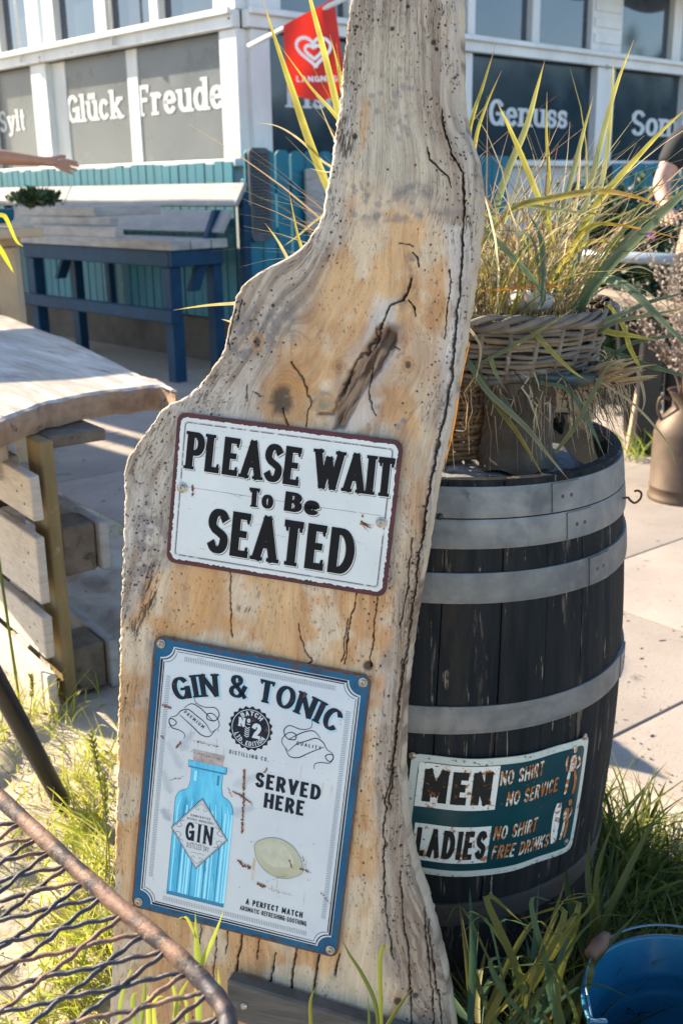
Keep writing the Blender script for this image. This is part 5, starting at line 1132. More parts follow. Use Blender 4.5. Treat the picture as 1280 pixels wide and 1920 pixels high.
for u_, w_ in ((-2.8, 3.2), (1.2, 3.2), (4.9, 3.2), (4.9, .5)):
    P = eq(w_, u_, 2.75); V, F = tube([np.array([P[0], P[1], 0]), P-UP*.01], .03, 8); mesh('post', V, F, M['white_paint'], cpy, smooth=True)

PC = np.array([-.78, 3.55, .8])+np.array([-1.5, .893, 1])*1.45  # added out of view to drop round shade on the table top
pr_ = empty('added_parasol', (PC[0], PC[1], 0), 'canvas cover on a pole out of view, added to shade the live-edge table', 'added_parasol')
V, F = lathe([(.66, -.16), (.45, -.06), (.22, .02), (.001, .10)], PC, 16); mesh('cover', V, F, M['canvas'], pr_)
V, F = tube([np.array([PC[0], PC[1], .0]), PC+UP*.12], .022, 10); mesh('pole', V, F, M['white_paint'], pr_, smooth=True)
# ------------------------------------------------------------ left: small table with planter, herb, blue pot
def seton(o, label, cat, group=None, kind=None): return nm(o, label, cat, group, kind)
rot2 = lambda a: (np.array([math.cos(a), math.sin(a), 0]), np.array([-math.sin(a), math.cos(a), 0]))
D1 = 6.2
pt = empty('planter_crate', at_y(140, 460, D1), 'grey wooden planter box standing on the long bench at the left', 'planter')
A0 = at_y(216, 446, 6.75); dd = dL
for k, (x0, y0, x1, y1, off) in enumerate(((60, 387, 178, 405, 0), (72, 407, 207, 424, .02), (88, 426, 217, 446, .04))):
    a, b = at_y(x1, y1, 6.9-.12*k), at_y(x0, y1, 6.9-.12*k); hgt = at_y(x1, y0, 6.9-.12*k)-a
    box('side_board', a, dL*1.0, np.array([0, 0, 1])*hgt[2], -nL*.5*(1 if k == 0 else .12), M['grey_wood'], pt, .005)
M['herb_green'] = mat('herb_green', (.045, .085, .03), .6, attr=True, scale=20, bump=0, transl=.3)
def leafcloud(name, c, rad, n, size, cols, parent=None, seed=1, up=.3, m='herb_green', flat=1.):
    random.seed(seed); V = []; F = []; CO = []
    for i in range(n):
        while True:
            d = np.array([random.uniform(-1, 1) for _ in range(3)])
            if np.linalg.norm(d) <= 1 and (random.random() < np.linalg.norm(d)**1.5+.15): break
        p = np.array(c)+d*np.array(rad)*(1+.25*math.sin(d[0]*7+d[1]*5+seed)); a = np.array([random.gauss(0, 1), random.gauss(0, 1), random.gauss(up, 1)*flat]); a /= np.linalg.norm(a)+1e-9
        b = np.cross(a, [random.gauss(0, 1), random.gauss(0, 1), random.gauss(0, 1)]); b /= np.linalg.norm(b)+1e-9; s = size*random.uniform(.6, 1.3); k = len(V)
        V += [p, p+a*s*.5+b*s*.28, p+a*s, p+a*s*.5-b*s*.28]; F.append((k, k+1, k+2, k+3)); c_ = random.choice(cols); v = random.uniform(.7, 1.3); CO += [tuple(x*v for x in c_)]*4
    return mesh(name, V, F, M[m], parent, col=CO)
GRN = [(.03, .065, .02), (.05, .09, .025), (.02, .045, .02), (.07, .10, .03)]
h = empty('potted_herb', at_y(65, 388, 6.9), 'small bushy green herb growing at the left end of the planter', 'plant')
leafcloud('foliage', at_y(67, 372, 6.95), (.14, .12, .045), 1500, .035, GRN, h, 3, 1.2)
for k in range(14): b = at_y(66+random.uniform(-36, 36), 384, 6.95); V, F = tube([b, b+np.array([random.gauss(0, .01), random.gauss(0, .02), .06])], .003, 5); mesh('stem', V, F, M['herb_green'], h)
M['blue_gloss'] = mat('blue_gloss', (.006, .09, .15), .35, bump=0, spec=.3)
V, F = lathe([(.001, 0), (.04, 0), (.058, .02), (.062, .062), (.065, .066), (.054, .066), (.05, .02), (.001, .012)], at_y(4, 418, 5.3), 36); o = mesh('blue_pot', V, F, M['blue_gloss'], smooth=True); nm(o, 'small glossy blue pot at the left edge on the pale wooden table', 'pot')
st = empty('side_table', at_y(0, 590, 5.3), 'pale timber table corner with square leg at the left edge', 'table')
a = at_y(84, 444, 5.2); M['pale_timber'] = mat('pale_timber', (.45, .33, .20), .75, col2=(.36, .27, .17), scale=8, stretch=(1, 1, 1), bump=.3, spots=[((.22, .16, .10), 26, .62, .7)])
box('table_top', a+UP*.0, dL*.9, UP*.045, -nR*.5*0+np.array([-.35, -.35, 0]), M['pale_timber'], st, .006)
box('under_rail', at_y(40, 461, 5.32), dL*.8, UP*.045, np.array([-.08, -.08, 0]), M['pale_timber'], st, .005)
a = at_y(33, 462, 5.25); g0 = a.copy(); g0[2] = 0; box('leg', np.array([a[0]-.02, a[1], 0]), np.array([-.10, .0, 0]), np.array([0, .10, 0]), UP*(a[2]-.003), M['pale_timber'], st, .006)
# ------------------------------------------------------------ live-edge table
TOPZ = .80
tb = empty('live_edge_table', at_z(60, 760, 0)+np.array([0, 0, 0]), 'thick live-edge plank table top resting on an upended pallet', 'table')
edge = [(-420, 1010), (-150, 860), (0, 787), (60, 764), (100, 751), (180, 735), (250, 727), (300, 722), (328, 733), (326, 727), (300, 712), (270, 703), (235, 687), (190, 664), (130, 635), (90, 622), (40, 602), (0, 589), (-150, 556), (-420, 520)]
P = [at_z(x, y-(0), TOPZ) for x, y in edge]; P = [np.array(p) for p in P]
Q = curve(P, 8); Q = [q+np.array([random.gauss(0, .0015), random.gauss(0, .0015), 0]) for q in Q]
n = len(Q); TT = .072; cen_ = sum(Q)/n; V = []; 
lay = [(-.010, 0), (0, -.006), (.002, -.024), (-.002, -.05), (-.010, -TT)]
for (o_, z) in lay:
    for i, q in enumerate(Q):
        t = Q[(i+1) % n]-Q[i-1]; nn = np.array([t[1], -t[0], 0]); nn /= np.linalg.norm(nn)+1e-9
        if np.dot(nn, q-cen_) < 0: nn = -nn
        zz = 0 if z == 0 and o_ < 0 else .0015*math.sin(i*.9)
        V.append(q+nn*(o_+.005*(float(fbm(np.array(i*.55), np.array(z*60+3), 6))-.5)*2)+UP*(z+zz))
F = []
for l in range(len(lay)-1):
    for i in range(n): F.append((l*n+i, l*n+(i+1) % n, (l+1)*n+(i+1) % n, (l+1)*n+i))
F.append(tuple(range(n))); F.append(tuple(range((len(lay)-1)*n, len(lay)*n))[::-1])
M['table_wood'] = mat('table_wood', (.40, .35, .29), .5, col2=(.25, .205, .165), scale=6, lo=.38, hi=.62, stretch=(2.2, .6, 1), bump=.12, bscale=24, spots=[((.60, .57, .53), 4, .5, .75, (2, .6, 1)), ((.08, .07, .065), 9, .60, .70, (2.4, .6, 1)), ((.42, .24, .10), 5, .64, .8)], rvar=.15, spec=.5)
for nd in M['table_wood'].node_tree.nodes:
    if nd.type == 'MAPPING': nd.vector_type = 'TEXTURE'; nd.inputs['Rotation'].default_value = (0, 0, math.atan2(.811, -.585)); nd.inputs['Scale'].default_value = (3.2, .42, 1)
    if nd.type == 'TEX_NOISE': nd.inputs['Distortion'].default_value = 1.1
M['bark_edge'] = mat('bark_edge', (.42, .28, .18), .85, col2=(.26, .16, .10), scale=14, bump=.8, bscale=40, spots=[((.05, .035, .03), 22, .60, .70), ((.48, .38, .27), 16, .62, .75)], bdist=.01)
nside = n*(len(lay)-1); fm = [1]*nside+[0, 1]
for i in range(n): fm[i] = 0
o = mesh('table_top', V, F, [M['table_wood'], M['bark_edge']], tb, fm=fm)
# grain cracks carried as dark seams in the top
# pallet standing on its long edge
pd = np.array([-.585, .811, 0]); pn = np.array([-.811, -.585, 0])     # along the boards (away), face normal towards camera-left
R0 = at_y(124, 1322, 2.60); R0[2] = 0
pal = empty('pallet', R0, 'weathered wooden pallet on edge carrying the live-edge table', 'pallet')
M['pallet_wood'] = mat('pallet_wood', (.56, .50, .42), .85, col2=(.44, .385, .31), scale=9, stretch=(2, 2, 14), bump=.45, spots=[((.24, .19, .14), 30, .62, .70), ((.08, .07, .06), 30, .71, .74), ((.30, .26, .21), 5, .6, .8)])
M['pallet_dark'] = mat('pallet_dark', (.11, .085, .06), .9, col2=(.17, .13, .095), scale=20, bump=.6, spots=[((.03, .025, .02), 18, .58, .7)])
M['yellow_timber'] = mat('yellow_timber', (.20, .14, .055), .8, col2=(.28, .20, .09), scale=10, stretch=(2, 2, .3), bump=.3, spots=[((.42, .38, .26), 20, .62, .75)])
def pz(px, py): # point on the pallet's plane through R0 -> (s along pd, z)
    q = at_plane(px, py, R0+pn*.035, pn)-R0; return np.dot(q, pd), q[2]
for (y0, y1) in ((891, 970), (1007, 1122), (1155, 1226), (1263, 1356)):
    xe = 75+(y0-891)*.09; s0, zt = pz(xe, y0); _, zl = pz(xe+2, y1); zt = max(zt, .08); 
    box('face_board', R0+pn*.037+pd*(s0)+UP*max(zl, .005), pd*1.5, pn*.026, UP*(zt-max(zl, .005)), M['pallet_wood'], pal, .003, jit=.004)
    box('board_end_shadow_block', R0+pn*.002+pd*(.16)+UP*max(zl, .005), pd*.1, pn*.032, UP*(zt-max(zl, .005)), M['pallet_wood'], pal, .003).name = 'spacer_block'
for o_ in [q for q in bpy.data.objects if q.parent == pal and q.name.startswith('face_board')]:
    vs = np.array([v.co for v in o_.data.vertices])+R0; zl, zh = vs[:, 2].min(), vs[:, 2].max(); s0 = min(np.dot(v-R0, pd) for v in vs)
    for (ds, fz_) in ((.055, .3), (.06, .7), (.10, .5), (.42, .32), (.43, .7)):
        c_ = R0+pd*(s0+ds)+UP*(zl+(zh-zl)*fz_)+pn*.0632; V, F = lathe([(.0001, .0012), (.003, .0012), (.004, 0)], c_, 8, pn); mesh('nail', V, F, M['rust_iron'], pal)
zt0 = .722
for s in (.0, .62, 1.3):
    box('stringer', R0+pd*s+UP*.003, pd*.10 if s else pd*.10, pn*-.036, UP*zt0, M['yellow_timber'], pal, .004)
# blocks behind and the second row of boards
for (px0, py0, py1) in ((115, 945, 1112), (128, 1200, 1352)):
    s_, zt = pz(100, py0+8); zl = max(.0, pz(100, py1-20)[1])
    zc = at_y(150, (py0+py1)/2, 2.68)[2]; hh_ = .135
    z0_ = max(0.004, zc-hh_/2)
    for s in (.02, .64, 1.32):
        box('block', R0-pn*.040+pd*s+UP*z0_, pd*.14, pn*-.095, UP*hh_, M['pallet_dark'], pal, .006, jit=.008)
    box('back_board', R0-pn*.139+pd*.0+UP*z0_, pd*1.45, pn*-.024, UP*(hh_+.003), M['grey_wood'], pal, .004, jit=.004)
box('cleat', R0+pd*.05+UP*.692-pn*.04, pd*1.2, pn*-.16, UP*.032, M['pallet_dark'], tb, .004)
box('top_block', R0+pn*.04+pd*.12+UP*.61, pd*.10, pn*.05, UP*.115, M['pallet_wood'], pal, .004)
# ------------------------------------------------------------ black stand leg
q0, q1 = at_z(118, 1508, .0), at_y(-62, 1175, 2.0)
lg = empty('black_stand', q0, 'thick black metal leg planted in the sand at the left edge', 'stand')
V, F = tube([q0-UP*.02, q0+(q1-q0)*.02, q0+(q1-q0)*.5, q1, q1+(q1-q0)*.6], [.014, .0195, .0215, .023, .023], 20); mesh('leg', V, F, M['black_metal'], lg, smooth=True)
V, F = lathe([(.001, 0), (.30, 0), (.31, .01), (.31, .03), (.30, .04), (.001, .04)], q1+(q1-q0)*.6+np.array([-.26, 0, 0]), 40); mesh('top', V, F, M['black_metal'], lg, smooth=True)
# ------------------------------------------------------------ rusty wire chair
M['rusty_tube'] = mat('rusty_tube', (.12, .062, .036), .55, col2=(.22, .13, .088), scale=40, bump=.5, bscale=150, spots=[((.035, .028, .03), 30, .50, .60), ((.42, .33, .28), 60, .62, .72)], metal=.15, rvar=.15)
M['dark_tube'] = mat('dark_tube', (.030, .032, .042), .45, col2=(.10, .055, .035), scale=22, lo=.45, hi=.7, bump=.35, bscale=160, metal=.2)
CH0, CH1 = at_z(0, 1497, .70), at_z(372, 1835, .66)
cd = CH1-CH0; cn = np.cross(cd, np.array([-.62, -.70, -.28])); cn /= np.linalg.norm(cn)
wire = lambda px, py: at_plane(px, py, CH0, cn)
ch = empty('wire_chair', (CH0[0], .6, 0), 'rusty wire mesh garden chair with thick tube rim in the left foreground', 'chair')
rimP = [wire(-260, 1290), wire(-120, 1392), wire(0, 1497), wire(100, 1590), wire(200, 1681), wire(300, 1765), wire(352, 1812), wire(392, 1854), wire(418, 1890), wire(428, 1925), wire(424, 1975), wire(400, 2040), wire(300, 2160), wire(100, 2300)]
RC = curve(rimP, 10); V, F = tube(RC, [.0086+.0004*math.sin(i*.7) for i in range(len(RC))], 18)
mesh('rim_tube', V, F, [M['rusty_tube'], M['dark_tube']], ch, smooth=True, fm=[1 if (i//18 > 66 and i < 18*(len(RC)-1)) or random.random() < .0 else 0 for i in range(len(F))])
nodes = [(-110, 1395), (-55, 1448), (38, 1541), (68, 1571), (94, 1596), (124, 1625), (158, 1654), (191, 1684), (229, 1719), (270, 1751), (311, 1785), (352, 1822), (397, 1860), (412, 1912), (405, 1985), (370, 2050)]
def wt(P, r=.0024, m='dark_tube', name='wire'):
    C_ = curve([wire(*p) for p in P], 7); C_ = [c+cn*.0012*math.sin(i*1.3+P[0][0]) for i, c in enumerate(C_)]; V, F = tube(C_, [r*(1+.08*math.sin(i*1.1)) for i in range(len(C_))], 9); mesh(name, V, F, M[m], ch, smooth=True)
random.seed(11)
for i, (x, y) in enumerate(nodes):
    # shallow wire, stepping
    P = [(x, y)]; a, b = x, y
    while a > -260: a -= 72; b += random.uniform(9, 11)+(4 if len(P) % 2 else 9); P.append((a, b))
    wt(P, m='dark_tube' if i % 3 else 'rusty_tube')
    P = [(x+1, y+1)]; a, b = x, y
    while a > -200 and b < 2250: a -= 52; b += (39 if len(P) % 2 else 44)+random.uniform(-2, 2); P.append((a, b))
    wt(P, m='dark_tube' if (i+1) % 3 else 'rusty_tube')
for px, py, pz_ in ((380, 2010, 0), (-150, 1420, 0)):
    a = wire(px, py); V, F = tube([a, np.array([a[0]-.02, a[1], .35]), np.array([a[0]-.03, a[1], .0])], .010, 10); mesh('leg', V, F, M['rusty_tube'], ch, smooth=True)
# ------------------------------------------------------------ blue bucket
M['bucket_blue'] = mat('bucket_blue', (.007, .085, .155), .32, col2=(.010, .11, .19), scale=8, bump=.05, spots=[((.03, .04, .05), 60, .66, .72), ((.03, .15, .24), 6, .6, .8), ((.10, .08, .06), 22, .66, .74)], rvar=.12, coat=.1)
BK = at_z(1288, 1878, .27); bc_ = np.array([BK[0], BK[1], .02]); baxis = np.array([-.03, -.02, 1.])
bk = empty('blue_bucket', bc_, 'blue enamel bucket with wire handle in the grass at the lower right', 'bucket')
pr = [(.001, .004), (.085, .004), (.088, 0), (.092, .01), (.112, .13), (.1145, .135), (.113, .142), (.1165, .150), (.115, .160), (.1195, .170), (.130, .243), (.134, .247), (.134, .252), (.130, .253), (.1285, .249), (.1215, .196), (.1175, .190), (.1205, .184), (.1165, .178), (.1190, .171), (.1145, .164), (.113, .155), (.109, .130), (.087, .012), (.001, .010)]
V, F = lathe(pr, bc_, 72, baxis); mesh('body', V, F, M['bucket_blue'], bk, smooth=True)
M['water'] = mat('water', (.012, .05, .09), .08, bump=.05, bscale=4, spec=.6)
V, F = lathe([(.001, .085), (.102, .085)], bc_, 48, baxis); mesh('water', V, F, M['water'], bk)
M['zinc'] = mat('zinc', (.10, .17, .22), .4, .5, bump=.1)
rimpt = lambda a, h=.25, r=.130: bc_+np.array([r*math.cos(R(a)), r*math.sin(R(a)), h])
hc_ = [rimpt(195, .235, .137)]+[rimpt(a, .256+.010*math.sin(R((195-a)*1.0)), .1345) for a in range(180, 20, -12)]+[rimpt(15, .235, .137)]
V, F = tube(curve(hc_, 3), .0017, 8); mesh('handle_wire', V, F, M['zinc'], bk, smooth=True)
g0_, g1_ = rimpt(128, .268, .136), rimpt(104, .270, .137); ga = rimpt(148, .266, .136)
V, F = tube([ga, (ga+g0_)/2+UP*.002, g0_], [.0095, .0115, .0095], 14); mesh('handle_grip', V, F, mat('grip_wood', (.16, .085, .05), .6, col2=(.10, .05, .03), scale=30), bk, smooth=True)
for a in (195, 15): V, F = cbox(rimpt(a, .215, .131)-np.array([.012, 0, 0]), (.024, 0, 0), (0, .008, 0), (0, 0, .035), .003); mesh('handle_lug', V, F, M['zinc'], bk)
V, F = tube(curve([rimpt(195, .235, .137), rimpt(198, .20, .150), rimpt(196, .17, .140), rimpt(192, .19, .129)], 5), .0022, 8); mesh('handle_loop', V, F, M['zinc'], bk, smooth=True)
# ------------------------------------------------------------ milk can with dry branches
M['old_zinc'] = mat('old_zinc', (.11, .075, .050), .55, .4, col2=(.07, .048, .034), scale=8, bump=.2, spots=[((.07, .05, .035), 12, .56, .7), ((.24, .19, .14), 9, .62, .8)])
mc = at_z(1290, 952, 0.); mc[2] = .002; mc[1] += .13; mc[0] += .02
can = empty('milk_can', mc, 'old dull metal milk can holding dry branches at the right edge', 'milk can')
V, F = lathe([(.001, 0), (.150, 0), (.155, .006), (.155, .02), (.149, .028), (.149, .06), (.152, .064), (.149, .068), (.147, .29), (.135, .335), (.095, .385), (.078, .405), (.078, .44), (.098, .475), (.102, .478), (.096, .474), (.074, .44), (.074, .40)], mc, 56); mesh('body', V, F, M['old_zinc'], can, smooth=True)
for s in (-1, 1):
    P = [mc+np.array([s*.09, 0, .44]), mc+np.array([s*.13, 0, .45]), mc+np.array([s*.14, 0, .40]), mc+np.array([s*.12, 0, .35])]; V, F = tube(curve(P, 5), .007, 8); mesh('handle', V, F, M['old_zinc'], can, smooth=True)
M['dry_twig'] = mat('dry_twig', (.17, .11, .08), .85, bump=0); M['dry_bud'] = mat('dry_bud', (.46, .38, .30), .8, bump=0)
br = empty('dry_branches', mc+UP*.44, 'dry reddish branches with pale buds standing in the milk can', 'branches')
random.seed(3); V_ = B(); buds = B()
for k in range(46):
    a = random.uniform(0, 2*math.pi); sp_ = random.uniform(.05, .34); h_ = random.uniform(.35, .78)
    P = [mc+UP*.42+np.array([.04*math.cos(a), .04*math.sin(a), 0])]
    for t in (.35, .7, 1): P.append(mc+np.array([math.cos(a)*sp_*t**1.5-.08*t, math.sin(a)*sp_*t**1.5, .42+h_*t])+np.random.default_rng(k).normal(0, .012, 3))
    C_ = curve(P, 6); V, F = tube(C_, [.0030*(1-.7*i/len(C_)) for i in range(len(C_))], 5)
    if k < 26: mesh('branch', V, F, M['dry_twig'], br, smooth=True)
    else: V_.add(V, F)
    for i in range(6, len(C_)):
        for q in range(2):
            e = C_[i]+np.array([random.gauss(0, .02), random.gauss(0, .02), random.uniform(0, .03)]); V, F = tube([C_[i], e], .0011, 4); V_.add(V, F)
            r = random.uniform(.003, .0065); V, F = lathe([(.0001, -r), (r*.8, -r*.4), (r*.8, r*.5), (.0001, r*1.2)], e, 5); buds.add(V, F)
o = V_.build('twigs', M['dry_twig'], br); o['kind'] = 'stuff'; o = buds.build('buds', M['dry_bud'], br); o['kind'] = 'stuff'
# ------------------------------------------------------------ picnic table on the right
M['bench_pale'] = mat('bench_pale', (.44, .33, .22), .75, col2=(.34, .26, .18), scale=8, bump=.3)
pc = empty('picnic_table', at_z(1210, 850, 0), 'timber picnic table with pale top and black frame right of the grass basket', 'table')
a = at_y(1236, 590, 4.9); b = at_y(1085, 560, 5.15); wv = np.array([.35, .75, 0])
for k in range(3): box('top_board', b+np.array([0, .16*k, 0]), (a-b)*2.6, (0, .15, 0), (0, 0, .05), M['bench_pale'], pc, .008)
fz = a[2]-.003
for (px, lean_) in ((1222, 0.),):
    q = at_y(px, 640, 5.2); box('black_leg', np.array([q[0]-.055, q[1], 0]), (.11, 0, 0), (0, .07, 0), (0.02, 0, fz), M['black_metal'], pc, .005)
q = at_z(1190, 850, 0.); q2 = at_y(1215, 712, q[1]-.02); box('brace_board', q-np.array([.045, 0, 0]), (.10, 0, 0), (0, .04, 0), q2-q, M['bench_pale'], pc, .004)
q = at_y(1235, 600, 5.3); box('black_leg', np.array([q[0]-.04, q[1]+.3, 0]), (.14, 0, 0), (0, .07, 0), (-.10, 0, fz), M['black_metal'], pc, .005)
# pale metal rail
M['pale_rail'] = mat('pale_rail', (.30, .37, .42), .35, .3, bump=.05)
rl_ = empty('metal_rail', at_z(1200, 800, 0.), 'pale blue horizontal metal rail in front of the dark shrub', 'rail')
a, b = at_y(1085, 478, 5.9), at_y(1400, 492, 5.6); V, F = tube([a, b], .030, 12); mesh('rail', V, F, M['pale_rail'], rl_, smooth=True)
for t in (.60, .98): p = a+(b-a)*t; V, F = tube([p, np.array([p[0], p[1], 0])], .022, 10); mesh('post', V, F, M['pale_rail'], rl_, smooth=True)
# ------------------------------------------------------------ dark shrubs
M['shrub'] = mat('shrub', rough=.55, attr=True, scale=10, bump=0, transl=.2)
sh = empty('shrub', at_y(1150, 480, 6.7)*np.array([1, 1, 0]), 'dense dark green shrub growing under the lettered windows at the right', 'shrub')
c = at_y(1165, 440, 6.7)
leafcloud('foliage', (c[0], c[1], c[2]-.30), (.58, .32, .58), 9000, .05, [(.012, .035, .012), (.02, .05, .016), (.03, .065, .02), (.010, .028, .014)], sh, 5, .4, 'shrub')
for k in range(7):
    b = np.array([c[0]+random.uniform(-.2, .2), c[1]+random.uniform(-.1, .1), 0.]); V, F = tube(curve([b, b+np.array([random.gauss(0, .05), 0, .4]), b+np.array([random.gauss(0, .2), random.gauss(0, .1), 1.0])], 4), .012, 6); mesh('stem', V, F, M['dry_twig'], sh)
sh2 = empty('shrub', at_y(1300, 560, 6.2)*np.array([1, 1, 0]), 'low dark shrub behind the milk can and the picnic table', 'shrub'); c = at_y(1330, 560, 6.3)
leafcloud('foliage', (c[0]-.1, c[1], .55), (.75, .3, .5), 6000, .05, [(.012, .035, .012), (.02, .05, .016), (.03, .06, .02)], sh2, 6, .4, 'shrub')
V, F = tube([np.array([c[0], c[1], 0]), np.array([c[0], c[1], .5])], .015, 6); mesh('stem', V, F, M['dry_twig'], sh2)
# flowers in the shrub
M['pink'] = mat('pink', (.50, .10, .42), .5, bump=0)
fo = leafcloud('foliage', at_y(1222, 438, 6.2), (.03, .03, .03), 40, .03, [(.5, .1, .4)], None, 9); fo.name = 'pink_flower'; fo.data.materials.clear(); fo.data.materials.append(M['pink']); nm(fo, 'small pink flower in the dark shrub', 'flower')

# far-off wood on the dunes to the right, seen in the window glass
for k, (x, y, sx_, h_) in enumerate(((34, 16, 7, 3.2), (38, 4, 6, 2.6), (30, 28, 7, 3.0))):
    leafcloud('dune_wood', (x, y, h_*.7), (3, sx_, h_), 2600, .9, [(.012, .03, .012), (.02, .045, .016)], None, 30+k, .2, 'shrub'); o = bpy.data.objects['dune_wood' if k == 0 else 'dune_wood.%03d' % k]
    nm(o, ['dark pine thicket', 'lower dark pine thicket', 'rearmost dark pine thicket'][k]+' on the dunes, seen only as a reflection in the window glass', 'trees', kind='stuff')
# ------------------------------------------------------------ grasses
def leafmat(name, tr=.45, rough=.5):
    return mat(name, rough=rough, attr=True, scale=30, bump=0, transl=tr, spec=.35)
M['grass'] = leafmat('grass'); M['grass'].node_tree.nodes['Mapping'].inputs['Scale'].default_value = (1, 1, .25); M['straw'] = leafmat('straw', .35, .6)
def blade(P, w, fold=.25, side=None, taper=.55):
    """ribbon with a keel along 3D points; returns V, F"""
    n = len(P); V = []; F = []
    for i in range(n):
        t = P[min(i+1, n-1)]-P[max(i-1, 0)]; t = t/(np.linalg.norm(t)+1e-9)
        s = side if side is not None else np.array([1., 0, 0]); s = s-t*np.dot(s, t); s = s/(np.linalg.norm(s)+1e-9); nrm = np.cross(t, s)
        u = i/(n-1); ww = w*.5*(min(1, .55+u*1.6))*(1-max(0, (u-(1-taper))/taper)**1.5); ww = max(ww, .0002)
        V += [P[i]-s*ww, P[i]+nrm*ww*fold, P[i]+s*ww]
    for i in range(n-1):
        for k in (0, 1): F.append((3*i+k, 3*i+k+1, 3*i+4+k, 3*i+3+k))
    return V, F
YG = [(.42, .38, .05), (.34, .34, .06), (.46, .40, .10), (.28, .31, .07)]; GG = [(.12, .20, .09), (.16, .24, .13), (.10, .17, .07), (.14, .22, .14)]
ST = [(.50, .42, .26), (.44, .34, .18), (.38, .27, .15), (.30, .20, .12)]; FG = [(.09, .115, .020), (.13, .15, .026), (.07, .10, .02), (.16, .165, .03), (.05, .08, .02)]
bgc = empty('beach_grass', kpt(0, -.01, 0.), 'tall yellow-green and straw-coloured beach grass growing out of the wicker basket', 'grass')
def hand(pts, w, col, d0=1.62, d1=1.62, m='grass', par=None, name='blade'):
    """a blade through measured points, at its own depth; w in px"""
    n = len(pts); P = []
    for i, (x, y) in enumerate(pts): P.append(at_y(x, y, d0+(d1-d0)*i/(n-1)))
    P = curve(P, 6); z = 1.62; sd_ = np.array([random.uniform(.7, 1), random.uniform(-.5, .5), random.uniform(-.2, .2)])
    d = P[-1]-P[0]; sd_ = np.cross(d/np.linalg.norm(d), np.array([random.uniform(-.35, .35), 1, random.uniform(-.2, .2)]))
    V, F = blade(P, w/FPX*z*.86, .38, sd_); tip = col[1] if len(col) == 2 else None; base_ = col[0]
    C_ = []
    for i in range(len(P)):
        t = i/(len(P)-1); c = base_ if tip is None else tuple(a*(1-t**2)+b*t**2 for a, b in zip(base_, tip)); v_ = .8+.4*float(vn(np.array(i*.9), np.array(pts[0][0]*.37)))
        if t > .93: c = (.34, .24, .12)
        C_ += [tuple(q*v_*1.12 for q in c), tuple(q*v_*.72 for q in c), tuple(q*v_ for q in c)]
    return mesh(name, V, F, M[m], par or bgc, col=C_, smooth=True)
y1, y2, g1, g2, s1_, s2_, or_ = (.44, .39, .07), (.34, .32, .08), (.11, .165, .095), (.155, .20, .13), (.46, .38, .22), (.40, .30, .18), (.50, .22, .04)
random.seed(31)
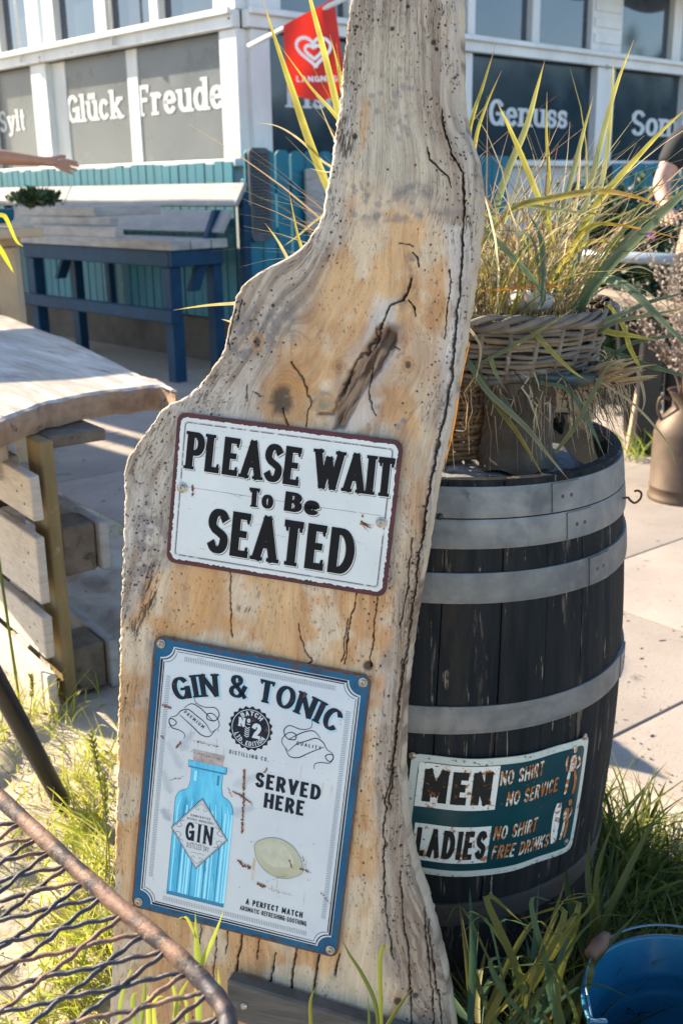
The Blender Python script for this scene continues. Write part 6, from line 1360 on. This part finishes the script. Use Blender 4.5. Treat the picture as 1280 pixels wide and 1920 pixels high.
for pts, w, col, d0, d1 in (
 ([(720, 560), (655, 430), (612, 345), (578, 260), (548, 170), (518, 80), (489, -10)], 17, (y2, y1), 1.70, 1.58),
 ([(700, 500), (660, 330), (635, 215), (608, 100), (582, 0), (572, -50)], 15, (y2, y1), 1.72, 1.60), ([(720, 420), (670, 280), (628, 215), (580, 160), (520, 78)], 8, (y2, y1), 1.68, 1.6),
 ([(690, 400), (650, 300), (622, 250), (588, 168)], 5, (s1_, s1_), 1.66, 1.6), ([(700, 420), (640, 330), (600, 298), (560, 260), (520, 236), (480, 229)], 5, (s1_, s1_), 1.68, 1.62), ([(700, 400), (640, 328), (610, 322), (580, 315)], 5, (s1_, s2_), 1.68, 1.6),
 ([(680, 620), (600, 560), (575, 490), (558, 440), (540, 350)], 9, (y2, y1), 1.66, 1.6), ([(680, 640), (580, 560), (540, 486), (520, 450), (497, 418)], 7, (s1_, y1), 1.66, 1.62), ([(530, 462), (560, 440), (602, 405), (680, 360)][::-1], 5, (s1_, y2), 1.7, 1.62),
 ([(560, 590), (480, 568), (430, 569), (380, 573), (325, 581)], 7, (s1_, y1), 1.66, 1.60), ([(700, 380), (650, 220), (632, 120), (618, 64)], 6, (y2, y1), 1.68, 1.64), ([(690, 360), (655, 230), (640, 150), (630, 80)], 6, (y2, y1), 1.7, 1.64), ([(470, 620), (432, 603), (415, 598)], 4, (s1_, s1_), 1.6, 1.58),
 ([(900, 540), (872, 430), (868, 340), (880, 240), (905, 160), (930, 80)], 12, (y2, y1), 1.72, 1.68), ([(920, 520), (885, 380), (890, 270), (910, 200), (940, 131)], 9, (y2, y1), 1.7, 1.66), ([(905, 500), (868, 300), (866, 190), (862, 80)], 9, (y2, y1), 1.72, 1.7),
 ([(925, 560), (925, 420), (948, 330), (985, 240), (1005, 170), (1021, 111)], 15, (g2, y1), 1.66, 1.6), ([(1045, 480), (1020, 400), (985, 310), (955, 240), (930, 188)], 12, (y2, y1), 1.62, 1.56),
 ([(1035, 560), (1030, 430), (1028, 320), (1024, 250), (1025, 172)], 9, (y2, y1), 1.72, 1.68), ([(1040, 560), (1050, 420), (1080, 300), (1095, 240), (1112, 180)], 11, (g2, y1), 1.68, 1.62),
 ([(1062, 560), (1085, 440), (1125, 270), (1155, 160), (1188, 74)], 13, (g2, y1), 1.64, 1.58), ([(1055, 570), (1095, 450), (1130, 330), (1145, 210), (1150, 96)], 13, (g2, y1), 1.66, 1.62),
 ([(1040, 540), (1085, 440), (1120, 380), (1180, 310), (1240, 245), (1300, 190)], 14, (y2, y1), 1.64, 1.5), ([(1090, 560), (1130, 500), (1175, 420), (1220, 360), (1248, 325)], 9, (g2, y1), 1.62, 1.56), ([(1070, 580), (1180, 440), (1240, 390), (1310, 330)], 9, (g2, y2), 1.6, 1.5),
 ([(1085, 590), (1107, 545), (1150, 490), (1200, 440), (1268, 375), (1340, 300)], 20, (g1, g2), 1.58, 1.42), ([(1080, 580), (1130, 500), (1190, 450), (1255, 395)], 12, (g1, g2), 1.60, 1.5),
 ([(1080, 590), (1120, 532), (1150, 524), (1185, 545), (1230, 590), (1275, 635), (1330, 690)], 17, (g1, g2), 1.58, 1.40), ([(1080, 620), (1160, 590), (1220, 565), (1300, 545)], 11, (g2, g1), 1.58, 1.45), ([(1100, 640), (1150, 605), (1220, 590), (1300, 575)], 9, (g2, y2), 1.6, 1.45),
 ([(1090, 600), (1140, 622), (1180, 628), (1240, 640)], 13, (y2, y1), 1.6, 1.5), ([(1130, 680), (1180, 645), (1240, 632), (1310, 625)], 10, (g1, g2), 1.6, 1.5), ([(1130, 650), (1200, 680), (1250, 695), (1320, 718)], 11, (g1, g1), 1.6, 1.46),
 ([(1140, 570), (1168, 610), (1180, 650), (1195, 680), (1205, 700)], 11, (y1, (.60, .50, .02)), 1.56, 1.52), ([(1190, 690), (1200, 710), (1208, 750), (1200, 780)], 6, (s1_, s2_), 1.55, 1.54),
 ([(1000, 640), (935, 606), (955, 596), (990, 612), (1030, 655), (1070, 693), (1104, 716)], 13, (g2, (.50, .42, .03)), 1.52, 1.46), ([(850, 640), (880, 682), (915, 735), (985, 800), (1025, 850), (1070, 905)], 12, (g1, s1_), 1.50, 1.42),
 ([(930, 590), (915, 630), (925, 690), (952, 738)], 12, (y2, g2), 1.52, 1.48), ([(880, 690), (950, 655), (1010, 620), (1085, 572)], 8, (g2, y2), 1.5, 1.46), ([(895, 690), (925, 750), (975, 820), (1024, 903)], 11, ((.14, .15, .03), (.28, .20, .04)), 1.50, 1.42),
 ([(990, 715), (1060, 728), (1095, 775), (1115, 815), (1133, 856)], 10, (g1, g2), 1.52, 1.46), ([(940, 740), (960, 775), (998, 815)], 12, (g2, g2), 1.49, 1.46), ([(1040, 850), (1080, 795), (1120, 720), (1150, 665)], 12, ((.16, .16, .06), g2), 1.48, 1.5),
 ([(900, 460), (960, 392), (1030, 372), (1120, 358), (1190, 368), (1255, 392)], 13, (y2, or_), 1.56, 1.5), ([(900, 392), (980, 384), (1080, 398), (1168, 401)], 8, (g2, y2), 1.56, 1.54), ([(910, 480), (860, 440), (900, 400), (960, 430)], 9, (y2, y1), 1.6, 1.58),
 ([(1000, 590), (1020, 560), (1010, 500), (990, 440), (905, 430)], 8, (g1, g2), 1.54, 1.5), ([(905, 425), (950, 470), (1000, 525), (1018, 560)], 12, (g1, g1), 1.52, 1.5), ([(1015, 565), (1018, 500), (1012, 440), (990, 400)], 12, (g1, g2), 1.5, 1.52),
 ([(900, 545), (960, 540), (1030, 537), (1095, 535)], 5, (or_, or_), 1.52, 1.52), ([(1180, 470), (1120, 450), (1080, 470), (1060, 540)][::-1], 8, (y2, y1), 1.6, 1.58), ([(1060, 600), (1180, 420), (1290, 430)], 7, (y2, y2), 1.62, 1.5),
 ([(1110, 705), (1190, 760), (1250, 830), (1270, 885)], 5, (s1_, y1), 1.54, 1.48), ([(850, 545), (868, 600), (900, 650), (890, 720)], 6, (s1_, s1_), 1.48, 1.46), ([(880, 640), (862, 720), (850, 800), (826, 905)], 4, (or_, or_), 1.46, 1.44),
 ([(1000, 580), (1090, 440), (1150, 420), (1290, 450)], 9, (y1, or_), 1.6, 1.5), ([(1100, 500), (1160, 505), (1200, 500), (1240, 520)], 5, (s1_, s1_), 1.58, 1.55), ([(1068, 470), (1080, 380), (1085, 320), (1090, 250)], 6, (s1_, s1_), 1.66, 1.62)):
    hand(pts, w, col, d0, d1)
# many thinner ones
bl = B(); random.seed(77)
for k in range(820):
    a = random.uniform(0, 2*math.pi); r = .155*math.sqrt(random.random()); b = kpt(a, -.02, r)+np.array([.0, .02, 0])
    out = np.array([math.cos(a), math.sin(a), 0])*r/.155; L_ = random.uniform(.06, .30)*(1 if random.random() < .8 else 1.35)
    ln = np.array([random.gauss(0, .22)+out[0]*.35, random.gauss(0, .2)+out[1]*.3, 1]); bend = np.array([random.gauss(0, .40), random.gauss(0, .3), -abs(random.gauss(0, .42))])
    P = [b+ln*L_*t+bend*L_*t*t for t in np.linspace(0, 1, 7)]; c = random.choice(ST if random.random() < .74 else YG+GG); v = random.uniform(.6, 1.25)
    V, F = blade(P, random.uniform(.0010, .0045), .25, np.array([random.gauss(0, 1), random.gauss(0, .5), 0])); bl.add(V, F, 0, tuple(x*v for x in c))
for k in range(300):   # roots and straw hanging under the rim
    a = random.uniform(-1.9, .35); b = kpt(a, -.095+random.uniform(-.02, .03), KR-.01+random.uniform(-.05, .01)); d = np.array([math.cos(a), math.sin(a)*.6, 0])
    L_ = random.uniform(.04, .14); P = [b+d*L_*(.2+.5*random.random()*0+.35)*t+UP*(-L_*t*t*random.uniform(.5, 1.0))+np.array([random.gauss(0, .004), 0, random.gauss(0, .004)]) for t in np.linspace(0, 1, 7)]
    if b[0] < .24 and random.random() < .7: continue
    V, F = blade(P, random.uniform(.0008, .003), .2, np.array([1., .2, .2])); c = random.choice(ST+[(.06, .045, .03)]*4); bl.add(V, F, 0, c)
for k in range(26):    # straw sheaf sticking out to the right
    p0 = at_y(1075+random.uniform(-20, 20), 715+random.uniform(-16, 16), 1.60); p1 = at_y(1175+random.uniform(-30, 60), 680+random.uniform(-22, 30), 1.50)
    P = curve([p0, (p0+p1)/2+UP*random.uniform(-.01, .01), p1], 4); V, F = blade(P, random.uniform(.002, .006), .3, UP, .2); bl.add(V, F, 0, random.choice(ST))
o = bl.build('thin_blades', M['straw'], bgc); o['kind'] = 'stuff'
bl = B()
for k in range(260):
    a = random.uniform(-2.6, .2); b = kpt(a, -.02, random.uniform(.10, .175)); P = [b+np.array([random.gauss(0, .003), random.gauss(0, .003), 0])+UP*.014*t for t in (0, .5, 1)]
    V, F = blade(P, .005, .2, np.array([random.gauss(0, 1), random.gauss(0, 1), 0])); bl.add(V, F, 0, random.choice([(.05, .07, .015), (.09, .10, .02), (.03, .05, .012)]))
o = bl.build('moss', M['grass'], bgc); o['kind'] = 'stuff'
# ---- ground grass
def clump(bl, x, y, n, spread, hmin, hmax, w0, w1, cols, lean=(0, 0), bendk=.5, zoff=0., seg=7, fil=None):
    for k in range(n):
        bx, by = x+random.gauss(0, spread), y+random.gauss(0, spread)
        if fil and not fil(bx, by): continue
        b = np.array([bx, by, gpt(bx, by)-.012+zoff]); L_ = random.uniform(hmin, hmax)
        ln = np.array([random.gauss(lean[0], .22), random.gauss(lean[1], .22), 1]); bd_ = np.array([random.gauss(lean[0], .45), random.gauss(lean[1], .45), -abs(random.gauss(0, bendk))])
        P = [b+ln*L_*t+bd_*L_*t*t*.8 for t in np.linspace(0, 1, seg)]; c = random.choice(cols); v = random.uniform(.7, 1.3)
        V, F = blade(P, random.uniform(w0, w1), .3, np.array([random.gauss(0, 1), random.gauss(0, .6), 0])); bl.add(V, F, 0, tuple(q*v for q in c))
def inb(x, y):   # clear of barrel, slab, bucket
    if math.hypot(x-.125, y-1.70) < .315: return False
    if math.hypot(x-BK[0], y-BK[1]) < .125: return False
    q = np.array([x, y, 0])-SO; d = np.dot(np.array([x, y, 0.])-np.array([base[0], base[1], 0]), np.array([SN[0], SN[1], 0])); u = np.dot(q, _ex)
    if -.09 < d < .02 and -.40 < u < .18: return False
    return True
random.seed(101)
bl = B()   # right: tall grass in the shade of the barrel
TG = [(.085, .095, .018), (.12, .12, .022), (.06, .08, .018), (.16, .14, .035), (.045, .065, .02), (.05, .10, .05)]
for k in range(150):
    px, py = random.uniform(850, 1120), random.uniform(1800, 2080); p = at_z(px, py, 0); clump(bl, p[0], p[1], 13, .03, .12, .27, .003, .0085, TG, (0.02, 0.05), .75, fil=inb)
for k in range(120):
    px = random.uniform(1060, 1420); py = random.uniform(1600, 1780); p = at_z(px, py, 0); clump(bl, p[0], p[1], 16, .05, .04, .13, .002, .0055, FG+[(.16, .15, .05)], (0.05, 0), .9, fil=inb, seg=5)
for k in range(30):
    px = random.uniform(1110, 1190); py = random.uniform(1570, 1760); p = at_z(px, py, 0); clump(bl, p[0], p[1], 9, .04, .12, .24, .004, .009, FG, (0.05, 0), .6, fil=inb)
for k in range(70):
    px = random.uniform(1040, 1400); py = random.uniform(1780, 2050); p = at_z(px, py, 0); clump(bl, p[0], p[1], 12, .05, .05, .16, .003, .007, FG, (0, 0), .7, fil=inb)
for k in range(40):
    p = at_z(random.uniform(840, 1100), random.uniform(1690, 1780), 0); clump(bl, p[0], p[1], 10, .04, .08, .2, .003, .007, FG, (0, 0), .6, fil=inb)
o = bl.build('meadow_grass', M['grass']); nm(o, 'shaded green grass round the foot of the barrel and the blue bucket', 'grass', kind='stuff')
# single broad stalks the photo shows apart
def stalks(name, label, lst, cols, m='grass'):
    e = empty(name, at_z(lst[0][0][0][0], min(lst[0][0][0][1], 2100), 0.), label, 'grass')
    for pts, w, D0, D1 in lst:
        n = len(pts); P = curve([at_y(x, y, D0+(D1-D0)*i/(n-1)) for i, (x, y) in enumerate(pts)], 5); V, F = blade(P, w/FPX*D0*1.15, .35, np.array([1, random.uniform(-.4, .4), random.uniform(-.3, .3)])); c = random.choice(cols)
        mesh('blade', V, F, M[m], e, col=[c]*len(V), smooth=True)
    return e
random.seed(8); L1 = []
for (bx_, tops) in ((1020, [(945, 1760), (1010, 1655), (985, 1755), (1060, 1650), (1130, 1790), (1090, 1700), (1170, 1830), (1200, 1705)]), (880, [(860, 1690), (880, 1665), (915, 1760), (840, 1850), (960, 1780), (1000, 1860), (900, 1700)]), (1110, [(1105, 1560), (1060, 1620), (1180, 1650), (1215, 1720), (1150, 1540), (1240, 1510), (1060, 1665)])):
    for (tx, ty) in tops:
        by_ = 1960 if bx_ < 1100 else 1800; mx = (bx_+tx)/2+random.uniform(-18, 8); L1.append(([(bx_+random.uniform(-40, 40), by_), (mx, (by_+ty)/2+random.uniform(-30, 10)), (tx, ty)], random.uniform(11, 18), 1.17 if bx_ < 1100 else 1.36, 1.30 if bx_ < 1100 else 1.45))
for q in range(26): tx, ty = random.uniform(850, 1120), random.uniform(1680, 1850); bx_ = random.uniform(870, 1090); L1.append(([(bx_, 1990), ((bx_+tx)/2+random.uniform(-25, 25), (1990+ty)/2), (tx+random.uniform(-10, 10), ty), (tx+random.choice([-1, 1])*random.uniform(25, 110), ty+random.uniform(-20, 50))], random.choice([5, 7, 9, 12, 16]), 1.17, random.uniform(1.12, 1.28)))
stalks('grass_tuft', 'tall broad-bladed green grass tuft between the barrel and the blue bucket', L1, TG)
L2 = [([(715, 1990), (714, 1900), (712, 1800), (722, 1772), (732, 1790)], 9, 1.09, 1.10), ([(712, 1990), (705, 1890), (680, 1830), (655, 1790), (640, 1760)], 9, 1.09, 1.08), ([(705, 1960), (740, 1900), (775, 1850)], 8, 1.09, 1.10), ([(580, 1990), (583, 1930), (582, 1880), (592, 1850)], 9, 1.08, 1.08), ([(690, 1980), (692, 1920), (690, 1870)], 6, 1.09, 1.09)]
stalks('grass_tuft', 'few thin green grass stalks in front of the foot of the slab', L2, FG[1:4])
L3 = [([(375, 1990), (372, 1880), (371, 1800), (368, 1760), (366, 1712)], 15, 1.00, 1.00), ([(372, 1840), (382, 1800), (400, 1760), (420, 1706)], 12, 1.0, .99), ([(368, 1760), (350, 1722), (332, 1724)], 6, 1.0, 1.0)]
L3 += [([(x, 1990), (x+random.uniform(-20, 20), 1880), (x+random.uniform(-50, 50), random.uniform(1780, 1880))], random.uniform(7, 12), 1.0, 1.0) for x in (230, 255, 280, 300, 330, 345, 400, 420, 262, 315)]
stalks('grass_tuft', 'sunlit yellow-green grass blades in front of the lower edge of the gin sign', L3, [(.30, .34, .05), (.38, .40, .06), (.24, .30, .05)])
# left: sunlit yellow grass along the slab and through the chair
bl = B(); random.seed(55); YL = [(.46, .46, .06), (.52, .50, .08), (.38, .42, .06), (.52, .48, .16), (.30, .36, .06)]
for k in range(80):
    t = random.random(); px = random.gauss(190-30*t, 22+30*t); py = 1400+t*560
    if px > 215-(py-1500)*.0: px = 205-random.random()*30
    p = at_z(px, py+random.uniform(-10, 30), 0); clump(bl, p[0], p[1], 10, .025, .05, .15, .0022, .0055, YL, (-.12, -.1), .6, fil=inb)
for k in range(38):
    p = at_z(random.uniform(-60, 330), random.uniform(1620, 2100), 0); clump(bl, p[0], p[1], 9, .035, .03, .13, .002, .005, YL, (0, 0), .7, fil=inb)
for (px, py, n, h0, h1) in ((0, 1400, 60, .05, .16), (55, 1345, 26, .08, .2), (110, 1350, 34, .06, .17), (140, 1330, 16, .05, .16), (30, 1500, 40, .04, .12), (100, 1560, 46, .03, .09), (-20, 1590, 40, .04, .12), (70, 1640, 40, .03, .1), (90, 1420, 30, .03, .10), (170, 985, 34, .02, .05), (215, 1000, 30, .02, .05), (190, 992, 30, .02, .04)):
    p = at_z(px, py, 0); clump(bl, p[0], p[1], n, .05, h0, h1, .002, .005, YL, (0.05, 0), .7)
for k in range(34):
    t = random.random(); q = EA+(EB-EA)*t*1.25+EN*random.gauss(-.04, .03); clump(bl, q[0], q[1], 7, .03, .02, .06, .0015, .004, YL if q[0] < 0 else FG, (0, 0), .7, fil=inb, seg=5)
o = bl.build('dune_grass', M['grass']); nm(o, 'sunlit yellow-green grass in the sand left of the driftwood slab', 'grass', kind='stuff')
# seed heads
def seedhead(pts, D, label, cols=(.33, .33, .08)):
    e = empty('wild_grass_stalk', at_z(pts[0][0], min(pts[0][1], 2050), 0), label, 'grass'); P = curve([at_y(x, y, D) for x, y in pts], 6)
    V, F = tube(P, .0014, 5); mesh('stem', V, F, M['grass'], e, col=[cols]*len(V)); b2 = B(); m = len(P)
    for i in range(int(m*.62), m):
        for s in (-1, 1):
            for q in range(2):
                d = np.array([s*random.uniform(.3, .7), random.gauss(0, .3), 1.]); d /= np.linalg.norm(d); V, F = blade([P[i]+d*.013*t for t in (0, .4, .8, 1)], .0042, .6, np.array([1., 0, 0]), .6); b2.add(V, F, 0, tuple(c*random.uniform(.8, 1.2) for c in cols))
    b2.build('ear', M['grass'], e)
random.seed(4)
seedhead([(52, 1400), (55, 1350), (60, 1300), (58, 1268)], 2.3, 'wild grass stalk with seed head beside the pallet foot')
seedhead([(195, 1700), (200, 1560), (185, 1450), (172, 1385)], 1.75, 'wild barley stalk with green ear at the left edge of the slab')
seedhead([(200, 1760), (205, 1620), (198, 1530), (196, 1455)], 1.65, 'second shorter wild barley stalk close against the slab')
# yellow blade at the left edge
L4 = [([(-30, 400), (0, 402), (12, 410), (30, 450), (44, 462)], 8, 2.6, 2.6), ([(-20, 440), (0, 466), (14, 490), (26, 512)], 9, 2.6, 2.6)]
e = empty('yellow_leaf_plant', at_z(-30, 1250, 0), 'drooping yellow leaf blades hanging in at the left edge before the side table', 'plant')
for pts, w, D0, D1 in L4:
    P = curve([at_y(x, y, D0) for x, y in pts], 6); V, F = blade(P, w/FPX*2.6, .3, np.array([0, .3, 1.])); mesh('blade', V, F, M['grass'], e, col=[(.55, .50, .03)]*len(V), smooth=True)
p = at_y(-30, 400, 2.6); V, F = tube(curve([np.array([p[0]-.05, p[1], 0]), np.array([p[0]-.06, p[1], .7]), p], 6), .004, 6); mesh('stem', V, F, M['grass'], e, col=[(.2, .25, .05)]*len(V))
# small weeds near the milk can
bl = B(); random.seed(2)
for (px, py, n) in ((1195, 850, 30), (1180, 862, 30), (1225, 858, 24)):
    p = at_z(px, py, 0); clump(bl, p[0], p[1], n, .05, .05, .22, .004, .010, [(.30, .34, .06), (.16, .22, .05)], (0, 0), .4)
o = bl.build('weeds', M['grass']); nm(o, 'small yellow-green weeds by the foot of the picnic table', 'weeds', kind='stuff')
# loose bits on the sand
M['litter'] = mat('litter', (.16, .11, .07), .9, col2=(.26, .20, .13), scale=200, bump=0)
bl = B(); random.seed(91)
for k in range(500):
    px, py = random.uniform(-100, 640), random.uniform(960, 1960); p = at_z(px, py, 0)
    if pave_d(p[0], p[1]) > -.03: continue
    a = random.uniform(0, 6.28); l = random.uniform(.003, .012); V, F = cbox((p[0], p[1], gpt(p[0], p[1])-.001), (l*math.cos(a), l*math.sin(a), 0), (-.003*math.sin(a), .003*math.cos(a), 0), (0, 0, .003), .001, .002); bl.add(V, F)
for k in range(420):
    px, py = random.choice([random.uniform(0, 330), random.uniform(1000, 1290)]), random.uniform(760, 1560); p = at_z(px, py, 0)
    if pave_d(p[0], p[1]) < .02: continue
    a = random.uniform(0, 6.28); l = random.uniform(.003, .013)*random.choice([1, 1, 1, 2]); V, F = cbox((p[0], p[1], .0065), (l*math.cos(a), l*math.sin(a), 0), (-.004*math.sin(a), .004*math.cos(a), 0), (0, 0, .003), .001, .002); bl.add(V, F)
o = bl.build('beach_litter', M['litter']); nm(o, 'scattered bits of bark and straw lying on the sand and the paving', 'debris', kind='stuff')
# ------------------------------------------------------------ people
M['skin'] = mat('skin', (.40, .20, .12), .5, col2=(.33, .16, .10), scale=8, bump=.05); M['black_cloth'] = mat('black_cloth', (.012, .012, .014), .85, bump=.2); M['skin_pale'] = mat('skin_pale', (.46, .26, .19), .5, bump=.05, col2=(.40, .22, .16), scale=8)
M['hair'] = mat('hair', (.03, .02, .015), .6, bump=.3); M['jeans'] = mat('jeans', (.03, .05, .09), .85, bump=.2)
def skin_mesh(name, pts, edges, m, parent, root=0, sub=2):
    me = bpy.data.meshes.new(name); O = org(parent); me.from_pydata([tuple(np.array(p[:3])-O) for p in pts], edges, [])
    o = bpy.data.objects.new(name, me); COL.objects.link(o); o.parent = parent; o['_org'] = [float(c) for c in O]
    md = o.modifiers.new('skin', 'SKIN'); md.use_smooth_shade = True; sv = me.skin_vertices[0].data
    for i, p in enumerate(pts): sv[i].radius = (p[3], p[4] if len(p) > 4 else p[3]); sv[i].use_root = (i == root)
    s = o.modifiers.new('sub', 'SUBSURF'); s.levels = sub; s.render_levels = sub
    dg = bpy.context.evaluated_depsgraph_get(); dg.update(); ev = bpy.data.meshes.new_from_object(o.evaluated_get(dg)); o.modifiers.clear(); o.data = ev
    ev.materials.clear(); ev.materials.append(m)
    for p in ev.polygons: p.use_smooth = True
    return o
def person(px, label, foot, face, sh_r, el_r, wr_r, hand_dir, palm_n, sh_l, el_l, wr_l, H_=1.76, skinm='skin', top='black_cloth', trou='black_cloth', hl=.185):
    """foot: ground point; face: unit facing vector; arm joints in world space"""
    f = np.array(face, float); f /= np.linalg.norm(f); r = np.array([f[1], -f[0], 0]); e = empty('person', foot, label, 'person'); k = H_/1.76; c = np.array(foot, float)
    at = lambda s, fw, z: c+r*s*k+f*fw*k+UP*z*k
    pts = [(*at(0, 0, .96), .15*k, .11*k), (*at(0, .0, 1.12), .135*k, .10*k), (*at(0, 0, 1.30), .155*k, .11*k), (*at(0, -.01, 1.42), .12*k, .09*k), (*at(0, .01, 1.50), .058*k), (*at(0, .03, 1.58), .066*k, .078*k), (*at(0, .03, 1.67), .075*k, .092*k), (*at(0, .02, 1.73), .055*k, .065*k)]
    ed = [(i, i+1) for i in range(7)]
    for s in (-1, 1):
        n = len(pts); pts += [(*at(s*.095, 0, .88), .088*k), (*at(s*.10, .02, .50), .058*k), (*at(s*.105, -.01, .28), .052*k), (*at(s*.105, -.02, .08), .036*k), (*at(s*.11, .05, .04), .036*k), (*at(s*.115, .14, .03), .030*k)]
        ed += [(0, n), (n, n+1), (n+1, n+2), (n+2, n+3), (n+3, n+4), (n+4, n+5)]
    arms = []
    for (S, E_, W_, ) in ((sh_r, el_r, wr_r), (sh_l, el_l, wr_l)):
        n = len(pts); S, E_, W_ = map(np.array, (S, E_, W_)); pts += [(*S, .058*k), (*((S+E_)/2), .047*k), (*E_, .040*k), (*(E_+(W_-E_)*.35), .040*k), (*W_, .027*k, .022*k)]
        ed += [(3, n), (n, n+1), (n+1, n+2), (n+2, n+3), (n+3, n+4)]; arms.append((S, E_, W_, n+4))
    # palm and fingers grown out of the wrist
    for ai, (S, E_, W_, wi) in enumerate(arms):
        d = np.array(hand_dir if ai == 0 else (W_-E_), float); d /= np.linalg.norm(d); pn_ = np.array(palm_n if ai == 0 else np.cross(d, UP+f*.3), float); pn_ -= d*np.dot(pn_, d); pn_ /= np.linalg.norm(pn_); sd_ = np.cross(d, pn_)
        q = hl*k; n = len(pts); pts += [(*(W_+d*q*.22), .024*k, .016*k)]; ed += [(wi, n)]; pi_ = n
        for j, (off, ln, crl) in enumerate(((-.024, .40, .10), (-.008, .47, .04), (.008, .44, .10), (.023, .34, .22))):
            n = len(pts); kn = W_+d*q*.50+sd_*off*k; a1 = d*math.cos(crl)+pn_*-math.sin(crl)+sd_*off*4; a2 = d*math.cos(crl*2.5)+pn_*-math.sin(crl*2.5)+sd_*off*4
            pts += [(*kn, .0115*k), (*(kn+a1*q*ln*.5), .0088*k), (*(kn+a1*q*ln*.5+a2*q*ln*.5), .0070*k)]; ed += [(pi_, n), (n, n+1), (n+1, n+2)]
        n = len(pts); t0 = W_+d*q*.24-sd_*.028*k; pts += [(*t0, .012*k), (*(t0+(d*.8-sd_*.55-pn_*.2)*q*.20), .0098*k), (*(t0+(d*1.5-sd_*.75-pn_*.3)*q*.20), .0080*k)]; ed += [(pi_, n), (n, n+1), (n+1, n+2)]
    skin_mesh('body', pts, ed, M[skinm], e, 0, 2)
    g_ = .012
    pt_ = [(*at(0, 0, .92), .165*k, .125*k), (*at(0, 0, 1.12), .150*k, .115*k), (*at(0, 0, 1.30), .168*k, .122*k), (*at(0, -.01, 1.425), .128*k, .098*k), (*at(0, 0, 1.475), .064*k)]
    ed = [(0, 1), (1, 2), (2, 3), (3, 4)]
    for (S, E_, W_, wi) in arms: n = len(pt_); pt_ += [(*S, .072*k), (*(S+(E_-S)*.45), .062*k), (*(S+(E_-S)*.66), .060*k)]; ed += [(3, n), (n, n+1), (n+1, n+2)]
    skin_mesh('shirt', pt_, ed, M[top], e, 0, 2)
    pt_ = [(*at(0, 0, .99), .158*k, .12*k), (*at(0, 0, .93), .16*k, .12*k)]; ed = [(0, 1)]
    for s in (-1, 1): n = len(pt_); pt_ += [(*at(s*.097, 0, .86), .100*k), (*at(s*.10, .02, .50), .074*k), (*at(s*.105, -.01, .10), .060*k)]; ed += [(1, n), (n, n+1), (n+1, n+2)]
    skin_mesh('trousers', pt_, ed, M[trou], e, 1, 2)
    hc = at(0, .015, 1.70); bm = bmesh.new(); bmesh.ops.create_icosphere(bm, subdivisions=3, radius=1); V = []
    for v in bm.verts: p = hc+(r*v.co.x*.086+f*(v.co.y*.102)+UP*(v.co.z*.092))*k*(1+.05*math.sin(v.co.x*9+v.co.z*7)); V.append(p)
    F = [tuple(v.index for v in fc.verts) for fc in bm.faces if not (np.dot(np.array(V[fc.verts[0].index])-hc, f) > .035*k and (V[fc.verts[0].index][2]-hc[2]) < .035*k)]; bm.free(); mesh('hair', V, F, M['hair'], e, smooth=True)
    for s in (-1, 1):   # face
        V, F = lathe([(.0001, -.011*k), (.009*k, -.006*k), (.011*k, 0), (.009*k, .006*k), (.0001, .011*k)], at(s*.031, .104, 1.665), 10, f); mesh('eye', V, F, M['black_metal'], e, smooth=True)
    V, F = tube([at(0, .10, 1.675), at(0, .128, 1.635), at(0, .105, 1.625)], [.009*k, .015*k, .011*k], 8); mesh('nose', V, F, M[skinm], e, smooth=True)
    V, F = tube([at(-.025, .098, 1.595), at(0, .108, 1.597), at(.025, .098, 1.595)], [.003*k, .007*k, .003*k], 6); mesh('mouth', V, F, M['skin_pale' if skinm == 'skin' else 'skin'], e, smooth=True)
    for s in (-1, 1): V, F = cbox(at(s*.078, .0, 1.62), f*.022*k, r*s*.016*k, UP*.055*k, .007*k); mesh('shoe' if 0 else 'ear', V, F, M[skinm], e, smooth=True)
    for s in (-1, 1): V, F = cbox(at(s*.115-.045, -.07, 0.002), f*.27*k, r*.09*k, UP*.075*k, .03*k); mesh('shoe', V, F, M['black_metal'], e, smooth=True)
    return e
# left: arm reaching into the picture
DA = 5.4; W1 = at_y(83, 302, DA); E1_ = at_y(-40, 290, DA+.02); S1 = at_y(-150, 235, DA+.05); ft = np.array([S1[0]-.17, S1[1], 0])
person(0, 'person at the left edge, only the tanned bare forearm and open hand showing', ft, (1, -.1, 0), S1+np.array([0, -.12, 0]), E1_, W1, at_y(142, 312, DA)-W1, np.array([.1, -.85, .55]), S1+np.array([0, .22, 0]), S1+np.array([-.02, .26, -.28]), S1+np.array([.12, .25, -.5]), 1.74, 'skin', 'jeans', 'jeans', hl=.175)
DB = 5.2; S2 = at_y(1278, 258, DB); E2_ = at_y(1238, 345, DB-.05); W2 = at_y(1250, 392, DB-.24); ft = np.array([S2[0]+.19, S2[1]+.02, 0])
person(0, 'person in a black t-shirt at the right edge, bare arm bent in front', ft, (-.35, -.93, 0), S2, E2_, W2, np.array([-.10, -.5, -.15]), np.array([0, .2, 1.]), S2+np.array([.38, .0, 0]), S2+np.array([.42, -.05, -.28]), S2+np.array([.30, -.22, -.35]), 1.86, 'skin_pale')
# tidy
for o in bpy.data.objects:
    if '_org' in o: del o['_org']
print('objects', len(bpy.data.objects))
